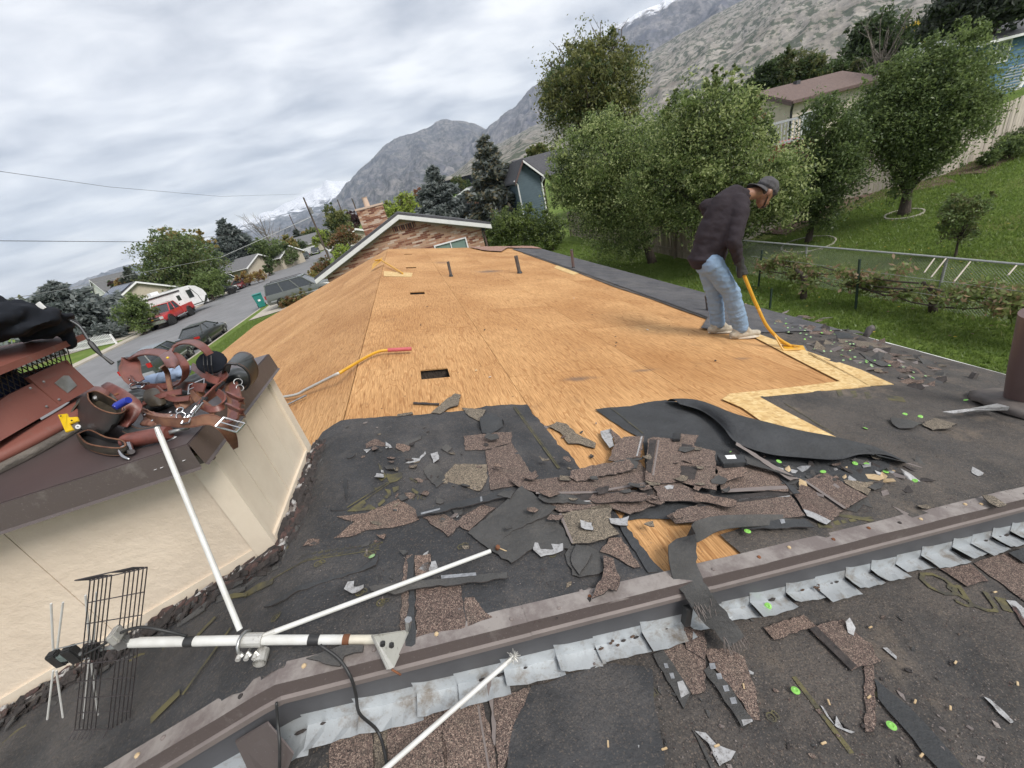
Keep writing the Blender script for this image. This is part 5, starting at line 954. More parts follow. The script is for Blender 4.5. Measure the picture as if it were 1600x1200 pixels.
def pickup(label, m, name='pickup_truck'):
    r = thing(name, label, 'pickup truck'); h = 2.8
    loft([(-h + 2.25, .90, .90, .55, .95, 1.22), (h - 1.5, .94, .92, .55, .95, 1.22), (h - .4, .93, .84, .58, .95, 1.12), (h, .90, .80, .62, .85, 1.05)]).build('body', m, r, smooth=.6)
    b = MB(); b.box((-.93, -h, .6), (.93, -h + 2.24, .72))
    for s in (-1, 1): b.box((min(s * .93, s * .86), -h, .72), (max(s * .93, s * .86), -h + 2.24, 1.24))
    b.box((-.86, -h, .72), (.86, -h + .07, 1.22)); b.box((-.86, -h + 2.18, .72), (.86, -h + 2.24, 1.24)); b.build('cargo_bed', m, r)
    cabin(r, (-h + 2.2, -h + 2.42, h - 2.15, h - 1.45), 1.2, 1.86, .86, .68, m, (.5,)); mirrors(r, .98, h - 1.75, 1.3, 'black')
    MB().obox((0, h + .06, .62), (.96, 0, 0), (0, .1, 0), (0, 0, .14)).build('bumper', 'chrome', r, bevel=.04); MB().obox((0, -h - .06, .62), (.9, 0, 0), (0, .1, 0), (0, 0, .12)).build('bumper', 'chrome', r, bevel=.04)
    g = sub(MB().obox((0, h + .02, .93), (.6, 0, 0), (0, .03, 0), (0, 0, .15)).build('grille', 'black', r)); MB().obox((0, h + .06, .93), (.6, 0, 0), (0, .02, 0), (0, 0, .035)).build('grille_bar', 'chrome', g); MB().obox((0, h + .075, .93), (.09, 0, 0), (0, .012, 0), (0, 0, .05)).build('badge', 'yellow', g)
    lights(r, .92, -h - .0, h + .02, 1.0, .95, .28, .12)
    for s in (-1, 1): MB().tube([(s * 1.0, -.95, .5), (s * 1.02, h - 1.75, .5)], .06, 6).build('side_step', 'chrome', r); MB().obox((s * .84, -h + .35, .5), (.16, 0, 0), (0, .02, 0), (0, 0, .22)).build('mud_flap', 'black', r)
    for x in (-.84, .84):
        for y in (-h + 1.15, h - .98): wheel(r, x, y, .44, .32); MB().lathe((x, y, .46), [(.50, -.17), (.56, -.14), (.56, .14), (.50, .17)], 16, None, 'X', cap=False).build('wheel_arch', 'black', r)
    return r
zs = -5.40
def vec2(p): return Vector((p.x, p.y))
def street(px, py, z=zs): return vec2(atz(px, py, z))
pk = pickup('bright red pickup truck parked facing the camera across the street', 'p_red'); fw, rw = street(271, 507), street(299, 493); dr = (fw - rw).normalized(); c = (fw + rw) / 2 + Vector((dr.y, -dr.x)) * .84
place(pk, (c.x, c.y, zs), math.atan2(dr.y, dr.x) - PI / 2, 1.17)
s1 = sedan('black sedan parked at the near kerb seen from behind', 'p_black'); c = (street(333, 536) + street(353, 521)) / 2; place(s1, (c.x - .88, c.y, zs), .0)
s2 = wagon('dark green-grey car parked at the near kerb behind the tool belts', 'p_green', H=1.6, rack=False); c = street(303, 557); place(s2, (c.x - .9, c.y - 1.55, zs), 0)
s3 = wagon('grey estate car with roof rack parked on the driveway beside the bin', 'p_grey', 'estate_car', 'car', 5.0, 1.8, None); c = atz(436, 481, gz(-12, 40) + .06); place(s3, (c.x + 2.3, c.y + .6, gz(-12, 42) + .06), -PI / 2, 1.14)
s4 = sedan('dark red sedan parked at the far kerb beside brown bushes', 'p_dkred'); c = (street(376, 452) + street(398, 444)) / 2; place(s4, (c.x - 1.0, c.y + .3, zs), PI)
s5 = sedan('pale mint car at the far kerb further up the street', 'p_mint'); c = street(455, 412); place(s5, (c.x, c.y, zs), PI)
s6 = wagon('black off-road car far up the street', 'p_black', 'off_road_car', 'car', 4.2, 1.85, None); c = street(495, 397); place(s6, (c.x, c.y, zs), PI + .1)
s7 = wagon('dark green car on the drive beside the mint car', 'p_green', 'parked_car', 'car', 4.6, 1.7); c = under(468, 403, 112); place(s7, (c.x, c.y, gz(c.x, c.y)), 2.2)
s8 = sedan('red car on the lawn behind the picket fence', 'p_red'); c = G(186, 521); place(s8, (c.x, c.y + .4, gz(c.x, c.y)), 1.25)
s9 = pickup('black pickup truck parked under the tree beyond the trailer', 'p_black'); c = under(345, 455, 74); place(s9, (c.x - 1, c.y + 1, gz(c.x, c.y)), -1.3)
s10 = wagon('pale van under the carport of the low tan house', 'p_silver', 'parked_van', 'van', 4.8, 1.9, None); c = under(357, 432, 92); place(s10, (c.x, c.y, gz(c.x, c.y)), -1.2)
wt = thing('enclosed_trailer', 'long low white trailer parked far up the street', 'trailer', (0, 0, 0)); MB().box((-1.1, -7, .5), (1.1, 7, 2.1)).build('body', 'p_white', wt, bevel=.1); MB().box((-1.12, -7.02, .8), (1.12, 7.02, .9)).build('stripe', 'p_silver', wt)
for x in (-.95, .95):
    for y in (-.6, .6): wheel(wt, x, y, .36)
c = under(478, 398, 122); place(wt, (c.x, c.y, gz(c.x, c.y)), -.12)
wt2 = sedan('white car parked at the far end of the street', 'p_white'); c = street(507, 389); place(wt2, (c.x, c.y, zs), PI)
# travel trailer
tr_ = thing('travel_trailer', 'white travel trailer with dark windows and awning behind the red pickup', 'camper'); Lt, Wt = 3.7, 1.2; b = MB()
prof = [(-Lt, .75), (Lt - .5, .75), (Lt + .1, 1.0), (Lt + .45, 1.7), (Lt + .3, 2.35), (Lt - .3, 2.95), (Lt - 1.0, 3.2), (-Lt + .3, 3.2), (-Lt, 3.1)]
b.prism([(-Wt, y, z) for y, z in prof], (2 * Wt, 0, 0)); b.build('body', 'p_white', tr_, bevel=.05)
for s in (1, -1):
    for y, z, w, h in [(-.55, 2.0, .36, .2), (-2.0, 1.95, .24, .07), (2.35, 2.3, .26, .42)]: add_window(tr_, (s * (Wt + .0), y, z), (0, s, 0), (s, 0, 0), 2 * w, 2 * h, 'black', 'carglass', 0, .04)
    d_ = sub(MB().obox((s * (Wt + .01), .95, 1.75), (.015, 0, 0), (0, .36, 0), (0, 0, .95)).build('door', 'white', tr_, bevel=.01)); MB().obox((s * (Wt + .03), .98, 2.2), (.01, 0, 0), (0, .2, 0), (0, 0, .3)).build('door_window', 'carglass', d_); MB().obox((s * (Wt + .035), .7, 1.6), (.01, 0, 0), (0, .03, 0), (0, 0, .05)).build('handle', 'black', d_)
    MB().obox((s * (Wt + .012), .3, .98), (.008, 0, 0), (0, Lt - .6, 0), (0, 0, .06)).build('stripe', 'p_grey', tr_); MB().tube([(s * (Wt + .08), -2.6, 2.98), (s * (Wt + .08), 1.4, 2.98)], .07, 6).build('awning', 'black', tr_)
    MB().tube([(s * (Wt + .02), 2.6, 3.0), (s * (Wt + .02), 3.1, 1.9), (s * (Wt + .02), 3.2, .9)], .03, 4).build('trim', 'black', tr_)
MB().prism([(-Wt - .01, Lt - .45, .76), (-Wt - .01, Lt + .14, 1.02), (-Wt - .01, Lt + .47, 1.6), (-Wt - .01, Lt + .2, 1.6)], (2 * Wt + .02, 0, 0)).build('nose_skirt', 'p_black', tr_)
MB().tube([(-.8, Lt - .3, .65), (0, Lt + 1.5, .6)], .07, 6).tube([(.8, Lt - .3, .65), (0, Lt + 1.5, .6)], .07, 6).build('hitch', 'black', tr_); MB().lathe((0, Lt + .75, .7), [(.2, 0), (.2, .45), (.1, .5)], 10).build('gas_bottle', 'white', tr_); MB().box((-.35, -1, 3.21), (.35, -.2, 3.5)).build('roof_unit', 'white', tr_)
for x in (-1.0, 1.0):
    for y in (-1.2, -.35): wheel(tr_, x, y, .36)
c = under(266, 486, 62.5); place(tr_, (c.x, c.y, gz(c.x, c.y)), -.62)
# wheelie bin
bn = thing('wheelie_bin', 'teal wheelie bin standing behind the grey estate car', 'bin'); b = MB(); b.add([(-.26, -.3, .06), (.26, -.3, .06), (.26, .22, .06), (-.26, .22, .06), (-.33, -.38, 1.05), (.33, -.38, 1.05), (.33, .36, 1.05), (-.33, .36, 1.05)], [(0, 3, 2, 1), (4, 5, 6, 7), (0, 1, 5, 4), (1, 2, 6, 5), (2, 3, 7, 6), (3, 0, 4, 7)]); b.build('body', 'bin', bn, bevel=.03)
MB().prism([(-.35, -.42, 1.06), (.35, -.42, 1.06), (.35, .4, 1.06), (-.35, .4, 1.06)], (0, .0, .06)).build('lid', 'bin', bn, bevel=.02); MB().tube([(-.3, .42, 1.0), (.3, .42, 1.0)], .025, 6).build('handle', 'bin', bn)
for s in (-1, 1): MB().lathe((s * .3, .28, .14), [(.13, -.03), (.13, .03)], 12, None, 'X').build('wheel', 'tyre', bn)
MB().obox((0, -.345, .62), (.09, 0, 0), (0, .008, .0), (0, 0, .07)).build('sticker', 'white', bn)
c = atz(411, 480, -5.27); place(bn, (c.x, c.y, -5.27), .3, 1.2)
# ------------------------------------------------------------------ the house being re-roofed
house = thing('ranch_house', 'low ranch house in the foreground, roof half stripped to bare plywood', 'house')
YN, YF, XE, XL, DS = .86, 15.2, 4.37, -5.9, -.228         # step wall, far gable, eaves, drop to the lower roof
def RP(x, y, dz=0.): return Vector((x, y, rz(x, dz)))
b = MB()
for (ya, yb, dz) in ((YN + .05, YF - .4, -.06), (-2.6, YN + .02, DS - .06)):
    b.prism([(XL + .6, ya, -5.3), (XE - .6, ya, -5.3), (XE - .6, ya, rz(XE - .6, dz)), (XR, ya, ZR + dz), (XL + .6, ya, rz(XL + .6, dz))], (0, yb - ya, 0))
# walls as a hollow shell so that the holes look into a dark attic
w_ = MB(); T_ = .15
for (ya, yb, dz) in ((YN + .05, YF - .4, -.03), (-2.6, YN + .04, DS - .03)):
    for x in (XL + .6, XE - .6): w_.box((x - T_ / 2, ya, -5.3), (x + T_ / 2, yb, rz(x, dz) - .012))
    for y in (ya, yb - T_): w_.prism([(XL + .7, y, -5.3), (XE - .7, y, -5.3), (XE - .7, y, rz(XE - .7, dz)), (XR, y, ZR + dz), (XL + .7, y, rz(XL + .7, dz))], (0, T_, 0))
w_.build('wall', 'bk0', house)
MB().box((XL + .7, -2.5, -2.75), (XE - .7, YF - .5, -2.7)).build('attic_floor', 'weathered', house)
VH = [(-.246, -.022, 3.03, 3.245), (-.235, -.01, 6.64, 6.86), (-.24, -.015, 9.9, 10.12), (-.24, -.015, 13.1, 13.3)]
def sheet(x0, x1, y0, y1, holes, m, dz=0., th=.012):
    b = MB(); cells = [(x0, x1, y0, y1)]
    for hx0, hx1, hy0, hy1 in holes:
        if hx0 > x0 and hx1 < x1 and hy0 > y0 and hy1 < y1: cells = [(x0, hx0, y0, y1), (hx1, x1, y0, y1), (hx0, hx1, y0, hy0), (hx0, hx1, hy1, y1)]
    for a, c, d, e in cells:
        V = [RP(a, d, dz), RP(c, d, dz), RP(c, e, dz), RP(a, e, dz)]; b.prism(V, (0, 0, -th))
    return b.build('plywood_sheet', m, house)
GAP = .0016
def sheets(side, ys, ye, dz, first_off):
    x = 0.; i = 0; lim = (XE - XR) if side > 0 else (XR - XL)
    while x < lim - .02:
        x2 = min(x + 1.185, lim); y = ys; j = 0; first = (1.22, 2.05, .8, 1.6)[(i + first_off) % 4]
        while y < ye - .02:
            y2 = min(y + (first if j == 0 else 2.44), ye); a, c = (XR + x + GAP, XR + x2 - GAP) if side > 0 else (XR - x2 + GAP, XR - x - GAP)
            if i == 0: a, c = (a + .003, c) if side > 0 else (a, c - .003)
            if i == 0 and side > 0:
                for h in VH:
                    if h[2] < y2 < h[3] + .05: y2 = h[3] + .1
            # each hole must sit inside one sheet
            sheet(a, c, y + GAP, y2 - GAP, VH if side > 0 and dz == 0 else [], 'plywood', dz + random.uniform(-.0012, 0)); y = y2; j += 1
        x = x2; i += 1
sheets(1, YN, YF, 0., 0); sheets(-1, YN, YF, 0., 2); sheets(1, -2.6, YN - .01, DS, 1); sheets(-1, -2.6, YN - .01, DS, 3)
# rafters under the holes
for hx0, hx1, hy0, hy1 in VH: MB().prism([RP(-.755, hy1 + .02, -.015), RP(.4, hy1 + .02, -.015), RP(.4, hy1 + .02, -.16), RP(-.755, hy1 + .02, -.16)], (0, .04, 0)).build('rafter', 'bark', house)
# eave trims
b = MB(); b.prism([RP(XE - .01, YN, .006), RP(XE + .035, YN, .006), RP(XE + .035, YN, -.05), RP(XE - .01, YN, -.05)], (0, YF - YN, 0)); b.build('drip_edge', 'whitewall', house)
b = MB(); b.prism([RP(XE - .01, -2.6, DS + .006), RP(XE + .035, -2.6, DS + .006), RP(XE + .035, -2.6, DS - .05), RP(XE - .01, -2.6, DS - .05)], (0, YN + 2.55, 0)); b.build('drip_edge', 'whitewall', house)
for s, xe in ((1, XE), (-1, XL)):
    g = MB(); p = [(xe + s * .01, rz(xe, -.06)), (xe + s * .02, rz(xe, -.18)), (xe + s * .12, rz(xe, -.18)), (xe + s * .15, rz(xe, -.07)), (xe + s * .14, rz(xe, -.07)), (xe + s * .11, rz(xe, -.165)), (xe + s * .03, rz(xe, -.165))]
    g.prism([(x, YN, z) for x, z in p], (0, YF - YN, 0)); g.build('gutter', 'whitewall', house)
for s, xe in ((1, XE), (-1, XL)): MB().prism([RP(XR, YF, -.012), RP(xe, YF, -.012), RP(xe, YF, -.17), RP(XR, YF, -.17)], (0, .03, 0)).build('rake_board', 'whitewall', house)
# ---- sheets that lie on the deck, clipped to a grid so that they can undulate
def clip(poly, ax, lim, keep_less):
    out = []
    for i in range(len(poly)):
        a, c = poly[i - 1], poly[i]; ia = (a[ax] <= lim) == keep_less; ic = (c[ax] <= lim) == keep_less
        if ia != ic:
            t = (lim - a[ax]) / (c[ax] - a[ax]); out.append((a[0] + (c[0] - a[0]) * t, a[1] + (c[1] - a[1]) * t))
        if ic: out.append(c)
    return out
def torn(poly, amp, step=.03):
    out = []
    for i in range(len(poly)):
        a, c = Vector(poly[i - 1]), Vector(poly[i]); l = (c - a).length; n = max(1, int(l / step)); nn = Vector((-(c - a).y, (c - a).x)) / max(l, 1e-6)
        for k in range(n):
            q = a.lerp(c, k / n)
            if k: q += nn * amp * (noise.noise(Vector((q.x * 9, q.y * 9, 3))) + .5 * noise.noise(Vector((q.x * 40, q.y * 40, 5))))
            out.append((q.x, q.y))
    return out
def lay(name, poly, m, dz=.004, amp=.006, step=.09, label=None, tear=.006, parent=None, fs=4., side=None, base=0.):
    if tear: poly = torn(poly, tear)
    b = MB(); X_ = [p[0] for p in poly]; Y_ = [p[1] for p in poly]; nx = max(1, math.ceil((max(X_) - min(X_)) / step)); ny = max(1, math.ceil((max(Y_) - min(Y_)) / step)); x0, y0 = min(X_), min(Y_); sx, sy = (max(X_) - x0) / nx, (max(Y_) - y0) / ny
    for i in range(nx):
        col = clip(clip(poly, 0, x0 + i * sx, False), 0, x0 + (i + 1) * sx, True)
        if len(col) < 3: continue
        for j in range(ny):
            c = clip(clip(col, 1, y0 + j * sy, False), 1, y0 + (j + 1) * sy, True)
            if len(c) < 3: continue
            V = []
            for x, y in c:
                q = noise.noise(Vector((x * fs, y * fs, 1.7))) * .6 + noise.noise(Vector((x * fs * 2.7, y * fs * 2.7, 4.2))) * .4; V.append(RP(x, y, base + dz + amp * (q + .55)))
            b.add(V, [tuple(range(len(V)))])
    return b.build(name, m, parent or house, label, smooth=True)
def XY(pts, side=1, dz=0.): return [(roof(*p, side, dz).x, roof(*p, side, dz).y) for p in pts]
def Zm(k, pts):
    ox, oy, s = dict(A=(400, 600, 4), B=(800, 600, 4), C=(1150, 500, 3.529), D=(350, 850, 3.2), E=(800, 850, 3.4275), F=(1150, 800, 3), P=(0, 0, 1))[k]; return [(ox + x / s, oy + y / s) for x, y in pts]
# main torn underlayment, right of the ridge
f1 = XY([(587, 655), (618, 652), (650, 650), (690, 648), (722, 644), (745, 640), (760, 636), (800, 634), (824, 634), (836, 652), (870, 690), (900, 725), (920, 748), (945, 780), (970, 818), (1000, 855), (1030, 890)]) + [(.52, YN + .02), (-2.4, YN + .02), (-2.4, 1.47), (-.95, 1.47), (-.95, 2.2)] + XY([(494, 702), (496, 690), (505, 676), (520, 666)], -1)
lay('underlayment_sheet', f1, 'felt', .004, .012, .045, tear=.016)
# middle sheet, its back edge peeled up
f2 = XY([(930, 642), (955, 638), (985, 636), (1012, 630), (1040, 627), (1075, 632), (1110, 640), (1180, 665), (1290, 691), (1420, 724), (1360, 760), (1290, 800), (1160, 822), (1090, 815), (1000, 812), (972, 815), (1010, 740), (1005, 690), (975, 672)])
lay('underlayment_sheet', f2, 'felt_clean', .004, .012, .05)
f3 = XY([(817, 396), (860, 411), (906, 428), (960, 449), (1015, 467), (1060, 484), (1106, 500), (1160, 519), (1210, 534), (1262, 552), (1330, 580), (1394, 603), (1330, 608), (1250, 616), (1186, 622), (1240, 652), (1308, 690), (1400, 722), (1350, 766), (1255, 806), (1165, 826), (1125, 838), (1158, 868), (1112, 884)]) + [(.70, YN + .02), (XE, YN + .02), (XE, 14.2)]
lay('underlayment_sheet', f3, 'felt_dusty', .0065, .010, .07)
fs_ = XY([(800, 390), (836, 401), (906, 426), (1015, 465), (1106, 498)]) + [(2.86, 3.75), (3.3, 3.45), (XE - .01, 3.3), (XE - .01, 14.6)]
lay('underlayment_sheet', fs_, 'felt_grey', .02, .006, .12, 'grey worn strip of underlayment along the eave')
lay('old_shingles', [(2.3, 13.6), (2.75, 13.2), (3.3, 14.6), (XE - .01, 13.9), (XE - .01, 15.15), (2.0, 15.15)], 'old_pink', .03, .02, .12, 'faded pinkish old shingles left at the far corner')
# lower roof in front of the step
lay('underlayment_sheet', [(-3.2, -2.6), (XE, -2.6), (XE, YN - .015), (-3.2, YN - .015)], 'felt_dusty', .004, .008, .08, base=DS, tear=0)
lay('underlayment_sheet', XY([(795, 1200), (812, 1120), (832, 1075), (870, 1066), (960, 1040), (1020, 1050), (1040, 1200), (1000, 1330), (760, 1330)], 1, DS), 'felt', .014, .006, .05, base=DS, tear=.02)
lay('underlayment_sheet', XY([(1365, 1065), (1420, 1110), (1500, 1200), (1700, 1400), (1640, 1400), (1440, 1180), (1370, 1095)], 1, DS), 'felt_clean', .016, .005, .06, base=DS)
# fresh strand board strips around the patch
def slab(name, poly, m, dz=.0, th=.008, parent=None, label=None, tear=.003):
    poly = torn(poly, tear, .06) if tear else poly; b = MB(); b.prism([RP(x, y, dz + th) for x, y in poly], (0, 0, -th)); return b.build(name, m, parent or house, label)
slab('strand_board', XY([(1262, 551), (1345, 580), (1396, 603), (1356, 605), (1330, 590), (1262, 556)]), 'osb', .009, .006, label='pale new strand board strip along the felt edge')
slab('strand_board', XY([(1172, 519), (1262, 551), (1340, 594), (1360, 606), (1187, 623), (1128, 626), (1140, 618), (1250, 606), (1312, 598), (1250, 566), (1170, 524)]), 'osb', .009, .006, label='pale new strand board forming the corner of the patch')
slab('strand_board', XY([(1128, 626), (1187, 623), (1240, 652), (1308, 687), (1250, 679), (1205, 672), (1160, 640)]), 'osb', .0095, .006, label='pale wedge of new strand board beside the peeled felt')
slab('strand_board', XY([(600, 424), (645, 427), (643, 433), (600, 432)]), 'osb', .004, .004, label='small pale patch of strand board at the far ridge')
slab('strand_board', XY([(870, 415), (906, 427), (896, 430), (866, 419)]), 'osb', .003, .004, label='narrow pale strand board sliver at the felt strip')
# ---- step between the roofs: metal flashing runs up and over the ridge
def run(name, prof, m, xa, xb, label=None, wob=0., dz=0.):
    n = max(2, int(abs(xb - xa) / .06)); b = MB()
    for i in range(n + 1):
        x = xa + (xb - xa) * i / n
        for k, (y, z) in enumerate(prof): wv = wob * noise.noise(Vector((x * 5, k * 3.1, 2))); b.v.append(tuple(RP(x, y + wv * .6, z + dz + abs(wv) * .3)))
    P_ = len(prof); b.f = [(i * P_ + k, i * P_ + (k + 1) % P_, (i + 1) * P_ + (k + 1) % P_, (i + 1) * P_ + k) for i in range(n) for k in range(P_)] + [tuple(range(P_)), tuple(range(n * P_, (n + 1) * P_))[::-1]]; b.mi = [0] * len(b.f); return b.build(name, m, house, label)
segs = [(4.55, .66), (.66, -.02), (-.02, -1.35), (-1.35, -2.9)]
for k, (xa, xb) in enumerate(segs):
    dz = .0018 * (k % 2)
    run('flashing_flange', [(.900, .014), (.835, .016), (.835, .008), (.900, .006)], 'brown_metal_dusty', xa, xb, wob=.006, dz=dz)
    run('flashing_face', [(.8345, .016), (.827, -.026), (.835, -.026), (.841, .007)], 'brown_metal', xa, xb, dz=dz)
    run('flashing_hem', [(.8265, -.0265), (.817, -.030), (.8175, -.050), (.835, -.047), (.835, -.0265)], 'hem', xa, xb, dz=dz)
    run('step_wall', [(.8345, -.0475), (.8345, DS + .004), (.856, DS + .004), (.856, -.0475)], 'grey_face', xa, xb)
b = MB(); b.prism([RP(-.93, .826, -.10), RP(-.80, .80, -.07), RP(-.73, .72, -.12), RP(-.80, .70, -.195), RP(-.9, .76, -.18)], (.0, .006, .003)); b.build('bent_flashing_tab', 'brown_metal', house, 'bent brown tab of flashing hanging off the ridge of the step')
x = 4.5; k = 0
while x > -2.2:
    w = random.uniform(.13, .2); dep = random.uniform(.052, .078); li = random.uniform(.002, .009); tw = random.uniform(-.016, .016); n = 6; V = []; ro = random.uniform(-.004, .004)
    if 1:
        b = MB()
        for i in range(n + 1):
            f = i / n; xx = x - w * f; up = .010 * f + (.012 * max(0, f - .75) / .25 if k % 3 else 0)
            for y, dz in ((.834, .07), (.829, .016), (.829 - dep * .5, .014 + li * .4 + .003 * math.sin(i * 1.7 + k)), (.829 - dep + tw * f, .013 + li + .004 * math.sin(i * 2.3 + k * 2))): b.v.append(tuple(RP(xx + ro * (.83 - y) / .1, y, DS + dz + up)))
        b.f = [(i * 4 + j, i * 4 + j + 1, (i + 1) * 4 + j + 1, (i + 1) * 4 + j) for i in range(n) for j in range(3)]; b.mi = [0] * len(b.f)
        b.build('step_flashing', 'galv', house, clean=False)
        if random.random() < .25:
            q = MB()
            for i in range(5): c = RP(x - w * random.random(), .83 - random.random() * .03, DS + .036); q.ell(c, (random.uniform(.004, .014), .005, .003), 6)
            q.build('dirt', 'mulch', house, kind='stuff')
    x -= w * random.uniform(.9, 1.0); k += 1
for i in range(26):
    x = random.uniform(-2., 4.2); s = random.uniform(.004, .012); b = MB(); c = RP(x, .825, DS + .02); b.ell(c, (s * 2.2, s * .7, s * .45), 6); b.build('dirt_clod', 'scrap_edge', house)
# roofing nails and screws in the flange
for i in range(34):
    x = -2.2 + i * .19 + random.uniform(-.07, .07); y = .868 + random.uniform(-.012, .012); p = RP(x, y, .015); MB().lathe((p.x, p.y, p.z), [(.003, -.004), (.0075, .001), (.006, .005), (.002, .006)], 7).build('roof_nail', random.choice(['hem', 'hem', 'chip_wood', 'scrap_edge', 'rust']), house)
# ---- vent pipes
def pipe_at(label, foot, top, r, m, rim=True):
    p = roof(*foot); t_ = aty(*top, p.y); b = MB(); n = 14; h = t_.z - p.z; lean = Vector((t_.x - p.x, 0, h))
    o = sub(b.tube([p - Vector((0, 0, .12)), p + lean * .5, p + lean], r, n).build('vent_pipe', m, house, label, smooth=.6))
    MB().lathe((p.x + lean.x, 0 + p.y, p.z + h), [(r * 1.04, -.02), (r * 1.08, .0), (r * .85, .004), (r * .8, -.05)], n, cap=False).build('rim', 'pipe', o); MB().lathe((p.x, p.y, p.z), [(r * 1.05, .05), (r * 1.6, .0)], n, cap=False).build('collar', 'black', o); return o
pipe_at('thin grey vent pipe on the bare deck, leftmost', (705, 432), (700, 409), .028, 'pipe'); pipe_at('thicker grey vent pipe on the bare deck', (812, 427), (806, 400), .04, 'pipe')
pipe_at('rusty topped pipe standing on the eave strip', (896, 420), (893, 390), .032, 'pipe_brown'); pipe_at('brown pipe hidden behind the worker by the eave', (1108, 487), (1105, 462), .032, 'pipe')
p = roof(1352, 527); MB().tube([p, p + Vector((.02, 0, .04)), p + Vector((.05, .0, .085)), p + Vector((.075, -.01, .09))], [.03, .03, .036, .036], 10).build('vent_stub', 'pipe', house, 'short grey capped stub near the eave', smooth=True)
p = roof(1522, 594); MB().prism([p + Vector((-.03, 0, 0)), p + Vector((.03, 0, 0)), p + Vector((.035, 0, .05)), p + Vector((.0, 0, .065))], (0, .03, 0)).build('eave_clip', 'pipe', house)
# big brown flue at the right edge with loose boot
pf = roof(1592, 640); flue = thing('flue_pipe', 'thick brown metal flue pipe at the right edge with loose collar', 'flue pipe', pf)
tp = aty(1604, 520, pf.y); MB().tube([pf + Vector((.03, 0, -.05)), pf.lerp(tp, .5) + Vector((.03, 0, 0)), tp + Vector((.04, 0, .12))], [.085, .082, .08], 22).build('pipe', 'pipe_brown', flue, smooth=.6)
b = MB(); prof = [(.26, .0), (.262, .035), (.22, .065), (.13, .085), (.10, .10)]; b.lathe((pf.x + .03, pf.y, pf.z), prof, 26, cap=False)
for i, v in enumerate(b.v): x, y, z = v; b.v[i] = (x, y, z - SL * (x - pf.x) + .035 * max(0, (pf.x - x) / .25) ** 2 + .008 * math.sin(x * 31 + y * 17))
b.build('boot', 'boot', flue, smooth=True)
b = MB(); fl = Zm('C', [(1140, 505), (1290, 488), (1440, 460), (1510, 478), (1500, 495), (1330, 495), (1200, 515)]); b.prism([roof(*q, 1, .07 + .03 * (i % 2)) for i, q in enumerate(fl)], (0, 0, -.004)); b.build('torn_flange', 'foil', flue)
vc = thing('vent_cap', 'white vent cap edge just entering at the right border', 'vent', tuple(aty(1606, 500, 2.2)))
c = aty(1611, 500, 2.2); MB().lathe((c.x, c.y, c.z), [(.045, -.06), (.06, -.05), (.062, .03), (.05, .06), (.02, .07)], 14).build('cap', 'white', vc, smooth=True); q = RP(c.x, c.y, 0); MB().tube([(c.x, c.y, q.z - .02), (c.x, c.y, c.z - .05)], .028, 10).build('pipe', 'white', vc)
# ---- printed lettering on the felt
def printed(txt, at_, size, ang, parent=None, dz=.019, base=0., m='print', name='print', skew=1.):
    cu = bpy.data.curves.new(name, 'FONT'); cu.body = txt; cu.size = size; cu.align_x = 'CENTER'; cu.align_y = 'CENTER'; cu.resolution_u = 2; o = bpy.data.objects.new(name, cu); COL.objects.link(o); me = evalmesh(o, name); bpy.data.objects.remove(o)
    ca, sa = math.cos(ang), math.sin(ang)
    for v in me.vertices:
        x, y = at_[0] + (v.co.x * ca - v.co.y * sa) * skew, at_[1] + v.co.x * sa + v.co.y * ca
        q = noise.noise(Vector((x * 4, y * 4, 1.7))) * .6 + noise.noise(Vector((x * 10.8, y * 10.8, 4.2))) * .4; v.co = RP(x, y, base + .0075 + .012 * (q + .55))
    me.materials.append(MT[m]); o = bpy.data.objects.new(name, me); COL.objects.link(o); o.parent = parent or house; return o
def pr(px, txt, size, ang, dz=0., **k): q = roof(*px, 1, dz); printed(txt, (q.x, q.y), size, math.radians(ang), base=dz, **k)
def stripe(a, c, w, dz=.0145, base=0., side=1):
    p, q = roof(*a, side, base), roof(*c, side, base); d = Vector((q.x - p.x, q.y - p.y)); n = Vector((-d.y, d.x)).normalized() * w / 2; b = MB(); K = 14
    for i in range(K + 1):
        x, y = p.x + d.x * i / K, p.y + d.y * i / K; b.v += [tuple(RP(x + n.x, y + n.y, base + dz)), tuple(RP(x - n.x, y - n.y, base + dz))]
    b.f = [(2 * i, 2 * i + 1, 2 * i + 3, 2 * i + 2) for i in range(K)]; b.mi = [0] * K; b.build('printed_line', 'print', house, clean=False)
def mark(z, pts, dz=.0075, base=0.): lay('printed_mark', XY(Zm(z, pts), 1, base), 'print', dz, .012, .05, tear=.004, base=base)
ZM_ = lambda q: [((520 + x / 8.89 - 400) * 4, (710 + y / 8.89 - 600) * 4) for x, y in q]
for q in ([(620, 350), (730, 275), (765, 335), (690, 395)], [(755, 292), (850, 300), (970, 275), (975, 350), (905, 400), (800, 425)], [(215, 825), (440, 665), (480, 700), (400, 790), (470, 760), (520, 715), (625, 790), (560, 805)], [(725, 505), (815, 520), (825, 590), (760, 640), (710, 610), (780, 580), (760, 540)], [(640, 720), (720, 640), (745, 680), (660, 760)], [(580, 480), (640, 500), (620, 540)], [(1070, 345), (1200, 390), (1180, 430), (1090, 380)], [(1120, 500), (1210, 560), (1190, 600), (1110, 540)], [(840, 490), (930, 470), (930, 520), (860, 560)], [(640, 140), (690, 190), (710, 260), (660, 240)]): mark('A', ZM_(q))
stripe((545, 798), (608, 758), .007, .02); pr((656, 782), 'TIC', .045, -10); pr((1080, 640), 'REC', .075, 0)
for i in range(3): x = 1306 + 22 * i; mark('P', [(x, 612 + i), (x + 8, 611 + i), (x + 12, 620 + i * 1.4), (x + 4, 622 + i * 1.4)])
mark('P', [(1384, 620), (1410, 623), (1415, 631), (1388, 627)])
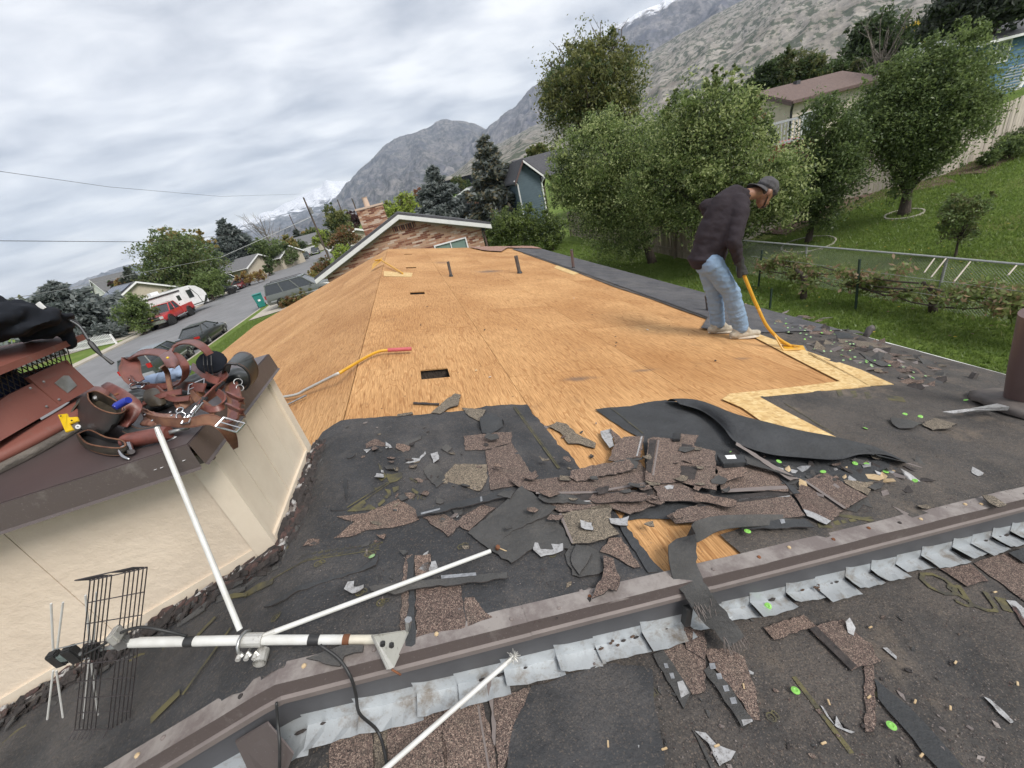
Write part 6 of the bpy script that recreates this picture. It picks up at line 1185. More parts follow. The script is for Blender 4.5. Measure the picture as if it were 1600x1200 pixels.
for x, w in ((1276, 20), (1301, 8), (1313, 6), (1325, 9), (1338, 5), (1348, 10)): mark('P', [(x, 821 - (x - 1276) * .12), (x + w, 819 - (x - 1276) * .12), (x + w + 5, 828 - (x - 1276) * .22), (x + 3, 829 - (x - 1276) * .2)])
mark('P', [(1310, 806), (1330, 808), (1366, 816), (1360, 819), (1330, 813), (1308, 810)])
pr((1466, 917), 'O', .17, -38, DS); pr((1500, 935), 'S', .16, -38, DS); pr((1530, 942), 'U', .17, -38, DS); mark('P', [(1552, 935), (1570, 938), (1582, 960), (1566, 956)], .0075, DS)
for q, d_ in [((500, 886), 0), (((578), 870), 0), ((565, 931), 0), ((598, 946), 0), ((722, 858), 0), ((865, 870), 0), ((425, 962), 0), ((1017, 1088), DS), ((1205, 1125), DS), ((806, 1190), DS)]: a_ = random.choice([20, 60, -30]); pr(q, 'O', .042, a_, d_); pr(q, 'o', .026, a_, d_); pr((q[0] + 7, q[1] - 4), '0', .04, a_ + 40, d_)
for a_, c_ in [((470, 880), (590, 858)), ((470, 872), (595, 852))]:
    for t_ in np.linspace(0, 1, 12): pr((a_[0] + (c_[0] - a_[0]) * t_, a_[1] + (c_[1] - a_[1]) * t_), random.choice(['nail', 'line', 'lap']), .018, 25)
stripe((803, 638), (873, 735), .008); stripe((806, 638), (876, 735), .004); stripe((955, 640), (1005, 680), .006); stripe((550, 800), (610, 758), .006); stripe((400, 892), (595, 862), .005)
stripe((1225, 632), (1302, 680), .006); stripe((1385, 745), (1500, 790), .03, .012); stripe((1365, 1085), (1500, 1200), .02, .012, DS); stripe((1240, 1060), (1330, 1180), .016, .012, DS)
stripe((300, 1010), (340, 968), .02, .016, 0, -1); stripe((240, 1130), (285, 1085), .03, .016, 0, -1); stripe((290, 1090), (365, 985), .012, .018, 0, -1)
# ------------------------------------------------------------------ the chimney chase
CX0, CX1, CY0, CY1 = -2.95, -.94, 1.49, 2.25; ZC = -.61
chim = thing('chimney', 'cream sided chimney chase with brown metal cap at the left', 'chimney', (-1.95, 1.9, rz(-1.95)))
def zb_(x): return rz(x, -.02)
# near face: two rough panels with a joint, base board along the roof
sp_ = [CX0, -2.31, -1.66, CX1 - .075]
for a, c in zip(sp_, sp_[1:]): MB().prism([(a + .002, CY0, zb_(a) + .0), (c - .002, CY0, zb_(c)), (c - .002, CY0, ZC - .002), (a + .002, CY0, ZC - .002)], (0, .03, 0)).build('siding_panel', 'cream', chim)
MB().prism([(CX1 - .073, CY0 - .012, zb_(CX1)), (CX1 + .012, CY0 - .012, zb_(CX1)), (CX1 + .012, CY0 - .012, ZC - .002), (CX1 - .073, CY0 - .012, ZC - .002)], (0, .03, 0)).build('corner_board', 'cream_trim', chim)
MB().prism([(CX0, CY0 - .010, zb_(CX0)), (CX1 - .075, CY0 - .010, zb_(CX1 - .075)), (CX1 - .075, CY0 - .010, zb_(CX1 - .075) + .085), (CX0, CY0 - .010, zb_(CX0) + .085)], (0, .0095, 0)).build('base_board', 'cream_trim', chim)
MB().prism([(CX0, CY0 - .014, ZC - .04), (CX1 + .014, CY0 - .014, ZC - .04), (CX1 + .014, CY0 - .014, ZC - .003), (CX0, CY0 - .014, ZC - .003)], (0, .0135, 0)).build('frieze_strip', 'hem', chim)
ps = [CY0 + .018, 1.63, 1.82, 2.01, CY1 - .06]
for k, (a, c) in enumerate(zip(ps, ps[1:])): MB().box((CX1 - .03, a + .0025, zb_(CX1)), (CX1 - .001 * (k % 2), c - .0025, ZC - .002)).build('siding_board', 'cream_trim', chim)
MB().box((CX1 - .03, CY1 - .058, zb_(CX1)), (CX1 + .016, CY1 + .012, ZC - .002)).build('corner_board', 'cream_trim', chim)
MB().box((CX1 - .0, CY0 + .02, zb_(CX1)), (CX1 + .014, CY1 - .06, zb_(CX1) + .08)).build('base_board', 'cream_trim', chim)
b = MB(); b.box((CX0, CY1 - .03, zb_(CX0)), (CX1 - .031, CY1 - .001, ZC - .002)); b.box((CX0 - .03, CY0, zb_(CX0)), (CX0 - .001, CY1, ZC - .002)); b.build('back_panel', 'cream', chim)
# cap: pan with turned down fascia
KX0, KX1, KY0, KY1, ZT = -3.1, -.895, 1.36, 2.29, -.515
cap = sub(MB().prism([(KX0, KY0, ZT - .02), (KX1, KY0, ZT - .02), (KX1, KY1, ZT - .02), (KX0, KY1, ZT - .02)], (0, 0, .02)).build('metal_cap', 'cap_metal', chim, bevel=.004))
for p0, p1 in (((KX0, KY0), (KX1, KY0)), ((KX1, KY0), (KX1, KY1)), ((KX1, KY1), (KX0, KY1))):
    d = (Vector(p1) - Vector(p0)).normalized(); n = Vector((d.y, -d.x)); P_ = [Vector(p0) + n * .003, Vector(p1) + n * .003]
    MB().add([(P_[0].x, P_[0].y, ZT - .003), (P_[1].x, P_[1].y, ZT - .003), (P_[1].x + n.x * .006, P_[1].y + n.y * .006, ZT - .088), (P_[0].x + n.x * .006, P_[0].y + n.y * .006, ZT - .088), (P_[1].x + n.x * .014, P_[1].y + n.y * .014, ZT - .096), (P_[0].x + n.x * .014, P_[0].y + n.y * .014, ZT - .096)], [(0, 1, 2, 3), (3, 2, 4, 5)]).build('cap_fascia', 'brown_metal', cap)
for (x, y) in [(-1.0, KY0 - .006), (-1.02, KY0 - .005), (-.93, KY0 - .006)]: MB().lathe((x, y, ZT - .05), [(.001, 0), (.006, .001)], 6).build('rivet', 'white', cap)
MB().ell((-.99, 1.45, ZT + .003), (.022, .012, .004), 8).build('paint_blob', 'white', cap)
# clay red spark arrestor on its round base
RCX, RCY = -2.12, 1.98
b = MB(); b.lathe((RCX, RCY, ZT), [(.56, .001), (.575, .018), (.55, .034), (.48, .036)], 48, cap=False); b.build('base_ring', 'weathered', chim, smooth=True)
b = MB(); b.lathe((RCX, RCY, ZT), [(.545, .034), (.56, .05), (.535, .072), (.44, .085)], 48, cap=False); b.build('storm_collar', 'terracotta', chim, smooth=True)
hx0, hx1, hy0, hy1 = RCX - .46, RCX + .44, RCY - .42, RCY + .25
for k, (ya, yb) in enumerate(((hy0, RCY + .03), (RCY + .033, hy1))):
    zt = -.262 if k else -.29; b = MB(); n = 8; V = []
    for i in range(n + 1):
        y = ya + (yb - ya) * i / n; dent = (.03 * math.exp(-((i - 3) / 1.6) ** 2)) if k == 0 else 0; V += [(hx1 + .02, y, -.415), (hx1 - .005 - dent, y, zt - dent * 1.4), (hx1 - .02 - dent, y, zt - dent * 1.4), (hx1 + .005, y, -.415)]
    b.v = V; b.f = [(4 * i + j, 4 * i + (j + 1) % 4, 4 * i + 4 + (j + 1) % 4, 4 * i + 4 + j) for i in range(n) for j in range(4)] + [(3, 2, 1, 0), (4 * n, 4 * n + 1, 4 * n + 2, 4 * n + 3)]; b.mi = [0] * len(b.f); o = sub(b.build('skirt_panel', 'terracotta', chim, smooth=.5))
    if k: MB().prism([(hx1 + .014, RCY + .11, -.385), (hx1 + .016, RCY + .175, -.375), (hx1 + .008, RCY + .185, -.325), (hx1 + .006, RCY + .165, -.315), (hx1 + .007, RCY + .10, -.325)], (.003, 0, .001)).build('metal_label', 'steel', o)
    for zz in (-.39, -.30): MB().ell((hx1 + .018 - (.012 if zz > -.3 else 0), (RCY + .05 if k else RCY - .02), zz), (.004, .006, .006), 6).build('rivet', 'steel', o)
MB().box((hx0, hy1 - .01, -.415), (hx1 - .0, hy1, -.265)).build('skirt_panel', 'terracotta', chim); MB().box((hx0, hy0, -.415), (hx1, hy0 + .01, -.28)).build('skirt_panel', 'terracotta', chim)
b = MB()
for i in range(30):
    y0 = hy0 + (hy1 - hy0 + .12) * i / 30 - .06
    for s in (-1, 1): b.tube([(hx1 - .03, y0, -.31), (hx1 - .03, y0 + s * .07, -.19)], .0022, 4, caps=False)
b.build('spark_mesh', 'wire', chim, clean=False)
b = MB(); L0, L1, M0, M1 = RCX - .53, RCX + .51, RCY - .5, RCY + .33; n = 10
for i in range(n + 1):
    for j in range(n + 1): u, v = i / n * 2 - 1, j / n * 2 - 1; b.v.append((L0 + (L1 - L0) * i / n, M0 + (M1 - M0) * j / n, -.152 + .035 * (1 - u ** 4) * (1 - v ** 4) - .03 * max(0, abs(u) - .75) / .25))
b.f = [(i * (n + 1) + j, (i + 1) * (n + 1) + j, (i + 1) * (n + 1) + j + 1, i * (n + 1) + j + 1) for i in range(n) for j in range(n)]; b.mi = [0] * len(b.f)
b.prism([(L0, M0, -.205), (L1, M0, -.205), (L1, M1, -.205), (L0, M1, -.205)], (0, 0, .026)); b.build('lid', 'terracotta', chim, smooth=.6, bevel=0)
MB().box((RCX - .3, RCY - .3, ZT), (RCX + .3, RCY + .15, -.2)).build('flue_core', 'black', chim, bevel=.05)
blob('navy_rag', 'cloth_navy', [((RCX + .15, RCY - .1, -.3), (.22, .25, .1)), ((RCX + .25, RCY + .05, -.27), (.13, .15, .08))], .02, None, 2, wr=(.02, 9))
tag(bpy.data.objects['navy_rag'], 'dark blue cloth stuffed inside the rusty chimney top behind its mesh', 'cloth')
# torn shingle edges and old flashing against the chase
def scraps(pts, side, nrm, m, n, L_, name, spread=.05, hgt=.03, label=None):
    b = MB()
    for k in range(n):
        t_ = random.random() * (len(pts) - 1); i = int(t_); p = Vector(pts[i]).lerp(Vector(pts[i + 1]), t_ - i); d = (Vector(pts[i + 1]) - Vector(pts[i])).normalized(); q = p + Vector(nrm) * random.random() * spread
        l, w, h = L_ * random.uniform(.25, 1.3), random.uniform(.003, .013), .006 + hgt * random.random() ** 1.5; a = random.gauss(0, .35); d2 = (d + Vector(nrm) * a).normalized(); u = Vector(nrm); zz = Vector((0, 0, 1)); e = random.uniform(-.3, .5)
        A = q - d2 * l / 2; B = q + d2 * l / 2; b.add([A - u * w + zz * h, A + u * w * .6 + zz * h * .6, B + u * w * .8 + zz * h * (1 + e), B - u * w * .7 + zz * h * (1.2 + e), A.lerp(B, .5) - u * w * 1.6 + zz * h * 1.4], [(0, 1, 2, 3, 4)]); o = len(b.v) - 5; V = [Vector(v) - Vector((0, 0, .004)) for v in b.v[o:]]; b.add(V, [(4, 3, 2, 1, 0)]); o2 = len(b.v) - 5
        for j in range(5): b.f.append((o + j, o + (j + 1) % 5, o2 + (j + 1) % 5, o2 + j)); b.mi.append(0)
    return b.build(name, m, house, label, kind='stuff', clean=False)
base = [RP(x, CY0 - .03, .004) for x in (-2.6, -2.2, -1.8, -1.4, -1.1, CX1 + .02)] ; base2 = [RP(CX1 + .03, y, .004) for y in (CY0 - .03, 1.75, 2.0, CY1 + .03)]
for bs_, nr, k in ((base, (0, -1, 0), 1.), (base2, (1, 0, 0), .5)):
    scraps(bs_, -1, nr, 'tar', int(150 * k), .12, 'torn_flashing', .026, .02); scraps(bs_, -1, nr, 'scrap_edge', int(420 * k), .10, 'shingle_shreds', .085, .024); scraps(bs_, -1, nr, 'scrap_red', int(130 * k), .09, 'shingle_shreds', .07, .026); scraps(bs_, -1, nr, 'shingle_back', int(90 * k), .12, 'shingle_shreds', .12, .02)
scraps(base, -1, (0, -1, 0), 'print', 14, .2, 'felt_shreds', .26, .01)
def angle_strip(pts, out_, w, h, m, name):
    b = MB(); 
    for i, p in enumerate(pts): p = Vector(p); j = .012 * noise.noise(Vector((p.x * 11, p.y * 11, 0))); b.v += [tuple(p + Vector((0, 0, h + j))), tuple(p + Vector((0, 0, .012))), tuple(p + Vector(out_) * (w + j * 2) + Vector((0, 0, .012 + abs(j))))]
    b.f = [(3 * i + k, 3 * i + k + 1, 3 * i + 4 + k, 3 * i + 3 + k) for i in range(len(pts) - 1) for k in range(2)]; b.mi = [0] * len(b.f); return b.build(name, m, chim)
angle_strip([RP(CX1 + .018 - i * .04, CY0 - .016) for i in range(45)], (0, -1, 0), .035, .022, 'tar', 'base_flashing'); angle_strip([RP(CX1 + .018, CY0 - .02 + i * .04) for i in range(21)], (1, 0, 0), .03, .025, 'tar', 'base_flashing')
# ------------------------------------------------------------------ torn shingles lying on the roof
def jag(poly, amp, step):
    out = []
    for i in range(len(poly)):
        a, c = poly[i - 1], poly[i]; l = (c - a).length; n = max(1, int(l / step)); nn = Vector((-(c - a).y, (c - a).x)) / max(l, 1e-6)
        for k in range(n): out.append(a.lerp(c, k / n) + (nn * random.uniform(-amp, amp) if k else Vector((random.uniform(-amp, amp), random.uniform(-amp, amp))) * .5))
    return out
def piece(label, z, pts, m, h=.01, th=.005, tilt=(0, 0), curl=0., ca=0., base=0., side=1, name='shingle_scrap', cat='shingle scrap', amp=.0045, step=.022, group='torn shingles on the roof', edge='scrap_edge', strips=()):
    P_ = [Vector(p) for p in (Zm(z, pts) if isinstance(z, str) else pts)]
    W_ = [roof(p.x, p.y, side, base + h) for p in P_]; V2 = [Vector((w.x, w.y)) for w in W_]; c = sum(V2, Vector((0, 0))) / len(V2); V2 = jag(V2, amp, step) if amp else V2
    ud = Vector((math.cos(ca), math.sin(ca))); R_ = max((v - c).length for v in V2)
    def zz(v): d = v - c; t = d.dot(ud) / R_; return rz(v.x, base + h) + tilt[0] * d.x + tilt[1] * d.y + curl * t * t
    lo = min(zz(v) - rz(v.x, base) for v in V2) - th - .010; up = -lo if lo < 0 else 0
    zo = zz; zz = lambda v: zo(v) + up
    org = (c.x, c.y, rz(c.x, base)); root = thing(name, label, cat, org, group) if strips else None
    if max(abs(curl), .0) > .0: # cross strips let a curled piece bend
        K = 7; lim = [(i / K * 2 - 1) * R_ * 1.01 for i in range(K + 1)]; b = MB(); loc = [((v - c).dot(ud), (v - c).dot(Vector((-ud.y, ud.x)))) for v in V2]
        for a, e in zip(lim, lim[1:]):
            q = clip(clip(loc, 0, a, False), 0, e, True)
            if len(q) < 3: continue
            V = [c + ud * s + Vector((-ud.y, ud.x)) * t for s, t in q]; T = [(v.x, v.y, zz(v)) for v in V]; n = len(T)
            b.add(T + [(x, y, w - th) for x, y, w in T], [tuple(range(n))], 0); o = len(b.v) - 2 * n; b.f += [tuple(range(o + n, o + 2 * n))[::-1]] + [(o + i, o + n + i, o + n + (i + 1) % n, o + (i + 1) % n) for i in range(n)]; b.mi += [1] * (n + 1)
    else:
        T = [(v.x, v.y, zz(v)) for v in V2]; n = len(T); b = MB(); b.add(T, [tuple(range(n))], 0); b.add([(x, y, w - th) for x, y, w in T], [tuple(range(n))[::-1]], 1); b.f += [(i, n + i, n + (i + 1) % n, (i + 1) % n) for i in range(n)]; b.mi += [1] * n
    if root: o = b.build('scrap', [m, edge], root)
    else:
        off = Vector(org); b.v = [(x - off.x, y - off.y, w - off.z) for x, y, w in b.v]; o = b.build(name, [m, edge]); o.location = org; tag(o, label, cat, group); return o
    for sm, sp in strips:
        S = [roof(*p, side, base + h) for p in Zm(z, sp)]; q = MB(); V = [(v.x, v.y, zz(Vector((v.x, v.y))) + .0016) for v in S]; q.prism(V, (0, 0, -.001)); q.build('sealant_strip', sm, root)
    return root
S, SG, SB, FO = 'shingle', 'shingle_grey', 'shingle_back', 'foil'
PC = [
 ('grey wing-shaped shingle scrap lying on the bare plywood', 'A', [(1095, 180), (1170, 110), (1245, 58), (1280, 65), (1262, 130), (1200, 150), (1150, 186)], SG, .02, {}),
 ('thin dark shingle sliver beside the wing-shaped scrap', 'A', [(985, 118), (1145, 126), (1145, 136), (985, 128)], 'scrap_edge', .006, {}),
 ('small grey shingle scrap at the torn felt edge on the plywood', 'A', [(885, 190), (975, 177), (982, 190), (880, 207)], SG, .012, {}),
 ('dull brown triangular scrap at the edge of torn felt', 'A', [(1285, 148), (1440, 160), (1400, 235), (1330, 200)], SG, .014, {}),
 ('reddish grey scrap with pale end on the black felt', 'A', [(685, 375), (750, 345), (805, 370), (812, 393), (750, 385), (690, 402)], 'shingle', .012, {}),
 ('curved grey sliver on the felt near the chimney', 'A', [(880, 395), (960, 358), (1035, 324), (1030, 345), (960, 380), (885, 405)], SB, .012, {}),
 ('small silver flake next to the reddish grey scrap', 'A', [(672, 415), (718, 410), (692, 436)], FO, .01, {}),
 ('pale silver end flake of the reddish scrap', 'A', [(808, 358), (838, 380), (850, 397), (808, 402)], FO, .02, {}),
 ('grey scrap below the silver flake on the felt', 'A', [(845, 403), (940, 394), (946, 425), (900, 432)], SB, .012, {}),
 ('long thin silver sliver on the felt', 'A', [(932, 495), (980, 463), (1020, 466), (1060, 420), (1065, 436), (1025, 478), (960, 497)], FO, .014, {}),
 ('crumpled pale grey lump at the left of the grey scrap', 'A', [(1090, 437), (1140, 428), (1146, 470), (1105, 488)], FO, .03, dict(tilt=(.2, .1))),
 ('grey granule shingle scrap, shield-shaped, left of the red-brown ones', 'A', [(1170, 575), (1245, 502), (1445, 505), (1446, 600), (1400, 672), (1200, 612)], SG, .012, {}),
 ('red-brown shingle piece below the torn felt corner', 'A', [(1435, 420), (1600, 372), (1720, 560), (1640, 640), (1470, 665), (1450, 520)], S, .010, {}),
 ('flat brown piece under the curled felt tab', 'A', [(1300, 330), (1460, 310), (1600, 305), (1600, 375), (1435, 415), (1310, 420)], S, .008, {}),
 ('black shingle back with ragged right side beside the shield-shaped scrap', 'A', [(1048, 532), (1090, 490), (1140, 505), (1185, 600), (1130, 645), (1060, 572)], SB, .02, {}),
 ('long tapering brown shingle strip lowest on the left felt', 'A', [(505, 832), (700, 805), (895, 722), (1000, 788), (1025, 850), (850, 902), (700, 912), (620, 947), (488, 967), (545, 920), (620, 862)], S, .012, {}),
 ('narrow black strip with pale adhesive dashes', 'A', [(1000, 800), (1400, 702), (1590, 652), (1595, 690), (1420, 737), (1010, 828)], 'felt_clean', .04, dict(strips=[('star', [(1030, 806), (1150, 776), (1152, 786), (1032, 816)]), ('star', [(1400, 706), (1412, 704), (1416, 732), (1404, 736)])])),
 ('brown scrap left of the adhesive strip lying across the felt', 'A', [(1042, 830), (1180, 812), (1282, 880), (1200, 952), (1120, 890)], S, .016, {}),
 ('brown scrap tucked under the big black shingle back', 'A', [(1240, 862), (1420, 752), (1492, 772), (1330, 917), (1290, 900)], S, .018, {}),
 ('big black shingle turned face down, upper of two', 'P', [(730, 830), (775, 795), (816, 761), (850, 784), (870, 793), (860, 803), (800, 828), (765, 852)], SB, .03, dict(tilt=(.03, .04))),
 ('big black shingle turned face down, lower one with ragged edge', 'P', [(735, 833), (768, 850), (800, 826), (862, 796), (893, 850), (893, 857), (832, 857), (800, 880), (770, 862)], SB, .022, dict(amp=.006)),
 ('ragged grey-brown scrap lying on the bare plywood beside the felt', 'B', [(215, 265), (280, 238), (340, 250), (400, 310), (450, 335), (522, 370), (520, 402), (420, 372), (350, 372), (330, 330), (280, 290)], SG, .012, dict(amp=.007)),
 ('black and silver tape scrap at the upper left of the shingle heap', 'B', [(553, 295), (615, 285), (640, 385), (610, 400), (570, 345)], FO, .03, dict(curl=.02)),
 ('brown square shingle flap beside the silver tape scrap', 'B', [(615, 285), (700, 352), (645, 398), (635, 340)], S, .035, dict(tilt=(.1, .1))),
 ('stacked brown shingle tabs at the left of the heap', 'B', [(600, 465), (640, 385), (700, 340), (830, 338), (800, 447), (640, 470)], S, .05, dict(tilt=(.05, .1), strips=[('foil', [(808, 340), (818, 340), (785, 445), (776, 445)])])),
 ('sharp dark shingle sliver sticking out left of the heap', 'B', [(498, 540), (660, 478), (832, 453), (790, 474), (620, 517)], SB, .055, {}),
 ('broken brown piece under the dark sliver', 'B', [(630, 520), (790, 475), (850, 545), (640, 570)], S, .02, {}),
 ('large brown laminated shingle standing out in the middle of the heap', 'B', [(850, 345), (880, 330), (1055, 350), (1052, 612), (940, 622), (830, 600), (845, 480)], S, .055, dict(strips=[('scrap_edge', [(860, 345), (905, 350), (870, 560), (838, 540)]), ('hem', [(912, 350), (922, 351), (888, 572), (876, 572)])])),
 ('brown shingle tab at the top right of the heap', 'B', [(1055, 310), (1165, 320), (1140, 385), (1270, 420), (1272, 522), (1052, 507)], S, .052, dict(strips=[('scrap_edge', [(1055, 372), (1130, 384), (1110, 415), (1054, 412)])])),
 ('brown shingle tab in the centre right of the heap', 'B', [(1052, 508), (1272, 524), (1278, 665), (1050, 612)], S, .050, dict(strips=[('scrap_edge', [(1054, 512), (1160, 520), (1140, 600), (1054, 590)])])),
 ('lowest brown tab of the heap with torn tip', 'B', [(880, 630), (1040, 610), (1180, 690), (1182, 736), (1040, 728), (930, 732)], S, .045, {}),
 ('long brown shingle strip left of the heap, upper one', 'B', [(-20, 590), (80, 600), (830, 545), (872, 612), (700, 662), (300, 694), (130, 672), (40, 640)], S, .035, dict(strips=[('hem', [(150, 676), (500, 672), (850, 612), (850, 624), (500, 684), (150, 688)])])),
 ('long brown shingle strip left of the heap, lower one with white chalk line', 'B', [(190, 720), (700, 672), (890, 655), (937, 740), (740, 812), (600, 772), (300, 800)], S, .03, dict(strips=[('scrap_edge', [(200, 712), (700, 668), (880, 655), (885, 690), (700, 712), (230, 738)]), ('foil', [(230, 741), (640, 722), (860, 696), (861, 701), (640, 728), (230, 748)])])),
 ('square grey granule shingle in front of the heap', 'B', [(292, 812), (590, 748), (622, 762), (610, 872), (672, 940), (480, 992), (372, 996)], SG, .03, dict(strips=[('hem', [(292, 812), (308, 808), (386, 993), (372, 996)])])),
 ('brown flake with rounded tip beside the bare wood opening', 'B', [(548, 1050), (610, 966), (682, 960), (802, 1142), (760, 1147), (650, 1082)], S, .022, {}),
 ('rounded black shingle back just above the step flashing', 'B', [(330, 1062), (360, 1010), (480, 1010), (540, 1040), (575, 1172), (430, 1202), (380, 1192)], SB, .02, {}),
 ('dark shingle back in two layers below the grey square one', 'B', [(368, 1100), (400, 1000), (440, 1015), (500, 1060), (420, 1195)], SB, .03, {}),
 ('crumpled black and silver strip beside the wood opening', 'B', [(608, 845), (735, 838), (722, 886), (622, 880)], FO, .03, dict(curl=.015)),
 ('pale grey torn strip under the black shingle backs', 'B', [(142, 992), (325, 1012), (322, 1050), (180, 1082), (135, 1040)], FO, .02, dict(curl=.015)),
 ('dark curled underlayer left of the wood opening', 'B', [(675, 890), (712, 885), (905, 1140), (915, 1175), (850, 1180), (790, 1080)], 'felt_clean', .02, dict(curl=.02, ca=.3)),
 ('wide brown shingle strip right of the heap, upper one', 'P', [(1120, 728), (1200, 727), (1234, 762), (1232, 768), (1200, 766), (1128, 768), (1122, 745)], S, .04, dict(strips=[('hem', [(1128, 765), (1200, 760), (1232, 759), (1233, 764), (1200, 766), (1128, 770)])])),
 ('wide brown shingle strip right of the heap, middle one', 'P', [(1085, 790), (1140, 778), (1232, 770), (1258, 805), (1180, 815), (1110, 812), (1055, 818), (1042, 806), (1058, 796)], S, .03, dict(strips=[('scrap_edge', [(1090, 787), (1140, 776), (1200, 768), (1232, 768), (1236, 774), (1180, 782), (1090, 792)]), ('foil', [(1100, 789), (1180, 777), (1234, 774), (1234, 776), (1180, 779), (1100, 791)])])),
 ('brown shingle fan at the right of the heap, upper blade', 'C', [(372, 890), (485, 836), (722, 972), (602, 1042)], S, .03, dict(strips=[('hem', [(372, 888), (384, 884), (606, 1034), (596, 1042)])])),
 ('brown shingle fan at the right of the heap, lower blade', 'C', [(318, 960), (372, 893), (600, 1042), (512, 1122), (370, 1042)], S, .022, dict(strips=[('scrap_edge', [(374, 896), (396, 890), (600, 1030), (586, 1050)])])),
 ('dark nailing strip along the front of the wide shingles', 'C', [(-30, 1100), (0, 1115), (380, 1095), (432, 1140), (30, 1152)], 'felt_clean', .04, dict(strips=[('star', [(80, 1103), (105, 1101), (112, 1128), (86, 1130)]), ('star', [(240, 1100), (266, 1098), (272, 1120), (250, 1124)])])),
 ('dark blue-grey strip across the tip of the wide shingles', 'C', [(205, 832), (240, 838), (355, 955), (318, 958), (285, 915)], 'felt_clean', .045, {}),
 ('grey triangular scrap behind the shingle fan', 'C', [(590, 888), (772, 884), (730, 962), (660, 935), (602, 906)], SG, .03, dict(tilt=(-.1, .1))),
 ('silver-edged dark strip at the foot of the shingle fan', 'C', [(368, 1042), (400, 1050), (520, 1106), (500, 1126), (390, 1078)], FO, .03, {}),
 ('small dark triangles right of the shingle fan', 'C', [(600, 1050), (720, 975), (756, 1040), (700, 1022), (660, 1060)], SB, .012, {}),
 ('long splintered shingle edge leaning on the heap, outer one', 'C', [(0, 688), (200, 790), (352, 858), (300, 872), (200, 815), (0, 705)], 'hem', .075, dict(tilt=(-.1, .1))),
 ('long splintered shingle edge leaning on the heap, inner one', 'C', [(50, 748), (190, 815), (330, 864), (195, 828), (60, 790)], SB, .07, {}),
 ('flat brown scrap mound left of the flue, left part', 'C', [(848, 540), (960, 548), (1032, 562), (980, 597), (900, 592), (862, 570)], SB, .03, dict(curl=-.02)),
 ('flat brown scrap mound left of the flue, right part', 'C', [(1028, 572), (1100, 540), (1222, 562), (1172, 602), (1085, 602)], SG, .03, dict(curl=-.02)),
 ('long flat scrap lying along the eave', 'C', [(555, 104), (700, 118), (852, 145), (862, 153), (700, 152), (570, 127)], SG, .012, {}),
 ('fan-like dark scrap in the middle of the eave strip', 'C', [(678, 178), (742, 210), (892, 250), (800, 254), (735, 225)], SB, .02, {}),
 ('black flattened scrap near the eave right of the scrape shovel', 'C', [(540, 62), (690, 85), (690, 102), (560, 100)], 'felt_clean', .012, {}),
 ('broken reddish scrap by the shovel blade', 'C', [(398, 52), (470, 48), (545, 62), (520, 82), (410, 78)], S, .012, {}),
 ('small pale scrap on dusty felt in the open', 'C', [(1300, 815), (1366, 852), (1330, 868), (1298, 850)], FO, .006, {}),
 ('dark pointed stick-like scrap in front of the shingle fan', 'C', [(860, 1030), (930, 1060), (1025, 1103), (935, 1082)], 'hem', .012, {}),
 ('notched grey scrap on the flashing at the right', 'C', [(1358, 965), (1420, 970), (1496, 1020), (1450, 1032), (1400, 1010)], SG, .04, {}),
 ('brown shingle flap with forked bottom resting on the flashing', 'E', [(490, 60), (545, 75), (560, 140), (578, 178), (562, 250), (520, 240), (490, 265), (425, 292), (450, 240), (485, 160)], S, .04, {}),
 ('loose brown shingle with the small tear left of the antenna rod', 'D', [(960, 222), (1185, 206), (1216, 452), (1090, 480), (960, 502)], S, .014, {}),
 ('narrow brown shingle standing beside the black seam', 'D', [(890, 180), (912, 60), (945, 50), (948, 90), (925, 250), (905, 510), (880, 540)], S, .013, {}),
 ('worn brown shingle triangle touching the flashing', 'D', [(1200, 272), (1252, 270), (1380, 420), (1290, 455), (1218, 460)], S, .012, {}),
 ('short brown shingle at the top of the black seam', 'D', [(955, 55), (1032, 50), (1030, 150), (962, 160)], S, .014, {}),
 ('long thin torn strip with silver end lying across the seam', 'D', [(720, 212), (900, 185), (1200, 160), (1415, 140), (1415, 172), (1180, 202), (1000, 214), (850, 252), (740, 235)], SB, .035, dict(strips=[('star', [(1085, 158), (1260, 143), (1262, 158), (1088, 174)])])),
 ('crumpled silver tape end of the long torn strip', 'D', [(602, 235), (622, 190), (650, 186), (650, 212), (705, 212), (705, 230), (640, 246)], FO, .03, dict(curl=.02)),
 ('grey foil flake beside the short brown shingle', 'D', [(978, 125), (1000, 98), (1060, 85), (1072, 120), (1020, 140)], FO, .014, {}),
 ('flat dark scrap on the flange near the antenna foot', 'D', [(410, 570), (590, 505), (695, 510), (695, 540), (600, 560), (575, 612), (470, 580)], SB, .035, dict(tilt=(.0, .02))),
 ('loose brown chip on the felt near the chimney corner', 'A', [(280, 1000), (330, 965), (395, 975), (400, 995), (350, 1015)], S, .012, {}),
 ('folded-over felt edge below the printed line', 'D', [(160, 270), (290, 235), (480, 185), (690, 128), (780, 60), (765, 110), (700, 140), (480, 200), (300, 262), (200, 280)], 'felt_clean', .012, dict(curl=.01)),
 ('dark open rip in the felt near the chimney, upper', 'A', [(565, 462), (600, 452), (625, 450), (600, 466), (575, 470)], 'black', .008, {}),
 ('long dark rip running down the felt near the chimney', 'A', [(552, 600), (562, 590), (572, 606), (574, 700), (566, 745), (556, 700)], 'black', .008, {}),
 ('dark rip with lifted lip low on the felt near the chimney', 'A', [(465, 788), (500, 782), (570, 792), (530, 798), (480, 796)], 'black', .008, {}),
]
for lab, z, pts, m, h, k in PC: piece(lab, z, pts, m, h, **k)
